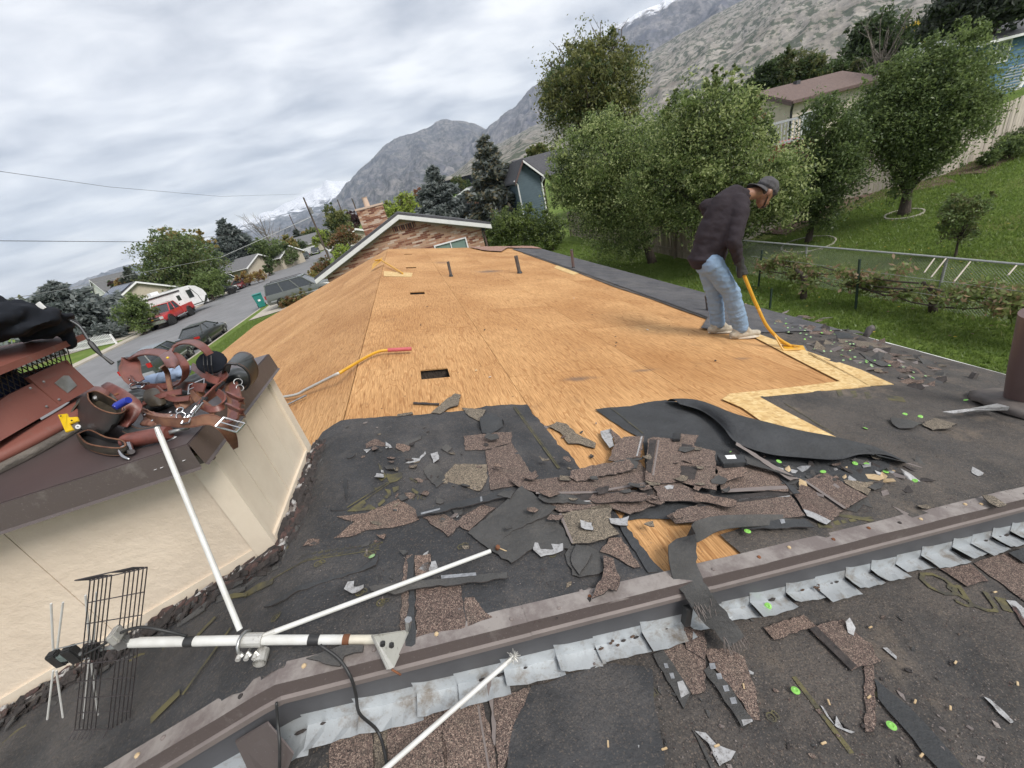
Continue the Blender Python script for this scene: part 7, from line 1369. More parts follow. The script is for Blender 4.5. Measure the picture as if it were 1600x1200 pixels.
PN = [  # on the lower roof
 ('wide brown shingle below the step, left of the loose white rod', 'D', [(830, 730), (1080, 645), (1118, 1130), (1118, 1300), (820, 1300), (812, 980)], S, .012, {}),
 ('wide brown shingle below the step, crossed by the loose white rod', 'D', [(1086, 836), (1290, 790), (1340, 950), (1365, 1120), (1370, 1300), (1120, 1300)], S, .010, dict(strips=[('hem', [(1268, 812), (1278, 810), (1345, 1200), (1334, 1200)])])),
 ('brown shingle with ragged right edge beside the smooth black felt', 'D', [(1330, 775), (1537, 715), (1500, 850), (1430, 1000), (1380, 1180), (1368, 1110)], S, .016, {}),
 ('brown shingle under the step near the black cable', 'D', [(540, 990), (740, 938), (760, 1130), (740, 1300), (505, 1300)], S, .010, {}),
 ('narrow brown shingle between cable and wide shingle', 'D', [(745, 940), (822, 895), (815, 1130), (812, 1300), (755, 1300)], SG, .012, {}),
 ('narrow upright shingle edge beside the silver flashing', 'D', [(1305, 640), (1330, 620), (1345, 760), (1362, 1000), (1350, 1010), (1330, 800)], 'hem', .022, {}),
 ('dark starred sealant strip under the step, left one', 'E', [(755, 585), (812, 570), (962, 800), (922, 884)], SB, .018, dict(strips=[('star', [(812, 640), (832, 640), (840, 665), (820, 665)]), ('star', [(842, 692), (864, 690), (872, 720), (852, 722)]), ('foil', [(885, 740), (915, 732), (950, 800), (905, 825)])])),
 ('brown shingle right of the left starred strip', 'E', [(812, 570), (900, 540), (990, 560), (1038, 620), (1038, 780), (965, 812)], S, .012, {}),
 ('dark starred sealant strip under the step, right one', 'E', [(1028, 675), (1062, 650), (1180, 780), (1295, 945), (1232, 982)], SB, .02, dict(strips=[('star', [(1055, 640), (1085, 638), (1094, 668), (1064, 672)]), ('star', [(1092, 695), (1118, 692), (1128, 722), (1102, 726)]), ('star', [(1128, 760), (1155, 756), (1165, 788), (1138, 792)]), ('star', [(1165, 825), (1195, 820), (1206, 855), (1176, 858)]), ('foil', [(1228, 942), (1285, 938), (1290, 950), (1240, 975)])])),
 ('brown shingle right of the right starred strip', 'E', [(1035, 560), (1150, 560), (1250, 610), (1310, 800), (1325, 942), (1290, 940), (1180, 775), (1062, 645)], S, .013, {}),
 ('brown shingle standing under the black hanging scrap', 'E', [(925, 430), (1030, 400), (1040, 560), (1030, 620), (930, 560)], S, .02, {}),
 ('triangular foil scrap with a nail on the lower roof', 'E', [(980, 1010), (1040, 1015), (1090, 1070), (1200, 1125), (1130, 1180), (1110, 1190), (1060, 1080)], FO, .01, dict(curl=.01)),
 ('dark strip beside the triangular foil scrap', 'E', [(962, 995), (985, 1010), (1110, 1230), (1080, 1230)], SB, .014, {}),
 ('loose brown shingle corner on the dusty lower roof', 'F', [(345, 548), (400, 520), (500, 500), (602, 600), (682, 700), (540, 742)], S, .022, dict(strips=[('scrap_edge', [(345, 548), (378, 536), (565, 720), (540, 742)])])),
 ('small brown shingle scrap right under the silver flashing', 'F', [(130, 540), (320, 482), (377, 532), (180, 597)], S, .02, {}),
 ('narrow upright brown strip on the dusty lower roof', 'F', [(602, 600), (640, 620), (655, 1000), (645, 1030), (603, 1030)], S, .014, {}),
 ('dark dusty shingle scrap below the right flashing', 'F', [(958, 266), (1100, 244), (1182, 322), (1082, 347)], S, .02, {}),
 ('brown shingle at the right edge with sandy dirt', 'F', [(1110, 240), (1272, 190), (1400, 260), (1420, 440), (1352, 420)], S, .012, {}),
 ('black felt corner at the right edge below the flashing', 'F', [(1275, 190), (1350, 165), (1420, 180), (1420, 240), (1345, 235)], 'felt_clean', .03, {}),
 ('pale grey splinter on the lower roof at the right edge', 'F', [(1265, 415), (1310, 420), (1400, 500), (1390, 560), (1320, 470)], FO, .012, {}),
 ('dark stick under the pale splinter at the right edge', 'F', [(1290, 440), (1310, 445), (1400, 580), (1390, 600)], 'scrap_red', .01, {}),
 ('twisted grey splinter on the lower roof bottom right', 'F', [(1160, 870), (1185, 875), (1250, 935), (1302, 990), (1285, 995), (1230, 945)], FO, .01, {}),
 ('torn dark and white scrap curled on the lower roof', 'F', [(390, 905), (410, 915), (460, 1000), (475, 960), (500, 1010), (555, 1035), (540, 1045), (470, 1015)], FO, .012, dict(curl=.01)),
 ('grey chip standing up near the narrow brown strip', 'F', [(515, 520), (530, 505), (562, 545), (550, 570), (530, 560)], FO, .035, dict(tilt=(.3, .3))),
 ('small dark scrap with silver side on the lower roof', 'F', [(688, 640), (705, 636), (756, 680), (748, 692)], FO, .012, {}),
]
for lab, z, pts, m, h, k in PN: piece(lab, z, pts, m, h, base=DS, group='torn shingles on the lower roof', **k)
for i in range(90):
    if i < 34: px, py = random.uniform(560, 760), random.gauss(760, 55); r = random.uniform(.012, .04)
    elif i < 75: px, py = random.gauss(1000, 120), random.gauss(752, 42); r = random.uniform(.02, .06)
    else: px, py = random.uniform(1180, 1480), random.gauss(745, 28); r = random.uniform(.012, .05)
    w = r * 210; n = random.choice([4, 5, 6]); a0 = random.random() * 6; el = random.uniform(.35, .8)
    pts = [(px + w * math.cos(a0 + 2 * PI * k / n) * random.uniform(.6, 1.2) * 1.3, py + w * math.sin(a0 + 2 * PI * k / n) * random.uniform(.6, 1.2) * el) for k in range(n)]
    piece(['small torn scrap strewn over the left felt', 'torn scrap lying in the big shingle heap', 'torn scrap strewn right of the shingle heap'][0 if i < 34 else 1 if i < 75 else 2], 'P', pts, random.choice([S, S, SG, SB, SB, FO if i % 3 == 0 else 'scrap_edge']), random.uniform(.008, .03) + (.035 if 34 <= i < 75 else 0), .004, (random.uniform(-.25, .25), random.uniform(-.25, .25)), random.uniform(0, .018), random.random() * 3, amp=.004, step=.014, group=['scraps on the left felt', 'scraps in the shingle heap', 'scraps right of the shingle heap'][0 if i < 34 else 1 if i < 75 else 2])
for i in range(30):
    px, py = random.gauss(1010, 105), random.gauss(757, 26); w = random.uniform(26, 52); el = random.uniform(.16, .34); a0 = random.uniform(-.45, .45); ca_, sa_ = math.cos(a0), math.sin(a0)
    pts = [(px + u * w * ca_ - v * w * el * sa_, py + (u * w * sa_ + v * w * el * ca_) * .7) for u, v in ((-1, -1), (.1, -1.1), (1, -.9), (1.1, .2), (.9, 1), (0, .9), (-.9, 1.05), (-1.1, .1))]
    if py < 840 and not (975 < px < 1130 and py < 768) and i < 13: piece('broken brown shingle strip piled in the heap', 'P', pts, random.choice([S, S, S, SG, SB]), random.uniform(.03, .065), .005, (random.uniform(-.2, .2), random.uniform(-.15, .25)), random.uniform(0, .022), random.random() * 3, amp=.006, step=.018, group='shingle strips in the heap')
# dark starred nailing strips in the seam beside the brown shingle, silver smear
piece('black tarry seam strip running down to the flashing', 'D', [(912, 80), (945, 50), (952, 250), (955, 500), (935, 510), (905, 510), (925, 250)], 'felt_clean', .016, group='torn shingles on the roof')
# peeled felt flap: rises from the back and bends over towards the camera
def flap(name, label, back, front, m, par=None, lift=None, K=14):
    b = MB(); n = len(back)
    for i in range(n):
        for k in range(K + 1):
            t = k / K; p = Vector(back[i]).lerp(Vector(front[i]), t); p.z += lift[i] * math.sin(PI * min(1, t * 1.12)) ** .8 * (1.15 - t * .25); b.v.append(tuple(p))
    b.f = [(i * (K + 1) + k, (i + 1) * (K + 1) + k, (i + 1) * (K + 1) + k + 1, i * (K + 1) + k + 1) for i in range(n - 1) for k in range(K)]; b.mi = [0] * len(b.f); return b.build(name, m, par or house, label, smooth=True)
bk = [roof(*p, 1, .02) for p in [(1042, 627), (1062, 627), (1085, 630), (1110, 638), (1150, 652), (1200, 665), (1250, 679), (1300, 689), (1350, 705), (1385, 714), (1417, 722)]]
fr = [roof(*p, 1, .06) for p in [(1064, 632), (1092, 640), (1112, 652), (1130, 668), (1150, 691), (1200, 709), (1255, 715), (1310, 718), (1345, 710), (1385, 711), (1418, 724)]]
def resamp(P_, n):
    o = []
    for i in range(n):
        t = i / (n - 1) * (len(P_) - 1); k = min(int(t), len(P_) - 2); f = t - k; a, b_, c, d = P_[max(k - 1, 0)], P_[k], P_[k + 1], P_[min(k + 2, len(P_) - 1)]
        o.append(.5 * ((2 * b_) + (c - a) * f + (2 * a - 5 * b_ + 4 * c - d) * f * f + (3 * b_ - a - 3 * c + d) * f ** 3))
    return o
bk, fr = resamp(bk, 40), resamp(fr, 40)
flap('peeled_felt', 'sheet of black felt peeled back and curling over the shingle heap', bk, fr, 'felt_clean', None, [(.028 + .05 * math.sin(PI * i / 39)) * min(1, (39.5 - i) / 7) for i in range(40)])
bk = resamp([roof(*p, 1, .012) for p in [(752, 655), (765, 645), (778, 650), (788, 662)]], 12); fr = resamp([roof(*p, 1, .02) for p in [(753, 676), (764, 678), (776, 673), (786, 666)]], 12); flap('felt_tab', 'small rolled felt tab at the torn edge', bk, fr, 'felt_clean', None, [.04] * 12)
# felt scrap draped over the flashing
dr = thing('hanging_felt_scrap', 'black granular felt strip draped over the brown flashing into the lower roof', 'felt scrap', tuple(roof(1090, 900)))
pth = [roof(1245, 812, 1, .015), roof(1180, 813, 1, .05), roof(1118, 818, 1, .08), roof(1080, 838, 1, .085), roof(1066, 866, 1, .07), aty(1072, 898, .86), aty(1090, 928, .80), aty(1108, 955, .765), aty(1128, 975, .735), aty(1150, 1003, .69)]
pth = resamp(pth, 36); wv = [Vector((.25, 1, .1)) if i < 10 else Vector((.9, .45, -.1)).lerp(Vector((1, -.25, .1)), min(1, (i - 10) / 18)) for i in range(36)]
wd = [.05 + .02 * i / 10 if i < 14 else (.085 + .012 * noise.noise(Vector((i * .5, 0, 0))) + (.02 if 14 < i < 22 else 0) - (.012 if i > 30 else 0)) for i in range(36)]
MB().ribbon(pth, wv, wd, .005).build('strip', 'shingle_back', dr, smooth=.7)
b = MB()
for i in range(60):
    t = random.choice([24, 25, 26, 33, 34, 35]); p = pth[t] + Vector((random.uniform(-.04, .04), random.uniform(-.01, .01), -.005)); b.tube([p, p + Vector((random.uniform(-.008, .008), -.02, -.016 - random.random() * .016))], [.0014, .0006], 3)
b.build('frayed_fringe', 'hem', dr, kind='stuff', clean=False)
c = aty(1073, 962, .80); MB().obox(c, (.012, 0, -.004), (0, .012, 0), (.006, 0, .045)).build('black_strip', 'black', dr)
# dark flat box with white sticker stuck in the heap, black clip
bx = thing('black_carton', 'flat black carton with a white sticker in the shingle heap', 'carton', tuple(roof(1140, 715))); P_ = [roof(*q, 1, .07) for q in Zm('B', [(1280, 440), (1455, 440), (1462, 490), (1320, 500)])]; MB().prism(P_, (0, 0, -.03)).build('box', 'felt_clean', bx, bevel=.003); P_ = [roof(*q, 1, .0715) for q in Zm('B', [(1330, 446), (1392, 442), (1404, 466), (1345, 468)])]; MB().prism(P_, (0, 0, -.001)).build('sticker', 'white', bx)
P_ = [roof(*q, 1, .075) for q in Zm('B', [(1005, 300), (1055, 300), (1050, 345), (1002, 345)])]; tag(MB().prism(P_, (0, 0, -.02)).build('black_clip', 'black', None, bevel=.004), 'small black plastic clip on top of the shingle heap', 'clip')
# ---- green plastic nail caps
cp0 = None
def cap_at(px, py, r, lab, m, dz=0., grp='green plastic nail caps on the roof', h=.014):
    global cp0; p = roof(px, py, 1, dz + h)
    if cp0 is None or m != 'green_disc':
        b = MB(); b.lathe((0, 0, 0), [(.0128, 0), (.0128, .0012), (.0105, .0016), (.006, .0028), (.004, .0012), (.0006, .0012)], 18); o = b.build('nail_cap', m, smooth=.8)
        if m == 'green_disc': cp0 = o
    else: o = cp0.copy(); COL.objects.link(o)
    o.location = p; o.scale = (r, r, r); o.rotation_euler = (random.uniform(-.25, .25), .24 + random.uniform(-.25, .25), random.random() * 6); return tag(o, lab, 'nail cap', grp)
for (px, py), lab in [((1200, 947), 'green nail cap lying on the silver step flashing'), ((1243, 1079), 'green nail cap on the dusty lower roof left of the narrow strip'), ((1393, 1134), 'green nail cap on the dusty lower roof at bottom right')]: cap_at(px, py, 1.0, lab, 'green_disc', DS, h=.026)
cap_at(581, 869, 1.0, 'pale green nail cap on the black felt by the chimney', 'green_disc2')
for px, py, lab in [(1144, 707, 'green nail cap behind the black carton'), (1090, 827, 'green nail cap beside the curled felt scrap'), (1168, 830, 'green nail cap under the dark nailing strip'), (1286, 737, 'green nail cap on the shingle fan'), (1429, 751, 'green nail cap at the right end of the shingle debris'), (1384, 737, 'green nail cap in the debris under the peeled felt'), (1414, 647, 'green nail cap on the flat mound, left'), (1438, 651, 'green nail cap on the flat mound, right'), (1464, 665, 'green nail cap at the foot of the flat mound'), (1352, 669, 'single green nail cap on clean felt left of the mound'), (1509, 625, 'large green nail cap below the eave strip at right'), (1426, 590, 'green nail cap on the eave strip above the patch corner'), (1217, 721, 'green nail cap under the edge of peeled felt'), (1336, 724, 'green nail cap under the peeled felt, left of pair'), (1354, 726, 'green nail cap under the peeled felt, right of pair')]: cap_at(px, py, 1.0, lab, 'green_disc', h=.04 if px < 1300 and py > 700 else .018)
for i in range(46):
    t = random.random(); px, py = 1222 + 210 * t + random.uniform(-14, 30), 510 + 92 * t + random.uniform(-16, 10); cap_at(px, py, random.uniform(.6, .85), 'small green nail cap among the scraps along the eave strip', random.choice(['green_disc', 'green_disc2', 'green_disc2']), h=.03, grp='green nail caps along the eave')
# ---- scattered chips
def chip(px, py, s, m, lab, dz, grp, name='debris_chip', cat='debris chip', long=2.):
    p = roof(px, py, 1, dz + .014); a = random.random() * 6; b = MB(); n = random.choice([4, 5, 6]); V = [Vector((math.cos(2 * PI * k / n) * s * long * random.uniform(.6, 1.1), math.sin(2 * PI * k / n) * s * random.uniform(.6, 1.1), random.uniform(-.2, .2) * s)) for k in range(n)]; b.prism(V, (0, 0, -.004))
    o = b.build(name, m); o.location = p; o.rotation_euler = (random.uniform(-.2, .2), .24 + random.uniform(-.2, .2), a); tag(o, lab, cat, grp)
for i in range(120):
    t = random.random(); px, py = 1215 + 230 * t + random.uniform(-16, 60), 505 + 96 * t + random.uniform(-20, 14); chip(px, py, random.uniform(.02, .06), random.choice([SB, S, 'hem', 'scrap_edge', SG]), 'small dark shingle chip on the eave strip', 0, 'shingle chips along the eave')
for i in range(60): chip(random.uniform(1190, 1440), random.uniform(722, 770), random.uniform(.008, .03), random.choice([FO, SB, 'hem', 'chip_wood', 'scrap_edge']), 'small chip in the debris beside the shingle heap', 0, 'chips beside the shingle heap', long=2.4)
for i in range(60): chip(random.uniform(520, 960), random.uniform(660, 960), random.uniform(.004, .014), random.choice([FO, SB, S, 'hem', 'scrap_edge', SG]), 'small chip scattered over the black felt', 0, 'chips on the black felt')
for i in range(22): chip(random.uniform(560, 1200), random.uniform(430, 620), random.uniform(.006, .014), random.choice([SB, 'chip_wood', 'scrap_edge', 'white_paint']), 'small speck of debris on the bare plywood', 0, 'specks on the plywood', long=1.4)
for i in range(60): chip(random.uniform(900, 1600), random.uniform(960, 1200), random.uniform(.003, .009), random.choice([FO, SB, SB, 'scrap_edge', 'hem', S, S]), 'small chip scattered over the lower roof', DS, 'chips on the lower roof')
for px, py, a in [(1430, 1096, .4), (1485, 1106, .5), (1590, 1068, .5), (1358, 1089, .2), (1360, 980, .1), (1493, 1035, .3), (1555, 925, 0), (1440, 1180, .2), (1295, 1097, 1), (1162, 1072, 1), (1120, 1165, 0), (1038, 1170, 0), (950, 1162, 1.2), (1287, 1161, 0)]:
    p = roof(px, py, 1, DS + .018); b = MB(); b.obox((0, 0, 0), (.0095, 0, 0), (0, .0028, 0), (0, 0, .002)); o = b.build('wood_chip', 'chip_wood', bevel=.001); o.location = p; o.rotation_euler = (0, .24, a); tag(o, 'pale wood chip lying on the dusty lower roof', 'wood chip', 'wood chips on the lower roof')
gb = MB()
for i in range(22000):
    z = random.random()
    if z < .5: px, py, ba = random.uniform(820, 1600), random.uniform(930, 1200), DS
    elif z < .75: px, py, ba = random.uniform(1130, 1600), random.uniform(660, 800), 0
    else: px, py, ba = random.uniform(500, 1100), random.uniform(650, 1000), 0
    p = roof(px, py, 1, ba + .013)
    if (ba == DS) != (p.y < YN - .04): continue
    s = random.uniform(.0012, .0032); v = [p + Vector((random.uniform(-s, s), random.uniform(-s, s), random.uniform(0, s * 1.4))) for k in range(4)]; gb.add(v, [(0, 1, 2), (0, 2, 3), (0, 3, 1), (1, 3, 2)], random.randrange(4))
o = gb.build('loose_granules', ['shingle_back', 'scrap_edge', 'hem', 'scrap_red'], None, kind='stuff', clean=False); o['label'] = 'loose shingle granules and grit strewn over the roof felt'
# ------------------------------------------------------------------ tools
def shovel_blade(root, c, d, u, w, l, m, tip):
    n = d.cross(u).normalized(); b = MB(); o = MB().prism([c - u * w / 2, c + u * w / 2, c + u * w * .55 + d * l, c - u * w * .55 + d * l], n * .004).build('blade', m, root)
    for i in range(9): q = c + d * l + u * w * (-.5 + i / 8); b.prism([q - u * w * .045, q + u * w * .045, q + d * .018], n * .004)
    b.build('teeth', tip, root); return o
ts = thing('tear_off_shovel', 'yellow tear-off shovel with pink grip lying on the plywood by the chimney', 'shovel', tuple(roof(540, 575)))
ph = [roof(643, 545, 1, .05), roof(606, 547, 1, .05), roof(592, 549, 1, .05), roof(572, 558, 1, .045), roof(530, 583, 1, .05)]
pl = [roof(480, 608, -1, .05), roof(462, 617, -1, .04), roof(430, 622, -1, .04), roof(395, 622, -1, .03)]
MB().tube(resamp(ph[:2], 4), .018, 10).build('grip', 'pink', ts, smooth=.6); MB().tube(resamp(ph[1:], 14), .0135, 10).build('handle', 'yellow', ts, smooth=True); MB().tube(resamp([ph[-1]] + pl[:3], 14), .013, 10).build('shaft', 'cast', ts, smooth=True)
q = pl[2]; MB().tube([roof(478, 618, -1, .03), roof(450, 632, -1, .02), roof(420, 640, -1, .015)], .009, 6).build('brace', 'steel', ts); d_ = (pl[3] - pl[2]).normalized(); shovel_blade(ts, roof(440, 630, -1, .02), d_, Vector((0, 1, 0)), .22, .2, 'yellow', 'steel')
rs = thing('tear_off_shovel', 'small yellow tear-off shovel lying at the far end of the ridge', 'shovel', tuple(roof(610, 420)))
h0 = Vector((XR - .06, 10.75, ZR + .12)); h1 = roof(629, 427, 1, .03); MB().tube([h0 + Vector((.05, -.12, .0)), h1], .018, 8).build('handle', 'yellow_worn', rs); dd = Vector((-.35, .2, -.35)).normalized(); uu = dd.cross(Vector((0, 1, .3))).normalized()
MB().prism([h0 + Vector((.10, -.1, .05)), h0 + Vector((.02, -.2, -.02)), h0 + Vector((-.24, -.16, -.14)), h0 + Vector((-.2, .18, -.06))], (0, .01, .008)).build('blade', 'yellow_worn', rs); MB().tube([h0 + Vector((.05, -.15, .02)), h0 + Vector((-.1, -.02, .02))], .02, 6).build('brace', 'yellow_worn', rs)
# ------------------------------------------------------------------ the worker
pf_ = roof(1150, 527); wk = thing('person', 'man in dark sweatshirt, pale jeans and backwards cap bending over a yellow shovel', 'person', tuple(pf_))
YR, YL, YT = 3.36, 3.58, 3.46
J = lambda px, py, y: aty(px, py, y)
hipR, hipL = J(1112, 412, 3.36), J(1104, 410, 3.55); kR, kL = J(1141, 455, 3.36), J(1117, 461, 3.56); aR, aL = J(1156, 508, 3.37), J(1121, 502, 3.60)
pel = J(1107, 404, YT); wst = J(1110, 385, YT); mid = J(1122, 352, YT); chest = J(1141, 322, YT); shR, shL = J(1156, 332, 3.29), J(1146, 316, 3.62); neck = J(1163, 305, YT); hd = J(1195, 299, YT)
elR, wrR = J(1147, 378, 3.20), J(1155, 412, 3.22); elL, wrL = J(1103, 322, 3.74), J(1118, 352, 3.66)
hd = J(1195, 299, YT); HR = Matrix.Rotation(.78, 3, 'Y'); HH = lambda x, y, z: hd + HR @ Vector((x, y, z))
skin_shapes = [(neck, .056, HH(-.035, 0, -.03), .056), (hd, (.098, .074, .098), HR), (HH(.038, 0, -.06), (.058, .054, .07), HR), (HH(.068, 0, -.112), (.026, .032, .022), HR), (HH(.094, 0, -.02), .012, HH(.112, 0, -.056), .015), (HH(.088, .02, .008), .012, HH(.088, -.02, .008), .012), (HH(.096, 0, -.082), (.012, .02, .009), HR)]
for s in (-1, 1): skin_shapes.append((HH(-.008, s * .076, -.018), (.02, .012, .034), HR))
skin_shapes += [(neck, .06, chest, .1), (chest, .11, mid, .11), (mid, .11, pel, .11), (shR, .045, elR, .038), (elR, .035, wrR, .026), (shL, .045, elL, .038), (elL, .035, wrL, .026), (chest, .08, shR, .05), (chest, .08, shL, .05), (pel, .1, hipR, .085), (pel, .1, hipL, .085), (hipR, .075, kR, .05), (kR, .045, aR, .035), (hipL, .075, kL, .05), (kL, .045, aL, .035)]
bod = sub(blob('body', 'skin', skin_shapes, .011, wk, 3))
for s in (-1, 1): MB().ell(HH(.086, s * .032, -.014), (.011, .013, .008), 8).build('eye', 'eye', bod); MB().tube([HH(.096, s * .014, .006), HH(.09, s * .046, .004)], .005, 5).build('eyebrow', 'beard', bod)
MB().ell(HH(.105, 0, -.088), (.011, .022, .006), 8, None, HR).build('lips', 'lips', bod)
blob('beard', 'beard', [(HH(.066, .03, -.118), .013, HH(.066, -.03, -.118), .013), (HH(.09, .012, -.108), .008, HH(.09, -.012, -.108), .008), (HH(.106, .016, -.074), .005, HH(.106, -.016, -.074), .005), (HH(.012, -.068, -.05), .006, HH(.05, -.045, -.105), .008), (HH(.012, .068, -.05), .006, HH(.05, .045, -.105), .008)], .0055, bod, 1)
blob('hair', 'beard', [(HH(-.035, 0, -.018), (.066, .075, .055), HR)], .01, wk, 2)
cp = sub(blob('cap', 'cap_cloth', [(HH(.004, 0, .045), (.113, .089, .088), HR), (HH(.004, 0, .028), (.117, .092, .035), HR)], .008, wk, 2, wr=(.006, 25))); b = MB(); n = 12
for i in range(n + 1):
    a = (i / n * 2 - 1) * 1.1
    for r, dz in ((.095, .012), (.185 - .02 * (a / 1.15) ** 2, -.035)): b.v += [tuple(HH(-r * math.cos(a), r * .78 * math.sin(a), dz - .012 * a * a)), tuple(HH(-r * math.cos(a), r * .78 * math.sin(a), dz - .006 - .012 * a * a))]
for i in range(n): o = 4 * i; b.f += [(o, o + 2, o + 6, o + 4), (o + 1, o + 5, o + 7, o + 3), (o + 2, o + 3, o + 7, o + 6), (o, o + 4, o + 5, o + 1)]; b.mi += [0] * 4
b.build('cap_brim', 'cap_cloth', cp, smooth=.6); MB().ell(HH(.0, 0, .135), (.008, .008, .005), 8).build('cap_button', 'cap_cloth', cp)
back = J(1128, 322, YT); hump = J(1146, 306, YT); low = J(1104, 372, YT)
ss = [(wst, .145, mid, .155), (mid, .155, chest, .15), (wst + Vector((0, -.06, 0)), .12, mid + Vector((0, -.07, 0)), .12), (wst + Vector((0, .07, 0)), .12, mid + Vector((0, .08, 0)), .12), (mid + Vector((0, -.07, 0)), .12, chest + Vector((0, -.08, 0)), .115), (mid + Vector((0, .08, 0)), .12, chest + Vector((0, .08, 0)), .115), (low, .11, back, .12), (back, .12, hump, .10),
  (chest, .12, shR, .085), (chest, .12, shL, .085), (shR, .082, elR, .066), (elR, .066, wrR + Vector((-.01, 0, .03)), .044), (shL, .08, elL, .066), (elL, .066, wrL, .048), (hump, .085, neck + Vector((-.02, 0, 0)), .07), (pel + Vector((-.02, 0, .03)), .15, wst, .147), (pel + Vector((.02, -.05, .04)), .12, wst, .13), (pel + Vector((-.07, 0, .03)), (.13, .17, .05)), (pel + Vector((.03, 0, .035)), (.14, .165, .05)), (pel + Vector((-.075, 0, .02)), .12, wst + Vector((-.04, 0, 0)), .12)]
blob('sweatshirt', 'shirt', ss, .014, wk, 5, wr=(.0085, 9, (1.6, .6, 2.2)))
js = [(pel + Vector((0, 0, -.03)), .115, hipR, .102), (pel + Vector((0, 0, -.03)), .115, hipL, .10), (hipR, .104, kR, .086), (kR, .088, aR + Vector((0, 0, .02)), .078), (hipL, .102, kL, .084), (kL, .086, aL + Vector((0, 0, .02)), .075), (pel + Vector((-.055, -.03, -.05)), (.09, .11, .10)), (aR + Vector((0, 0, .015)), .082, aR + Vector((.005, 0, -.02)), .078), (aL + Vector((0, 0, .015)), .08, aL + Vector((.005, 0, -.02)), .076)]
jn = sub(blob('jeans', 'jeans', js, .012, wk, 4, wr=(.008, 13, (.8, .8, 2.2))))
for foot, ank, yy in ((J(1166, 527, 3.34), aR, 0), (J(1121, 516, 3.60), aL, 0)):
    tow = Vector((1, -.12, -.18)).normalized() if ank is aR else Vector((1, -.1, -.22)).normalized(); g = Vector((ank.x - .075, ank.y, 0)); x0 = g.x; zr0 = rz(x0); up = Vector((.23, 0, 1)).normalized(); side = tow.cross(up)
    heel = Vector((x0, g.y, rz(x0) + .045)); toe = heel + tow * .262; toe.z = max(toe.z, rz(toe.x) + .042)
    sh = sub(blob('shoe', 'shoe', [(heel, .043, heel + tow * .12, .045), (heel + tow * .12, .045, toe, .034), (heel + tow * .03, .05, ank + Vector((0, 0, .0)), .052), (ank, .05, toe - tow * .07, .036), (toe, (.05, .042, .032))], .008, wk, 2))
    b = MB(); n = 22; V = []
    for i in range(n): a = 2 * PI * i / n; l = .172 * math.cos(a); wdt = .046 * math.sin(a) * (1.05 if math.cos(a) > 0 else .85); c = heel + tow * .128 + tow * l + side * wdt; V.append(Vector((c.x, c.y, max(c.z - .048, rz(c.x) + .003) + .004)))
    b.prism([v + up * .026 for v in V], -up * .026); b.build('sole', 'sole', sh, bevel=.004)
    b = MB()
    for i in range(4): c = heel + tow * (.10 + .028 * i) + up * (.062 - .01 * i); b.tube([c - side * .026, c + up * .008, c + side * .026], .004, 5)
    b.build('laces', 'sole', sh)
# shovel in hand
SVH = [J(1160, 424, 3.22), J(1178, 468, 3.14), J(1196, 506, 3.06), J(1209, 522, 3.02), J(1222, 533, 2.98), J(1248, 547, 2.93)]
gl = []
hv_ = (SVH[1] - SVH[0]).normalized(); hc = SVH[0] - hv_ * .015
gl += [(wrR + Vector((0, 0, .02)), .036, hc + Vector((-.022, -.012, .035)), .034), (hc + Vector((-.03, -.01, .03)), .03, hc + Vector((-.03, -.01, -.045)), .026)]
for i, (l, r) in enumerate([(.9, .012), (1., .0125), (.95, .012), (.8, .011)]):
    c = hc + hv_ * (-.035 + .024 * i); a0 = c + Vector((-.022, -.03, .004)); a1 = c + Vector((.016, -.034, 0)) ; a2 = c + Vector((.034, -.004, -.004)); a3 = c + Vector((.018, .022 * l, -.006)); gl += [(a0, r, a1, r), (a1, r, a2, r * .95), (a2, r * .95, a3, r * .85)]
gl += [(hc + Vector((-.03, .012, .02)), .014, hc + Vector((-.002, .034, -.012)), .013), (hc + Vector((-.002, .034, -.012)), .013, hc + Vector((.02, .03, -.04)), .011)]
gv1 = sub(blob('glove', 'glove', gl, .006, wk, 1)); MB().tube([wrR + Vector((-.004, 0, .045)), wrR + Vector((0, 0, -.005))], [.046, .042], 12).build('cuff', 'glove', gv1)
h2 = [(wrL, .034, wrL + Vector((.03, -.01, -.07)), .036)]
for i in range(4): c = wrL + Vector((.04 - .012 * i, -.03 + .02 * i, -.09)); h2 += [(c, .011, c + Vector((.012, 0, -.04)), .010), (c + Vector((.012, 0, -.04)), .010, c + Vector((.03, -.004, -.06 + .006 * i)), .009)]
h2 += [(wrL + Vector((.045, -.02, -.04)), .013, wrL + Vector((.075, -.03, -.07)), .011)]; blob('glove', 'glove', h2, .006, wk, 1)
sv = thing('tear_off_shovel', 'yellow tear-off shovel held by the worker, blade under the felt edge', 'shovel', tuple(SVH[3]))
MB().tube([SVH[0] - hv_ * .18, SVH[0], SVH[1], SVH[1].lerp(SVH[2], .35)], .0165, 10).build('handle', 'yellow', sv, smooth=.6); MB().tube(resamp([SVH[1].lerp(SVH[2], .35)] + SVH[2:], 14), .0155, 10).build('shaft', 'yellow_worn', sv, smooth=True)
bl0 = roof(1214, 542, 1, .02); bl1 = roof(1262, 548, 1, .012); dd = (bl1 - bl0).normalized(); uu = Vector((-dd.y, dd.x, 0)).normalized(); uu.z = 0; uu = (roof(1222, 534, 1, .02) - roof(1216, 543, 1, .02)).normalized(); uu = Vector((dd.y, -dd.x, 0)).normalized()
cB = bl0.lerp(bl1, .15); shovel_blade(sv, cB + dd * .02, dd, uu, .21, .19, 'yellow', 'steel')
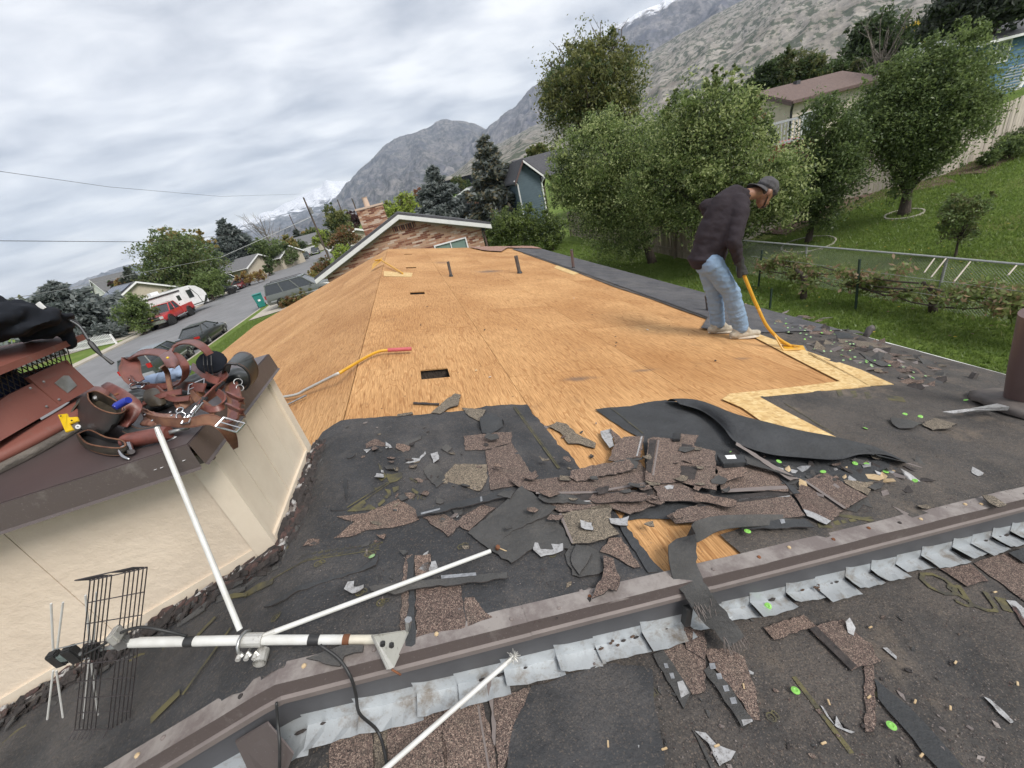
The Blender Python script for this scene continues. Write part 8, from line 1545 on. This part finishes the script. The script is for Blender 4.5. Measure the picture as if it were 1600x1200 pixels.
for s in (-1, 1): MB().tube([SVH[3] + Vector((0, 0, .0)), cB + uu * s * .085 + Vector((0, 0, .01))], .008, 6).build('brace', 'yellow', sv); MB().tube([cB + uu * s * .085 + Vector((0, 0, .012)), cB + uu * s * .03 + dd * .16 + Vector((0, 0, .02))], .008, 6).build('brace', 'yellow_worn', sv)
# ------------------------------------------------------------------ the felled antenna
an = thing('tv_antenna', 'fallen white antenna mast with bow-tie elements and wire reflector by the chimney', 'antenna', tuple(aty(395, 1000, .96)))
M0, M1, M2 = aty(618, 999, .885), aty(395, 1000, .96), aty(205, 1004, 1.03); MR = M0.lerp(M1, .36)
MB().tube([M0, MR], .0132, 16).build('mast', 'ivory', an, 'ivory lower end of the mast', smooth=.6); MB().tube([MR, M1.lerp(M2, .0), M2], .0140, 16).build('mast', 'white_paint', an, smooth=.6)
def band(t0, a, c, w, r, m, nm): p = a.lerp(c, t0); d = (c - a).normalized(); return MB().tube([p - d * w, p - d * w * .5, p + d * w * .5, p + d * w], [r * .97, r, r, r * .97], 16).build(nm, m, an, smooth=.6)
band(.98, M0, MR, .010, .0152, 'rust', 'rust_ring'); band(.58, M0, M1, .016, .0154, 'black', 'tape_band'); band(.52, M1, M2, .013, .0154, 'black', 'tape_band')
# clamp
ck = sub(MB().tube([M1 - (M1 - M2).normalized() * .03, M1 + (M1 - M2).normalized() * .03], .020, 14).build('clamp', 'cast', an, bevel=0)); b = MB()
for k in range(3): c = M1 + Vector((.004 - .018 * k, -.026, -.022 + .01 * k)); b.tube([c, c + Vector((.008, -.008, -.010))], .006, 6); b.lathe((c.x, c.y - .012, c.z - .004), [(.007, -.007), (.007, .007)], 6, None, 'Y')
b.build('bolt', 'cast', ck); b = MB(); b.tube([M1 + Vector((.03 * math.cos(a) * .3 - .02, .03 * math.cos(a), .03 * math.sin(a))) for a in np.linspace(0, 2 * PI, 14)], .005, 6); b.build('u_bolt', 'steel', ck, smooth=True)
b = MB(); c = M1 + Vector((.012, -.03, -.045)); b.lathe((c.x, c.y, c.z), [(.018, -.02), (.018, .02), (.013, .02), (.013, -.02)], 12, None, 'Y', cap=False); b.build('collar', 'cast', ck)
# foot
fa, fb, fc = aty(582, 992, .845), aty(637, 984, .90), aty(612, 1046, .80); n_ = (fb - fa).cross(fc - fa).normalized(); ft = sub(MB().prism([fa, fb, fb + Vector((.003, 0, -.02)), fc + Vector((.01, 0, .002)), fc - Vector((.008, 0, 0)), fa - Vector((0, 0, .012))], n_ * .012).build('foot_plate', 'cast', an, bevel=.003))
for q in (fa.lerp(fc, .22) + (fb - fa) * .16, fa.lerp(fc, .3) + (fb - fa) * .36): MB().lathe((q.x, q.y - .006, q.z), [(.0075, -.006), (.0075, .004)], 10, None, 'Y').build('bolt_hole', 'black', ft)
MB().tube([fc, fc + Vector((.02, -.012, -.022))], .003, 6).build('lag_screw', 'rust', ft); MB().tube([fb, aty(638, 968, .90)], [.008, .012], 6).build('spike', 'steel', ft)
def strut(a, c, r=.0082, root=an, lab=None): 
    d = (c - a).normalized(); o = sub(MB().tube([a + d * .03, a.lerp(c, .5), c - d * .03], r, 12).build('strut', 'white_paint', root, lab, smooth=.6)); MB().tube([a, a + d * .032], [r * .9, r * 1.05], 8).build('flattened_end', 'cast', o); return o
strut(aty(245, 668, 1.36), aty(381, 999, .955)); strut(M1 + Vector((.03, 0, .0)), roof(777, 857, 1, .025)); p = roof(777, 857, 1, .03); MB().tube([p, p + Vector((.005, -.004, .012))], .009, 8).build('rivet', 'rust', an); MB().tube([roof(779, 856, 1, .03), roof(803, 866, 1, .012)], .0022, 5).build('cotter', 'chip_wood', an)
lr = thing('antenna_strut', 'loose white metal rod leaning from the step onto the lower roof', 'rod', tuple(roof(700, 1110, 1, DS + .05))); strut(aty(803, 1026, .80), roof(560, 1238, 1, DS + .05), .0078, lr)
b = MB(); c = aty(803, 1026, .80)
for i in range(26): d = Vector((random.gauss(0, 1), random.gauss(0, 1), random.gauss(0, 1))).normalized(); b.tube([c + d * .004, c + d * random.uniform(.012, .026)], [.003, .0012], 4)
b.build('frayed_end', 'cast', lr)
# boom with bow ties
bo0, bo1 = M2, aty(84, 1031, 1.075); MB().tube([M2 + (M2 - bo1).normalized() * .0, M2.lerp(bo1, .25)], .0085, 8).build('boom', 'steel', an); MB().tube([M2.lerp(bo1, .2), bo1], .006, 8).build('boom', 'steel', an)
for (x, y, w, h) in [(90, 1029, 9, 17), (115, 1022, 10, 19), (147, 1016, 10, 18), (201, 1003, 6, 7)]:
    c = aty(x, y, 1.062 if x < 140 else 1.05); k = .0016; MB().obox(c, (w * k, 0, .0), (0, .012, 0), (0, 0, h * k)).build('insulator', 'black', an, bevel=.004)
c = aty(100, 1026, 1.06); MB().obox(c, (.012, 0, -.004), (0, .009, 0), (.001, 0, .012)).build('clear_block', 'glass', an, bevel=.002)
for a, c, y in [((133.5, 930), (140.5, 1008), 1.05), ((151, 925), (146, 1006), 1.05), ((139, 1032), (131, 1122), 1.05), ((143, 1037), (153, 1117), 1.05), ((79.8, 943), (83, 1016), 1.072), ((98.5, 941), (89, 1016), 1.072), ((83, 1048), (74, 1124), 1.072), ((88, 1048), (98.5, 1121), 1.072)]:
    p, q = aty(*a, y), aty(*c, y); d = (q - p) * .06; MB().tube([p, q], .0026, 6).build('element', 'white_paint', an)
for yy in (-12, 14): MB().tube([aty(84, 1027 + yy, 1.07), aty(147, 1012 + yy, 1.05)], .0018, 5).build('phasing_line', 'steel', an)
# wire reflector
YG = 1.035; tl, tr_, br, bl_ = aty(141, 906, YG), aty(230, 886, YG), aty(201, 1137, YG), aty(117, 1139, YG); b = MB()
for i, u in enumerate([0, .075, .15, .22, .29, .37, .61, .69, .77, .85, .93, 1.0]):
    p, q = tl.lerp(tr_, u), bl_.lerp(br, u); b.tube([p + Vector((-.016, -.012, .022)), p, q, q + Vector((-.012, -.02, -.012))], .0016, 5)
for v in [0, .13, .26, .39, .52, .64, .76, .87, 1.0]: b.tube([tl.lerp(bl_, v) + Vector((0, -.003, 0)), tr_.lerp(br, v) + Vector((0, -.003, 0))], .0016, 5)
b.tube([tl + Vector((-.016, -.012, .022)), tr_ + Vector((-.016, -.012, .022))], .0018, 5); b.build('reflector', 'wire', an, clean=False); MB().obox(aty(188, 1000, 1.03), (.02, 0, 0), (0, .012, 0), (0, 0, .03)).build('bracket', 'steel', an, bevel=.004); MB().obox(aty(182, 992, 1.02), (.012, 0, .004), (0, .02, 0), (0, 0, .018)).build('balun_box', 'cast', an, bevel=.004)
cab = [aty(128, 1024, 1.04), aty(160, 1008, 1.03), aty(190, 988, 1.02), aty(222, 980, 1.0), aty(260, 986, .985), aty(292, 994, .985)]; MB().tube(resamp(cab, 30), .0042, 7).build('coax_cable', 'black', an, smooth=True)
cb = thing('cable', 'black coax cable hanging from the mast down over the step', 'cable', tuple(M1)); cc = [aty(500, 1008, .875), aty(530, 1030, .84), aty(548, 1058, .80), aty(556, 1085, .79), aty(562, 1115, .765), roof(590, 1142, 1, DS + .03), roof(602, 1180, 1, DS + .02), roof(610, 1240, 1, DS + .02)]
MB().tube(resamp(cc, 40), .0045, 7).build('cable_run', 'black', cb, smooth=True); MB().tube(resamp([aty(432, 1098, .80), aty(434, 1130, .78), aty(437, 1165, .74), aty(436, 1230, .70)], 20), .004, 6).build('cable_run', 'black', cb, smooth=True)
# ------------------------------------------------------------------ jacket on the chimney top
jl = aty(60, 505, 2.0)
jk = thing('jacket', 'black jacket bundled on top of the rusty chimney lid', 'jacket', (RCX + .3, RCY, -.1))
A = lambda px, py, y: aty(px, py, y)
js_ = [(A(-35, 505, 2.0), (.17, .2, .055)), (A(22, 503, 2.1), (.15, .16, .04)), (A(68, 506, 2.2), (.10, .13, .034)), (A(92, 512, 2.24), (.05, .10, .032)), (A(8, 520, 2.05), (.18, .14, .026)), (A(78, 520, 2.2), (.09, .1, .018)), (A(106, 520, 2.24), .022, A(109, 540, 2.22), .014), (A(-10, 480, 2.1), .045, A(-60, 474, 2.0), .06), (A(30, 494, 2.12), .03, A(88, 500, 2.22), .024)]
blob('cloth', 'cloth_black', js_, .011, jk, 3, wr=(.018, 13)); z0 = A(64, 478, 2.1); MB().obox(z0, (.008, 0, .003), (0, .004, 0), (-.003, 0, .014)).build('tag', 'white', jk)
MB().tube(resamp([A(108, 500, 2.22), A(120, 504, 2.2), A(132, 521, 2.18), A(141, 536, 2.16)], 14), .006, 6).build('drawcord', 'black', jk); MB().tube(resamp([A(110, 501, 2.2), A(124, 510, 2.18), A(138, 530, 2.16)], 10), .003, 5).build('drawcord', 'steel', jk, 'pale strand of the drawcord'); MB().tube(resamp([A(140, 534, 2.16), A(150, 546, 2.15), A(160, 557, 2.14)], 8), [.008, .011, .011, .011, .01, .008, .006, .004], 7).build('cord_lock', 'black', jk); MB().tube([A(160, 556, 2.14), A(176, 568, 2.13)], [.005, .009], 6).build('cord_end', 'black', jk)
# ------------------------------------------------------------------ leather tool belts on the chimney cap
K = lambda px, py, h=.02: atz(px, py, ZT + h)
def KP(lst): return [K(*q) for q in lst]
UP = Vector((0, 0, 1)); VW = Vector((.55, -.78, .3))        # up, and roughly towards the camera
def strap(root, lst, w, m, wv=None, th=.0045, n=26, label=None, name='strap', sm=.7):
    P_ = resamp(KP(lst), n); W_ = []
    for i in range(n):
        if isinstance(wv, list): f = i / (n - 1) * (len(wv) - 1); k = min(int(f), len(wv) - 2); W_.append(Vector(wv[k]).lerp(Vector(wv[k + 1]), f - k))
        else: W_.append(Vector(wv or (0, .6, .8)))
    ww = w if not hasattr(w, '__len__') else [float(np.interp(i / (n - 1), np.linspace(0, 1, len(w)), w)) for i in range(n)]
    o = sub(MB().ribbon(P_, W_, ww, th).build(name, m, root, label, smooth=sm)); 
    b = MB()
    for s in (-1, 1):
        Q = []
        for i, p in enumerate(P_):
            d = (P_[min(i + 1, n - 1)] - P_[max(i - 1, 0)]).normalized(); u = W_[i]; u = (u - d * u.dot(d)).normalized(); nn = d.cross(u); wi = ww[i] if hasattr(ww, '__len__') else ww
            if nn.dot(VW) < 0: nn = -nn
            Q.append(p + u * s * wi * .42 + nn * (th * .5 + .0003))
        b.tube(Q, .0008, 4)
    b.build('stitching', 'leather_tan' if m != 'leather_tan' else 'leather', o, clean=False); return o
def holes(o, root, P_, wv, m='black'):
    for p in P_: n = wv; MB().ell(p, (.0045, .0045, .0045), 6).build('punched_hole', m, o)
def buckle(root, c, u, v, w, h, r=.0032):
    c, u, v = Vector(c), Vector(u).normalized(), Vector(v).normalized(); b = MB(); P_ = [c + u * sx * w / 2 + v * sy * h / 2 for sx, sy in ((-1, -1), (1, -1), (1, 1), (-1, 1))]
    for i in range(4): b.tube([P_[i], P_[(i + 1) % 4]], r, 7)
    b.tube([c - u * w / 2, c + u * w * .55], r * .75, 6); return b.build('buckle', 'chrome', root, smooth=.8)
def ring(root, c, n, R_, r=.0028, m='chrome', name='ring'):
    n = Vector(n).normalized(); u = n.orthogonal().normalized(); v = n.cross(u); MB().tube([Vector(c) + R_ * (math.cos(a) * u + math.sin(a) * v) for a in np.linspace(0, 2 * PI, 20)], r, 7, caps=False).build(name, m, root, smooth=True)
tb = thing('tool_belt', 'worn leather tool belt with black pouch and brown flap on the chimney cap', 'tool belt', tuple(K(170, 660, 0)))
# black nail bag: open bucket
def bag(root, rim, bot, depth, m, min_, name='pouch', rimm='leather_tan'):
    R_ = resamp(rim + [rim[0]], 29)[:-1]; B_ = resamp(bot + [bot[0]], 29)[:-1]; n = 28; cR = sum(R_, Vector()) / n; cB = sum(B_, Vector()) / n; b = MB()
    for t in (0, .15, .4, .7, .92, 1.0): b.v += [tuple(R_[i].lerp(B_[i], t) + (R_[i].lerp(B_[i], t) - cR.lerp(cB, t)) * (.12 * math.sin(PI * t))) for i in range(n)]
    b.f = [(k * n + i, k * n + (i + 1) % n, (k + 1) * n + (i + 1) % n, (k + 1) * n + i) for k in range(5) for i in range(n)] + [tuple(range(5 * n, 6 * n))]; b.mi = [0] * len(b.f); o = sub(b.build(name, m, root, smooth=.8))
    i_ = MB(); 
    for t, s in ((0, .97), (depth, .85)): i_.v += [tuple(cR.lerp(cB, t) + (R_[i].lerp(B_[i], t) - cR.lerp(cB, t)) * s) for i in range(n)]
    i_.f = [(i, i + n, (i + 1) % n + n, (i + 1) % n) for i in range(n)] + [tuple(range(n, 2 * n))]; i_.mi = [0] * len(i_.f); i_.build('lining', min_, o, smooth=.8, clean=False); MB().tube(R_ + [R_[0]], .0028, 5, caps=False).build('rim_binding', rimm, o, smooth=True); return o
pb = bag(tb, [K(137, 614, .13), K(150, 611, .14), K(166, 618, .14), K(184, 628, .13), K(196, 640, .125), K(186, 646, .12), K(168, 644, .12), K(150, 636, .12), K(139, 625, .125)], [K(112, 640, .05), K(120, 628, .06), K(150, 632, .05), K(180, 650, .04), K(182, 662, .03), K(170, 676, .025), K(155, 684, .02), K(130, 672, .02), K(116, 655, .03)], .45, 'leather_black', 'leather_olive')
MB().ell(K(155, 618, .115), (.016, .014, .012), 8).ell(K(150, 622, .11), (.012, .012, .012), 8).build('metal_bits', 'steel', pb)
strap(tb, [(108, 655, .05), (112, 644, .07), (122, 632, .085), (130, 626, .09)], .03, 'leather_olive', (.6, .2, .6), .006, 12, name='loop')
bag(tb, [K(122, 678, .05), K(140, 672, .055), K(165, 683, .055), K(190, 688, .05), K(196, 696, .045), K(185, 700, .04), K(160, 698, .04), K(135, 692, .045)], [K(122, 682, .0), K(135, 688, .005), K(165, 694, .005), K(192, 700, .005), K(194, 708, .004), K(180, 712, .003), K(155, 709, .003), K(130, 698, .003)], .5, 'leather_olive', 'black')
# red brown flap: thick curved tongue
def sheet3(root, rows, m, th, name, label=None, nn=18, mm=10):
    R_ = [resamp(KP(r), nn) for r in rows]; cols = [resamp([r[i] for r in R_], mm) for i in range(nn)]; b = MB()
    for c in cols: b.v += [tuple(p) for p in c]
    b.f = [(i * mm + j, (i + 1) * mm + j, (i + 1) * mm + j + 1, i * mm + j + 1) for i in range(nn - 1) for j in range(mm - 1)]; b.mi = [0] * len(b.f); o = b.build(name, m, root, label, smooth=True); md = o.modifiers.new('t', 'SOLIDIFY'); md.thickness = th; me = evalmesh(o, name); old = o.data; o.modifiers.clear(); o.data = me; bpy.data.meshes.remove(old); return sub(o)
sheet3(tb, [[(157, 603, .16), (168, 597, .165), (178, 600, .16)], [(178, 618, .15), (190, 608, .16), (200, 612, .15)], [(192, 640, .12), (208, 626, .13), (222, 630, .11)], [(186, 655, .08), (205, 645, .095), (218, 648, .08)], [(184, 664, .06), (196, 667, .065), (208, 662, .06)]], 'leather', .006, 'flap')
MB().ell(K(182, 616, .165), (.008, .008, .004), 8).build('snap', 'rust', tb)
sheet3(tb, [[(214, 636, .06), (228, 640, .07), (240, 644, .06)], [(224, 652, .05), (240, 648, .06), (255, 646, .05)], [(218, 662, .045), (245, 660, .05), (282, 648, .05)], [(222, 666, .035), (248, 666, .04), (280, 656, .04)]], 'leather_worn', .005, 'rivet_plate'); [MB().ell(K(x, y, h), (.0055, .0055, .003), 8).build('rivet', 'chrome', tb) for x, y, h in ((226, 648, .075), (238, 657, .065), (266, 644, .07), (268, 649, .066), (256, 655, .062))]
strap(tb, [(226, 650, .05), (246, 657, .06), (270, 660, .055), (300, 660, .055), (318, 656, .06), (335, 657, .05), (350, 668, .02), (362, 684, -.03), (368, 700, -.09)], [.034, .034, .034, .034, .036, .036, .034, .034, .016], 'leather_tan', [(0, .35, .95), (0, .4, .9), (.1, .5, .8), (.5, .5, .5), (.75, .2, .25)], .0045, 40, 'long brown belt end hanging over the cap edge')
strap(tb, [(128, 690, .02), (150, 702, .014), (178, 708, .012), (205, 706, .014)], .02, 'leather_olive', (0, .7, .6), .006, 14)
strap(tb, [(196, 668, .05), (215, 676, .04), (240, 672, .04), (262, 664, .04)], .035, 'leather_black', (0, .8, .5), .006, 14)
ring(tb, K(283, 650, .07), (.3, -.8, .4), .013); ring(tb, K(289, 655, .062), (-.5, -.6, .4), .012); ring(tb, K(281, 641, .075), (.1, -.5, .8), .011)
# suspender harness
hs = thing('work_suspenders', 'red-brown leather suspenders with black pads heaped on the chimney cap', 'suspenders', tuple(K(300, 620, 0)))
strap(hs, [(216, 598, .10), (207, 588, .13), (203, 572, .17), (207, 558, .20), (222, 551, .215), (242, 550, .215), (258, 553, .21)], [.055, .07, .08, .06, .04, .036, .036], 'leather', [(.5, .6, .3), (.55, .6, .3), (.6, .6, .3), (.5, .7, .3), (.3, .8, .3), (.2, .8, .4)], .005, 30)
strap(hs, [(258, 553, .21), (276, 557, .20), (288, 570, .175), (290, 584, .14), (283, 597, .11), (262, 603, .09), (240, 605, .085), (222, 603, .09)], .03, 'leather', [(.2, .8, .4), (.4, .8, .2), (.5, .8, .1), (.4, .8, .2), (.1, .6, .7), (0, .5, .8)], .005, 34)
sheet3(hs, [[(248, 556, .222), (258, 550, .228), (268, 548, .225)], [(254, 564, .218), (266, 560, .226), (277, 560, .215)], [(260, 574, .205), (272, 574, .212), (281, 570, .20)]], 'leather', .007, 'cross_patch'); MB().ell(K(262, 559, .234), (.005, .005, .004), 8).build('brass_stud', 'yellow_plastic', hs)
strap(hs, [(266, 552, .215), (270, 543, .225), (285, 535, .235), (303, 535, .235), (318, 543, .22), (328, 554, .19)], .030, 'leather', [(.2, .8, .3), (.3, .8, .2), (.4, .8, .1)], .005, 24)
strap(hs, [(254, 572, .19), (261, 582, .15), (264, 598, .12), (268, 614, .09), (276, 630, .06), (281, 638, .05)], .018, 'leather_tan', [(.6, .4, .2), (.7, .3, .2)], .005, 20)
for c, r, e in (((331, 566, .14), (.058, .052, .016), .5),): 
    o = blob('shoulder_pad', 'cloth_black', [(K(*c), r, Matrix.Rotation(1.05, 3, 'X') @ Matrix.Rotation(.25, 3, 'Y'))], .006, hs, 3); o['label'] = 'black padded shoulder piece standing up'; sub(o)
    for k in (-1, 0, 1): MB().tube([K(327 + 6 * k, 553, .185) + Vector((0, -.02, 0)), K(330 + 6 * k, 566, .155) + Vector((0, -.035, 0)), K(333 + 6 * k, 578, .12) + Vector((0, -.04, 0))], .0018, 5).build('seam', 'black', o)
strap(hs, [(352, 588, .06), (356, 570, .12), (366, 560, .15), (382, 563, .15), (394, 576, .11), (396, 592, .06), (388, 604, .03)], [.05, .06, .07, .07, .06, .055, .05], 'leather_black', [(.3, .85, .2), (.3, .9, .2), (.3, .9, .1)], .007, 26, 'grey-black wide belt loop standing at the right')
strap(hs, [(336, 580, .09), (348, 586, .085), (352, 594, .075), (344, 604, .07), (330, 616, .065), (316, 628, .062), (304, 640, .06), (294, 654, .055)], .042, 'leather', [(.3, .6, .6), (.4, .7, .4), (.5, .7, .4)], .005, 30)
for c in [(323, 621), (308, 639), (303, 646)]: MB().ell(K(c[0], c[1], .068), (.004, .004, .003), 6).build('punched_hole', 'black', hs)
for c in [(341, 604, .075), (313, 629, .07)]: MB().obox(K(*c), Vector((.012, -.006, 0)), Vector((.014, .02, .006)), (0, 0, .005)).build('strap_keeper', 'black', hs, bevel=.003)
buckle(hs, K(304, 642, .07), (.5, .75, .4), (-.7, .5, -.2), .055, .05); buckle(hs, K(307, 604, .085), (1, .1, .1), (0, .75, .5), .06, .045); buckle(hs, K(293, 654, .066), (.8, -.5, .1), (.4, .7, .5), .045, .035)
strap(hs, [(276, 600, .075), (290, 603, .085), (306, 605, .085), (320, 606, .08)], .036, 'leather', (0, .7, .6), .005, 14)
strap(hs, [(284, 636, .05), (295, 628, .055), (307, 619, .06), (318, 612, .06)], .026, 'leather_tan', (.2, .7, .6), .005, 14)
for k, (dx, dh) in enumerate([(0, .0), (7, .016)]): strap(hs, [(357 + dx, 600, .05 + dh), (363 + dx, 622, .05 + dh), (364 + dx * .5, 640, .035 + dh), (362 + dx * .3, 658, .02 + dh)], .034, 'leather' if k else 'leather_tan', [(.85, .1, .1), (.8, .1, .1)], .005, 18)
for y in (616, 634): strap(hs, [(356, y, .09), (366, y + 4, .10), (378, y + 10, .085), (380, y + 14, .06)], .022, 'leather', [(.2, -.4, .8), (.2, -.3, .8)], .005, 12, name='strap_loop')
buckle(hs, K(360, 664, .035), (.55, .1, -.6), (.6, .6, .3), .06, .035); ring(hs, K(372, 597, .07), (.4, -.7, .5), .014, .002, 'steel'); ring(hs, K(375, 606, .065), (.7, -.5, .3), .012, .002, 'steel')
b = MB(); ck_ = [K(202, 603, .115), K(206, 608, .112), K(222, 605, .112), K(226, 600, .114), K(222, 597, .118), K(206, 599, .118), K(202, 603, .115)]; b.tube(resamp(ck_, 22), .0032, 7, caps=False); b.build('snap_hook', 'chrome', hs, smooth=True); MB().tube(resamp([K(203, 594, .125), K(201, 590, .13), K(205, 587, .135), K(210, 595, .125), K(216, 598, .12)], 12), .0028, 6).build('snap_hook', 'chrome', hs, smooth=True); MB().tube([K(214, 600, .116), K(232, 599, .115)], .006, 8).build('hook_swivel', 'chrome', hs)
for q, m_, w_ in (([(222, 632, .06), (242, 622, .085), (262, 616, .09), (284, 612, .085)], 'leather', .026), ([(300, 572, .10), (312, 580, .11), (326, 590, .10), (342, 596, .085)], 'leather', .03), ([(296, 610, .07), (306, 622, .075), (322, 634, .06), (336, 646, .035)], 'leather_tan', .024), ([(244, 606, .09), (258, 618, .085), (274, 624, .08), (296, 622, .075)], 'leather', .022), ([(340, 612, .07), (350, 622, .06), (346, 636, .045), (330, 640, .05), (316, 634, .06)], 'leather', .024)): strap(hs, q, w_, m_, [(.2, .7, .5), (.3, .6, .6)], .005, 16)
# things under and beside the harness
blob('work_shirt', 'denim_light', [(K(240, 595, .04), (.07, .06, .035)), (K(270, 588, .045), (.08, .07, .035)), (K(285, 580, .06), (.05, .05, .03))], .01, None, 2, wr=(.02, 16)); tag(bpy.data.objects['work_shirt'], 'folded pale blue cloth under the leather suspenders', 'cloth')
blob('dark_fill', 'leather_black', [(K(215, 625, .02), (.09, .07, .045)), (K(265, 625, .015), (.1, .07, .04)), (K(300, 600, .02), (.09, .09, .04)), (K(340, 592, .02), (.07, .08, .04)), (K(375, 590, .02), (.05, .06, .035))], .011, None, 2, wr=(.02, 14)); tag(bpy.data.objects['dark_fill'], 'dark fill standing in for the shade inside the suspenders heap', 'fill')  # last blob is added dark fill, the shade between the straps
o = sheet3(None, [[(228, 612, .085), (240, 608, .09), (252, 611, .085)], [(226, 624, .075), (242, 622, .085), (260, 624, .07)], [(238, 636, .06), (250, 635, .065), (258, 632, .06)]], 'leather_olive', .006, 'leather_pouch'); tag(o, 'oily brown leather pouch corner between suspenders and tool belt', 'pouch')
tag(MB().tube([K(179, 637, .15), K(183, 634, .152), K(196, 627, .158), K(201, 625, .16)], [.010, .0125, .0125, .011], 12).build('marker', 'blue', smooth=.7), 'blue marker sticking out of the black pouch', 'marker')
yt = thing('speed_square', 'yellow plastic layout tool poking out left of the black pouch', 'layout tool', tuple(K(105, 660, 0.110))); P_ = KP([(90, 648, 0.135), (104, 646, 0.140), (106, 652, 0.140), (120, 651, 0.140), (122, 657, 0.135), (108, 662, 0.130), (114, 671, 0.120), (102, 675, 0.115)]); n_ = (P_[1] - P_[0]).cross(P_[-1] - P_[0]).normalized(); MB().prism(P_, n_ * .006).build('body', 'yellow_plastic', yt, bevel=.001)
for c in ((95, 650, 0.140), (112, 657, 0.140)): MB().ell(K(*c), (.003, .003, .003), 6).build('hole', 'black', yt)
ring(tb, K(122, 667, .05), (.2, -.9, .3), .006, .0035, 'white', 'eyelet')
hm_ = thing('hammer', 'claw hammer in a red-brown leather sleeve at the front of the chimney cap', 'hammer', tuple(K(215, 690, 0)))
a, c = K(196, 690, .03), K(264, 676, .03); MB().tube([a, a.lerp(c, .1), a.lerp(c, .9), c], [.024, .027, .026, .02], 14).build('sleeve', 'leather', hm_, smooth=.7); MB().tube([c, K(296, 668, .018)], [.008, .006], 8).build('handle', 'steel', hm_, smooth=True)
hd_ = K(199, 701, .022); b = MB(); b.tube(resamp([K(204, 697, .03), K(194, 700, .03), K(189, 704, .027), K(192, 712, .017), K(203, 718, .003)], 14), [.010, .0105, .011, .011, .0105, .010, .009, .009, .008, .007, .006, .005, .004, .003], 10); b.build('claw_head', 'chrome', hm_, smooth=True); MB().tube([K(201, 694, .034), K(205, 706, .02)], .010, 10).build('hammer_neck', 'chrome', hm_, smooth=.7)
# ------------------------------------------------------------------ end
for o in list(bpy.data.objects):
    if 'org' in o: del o['org']
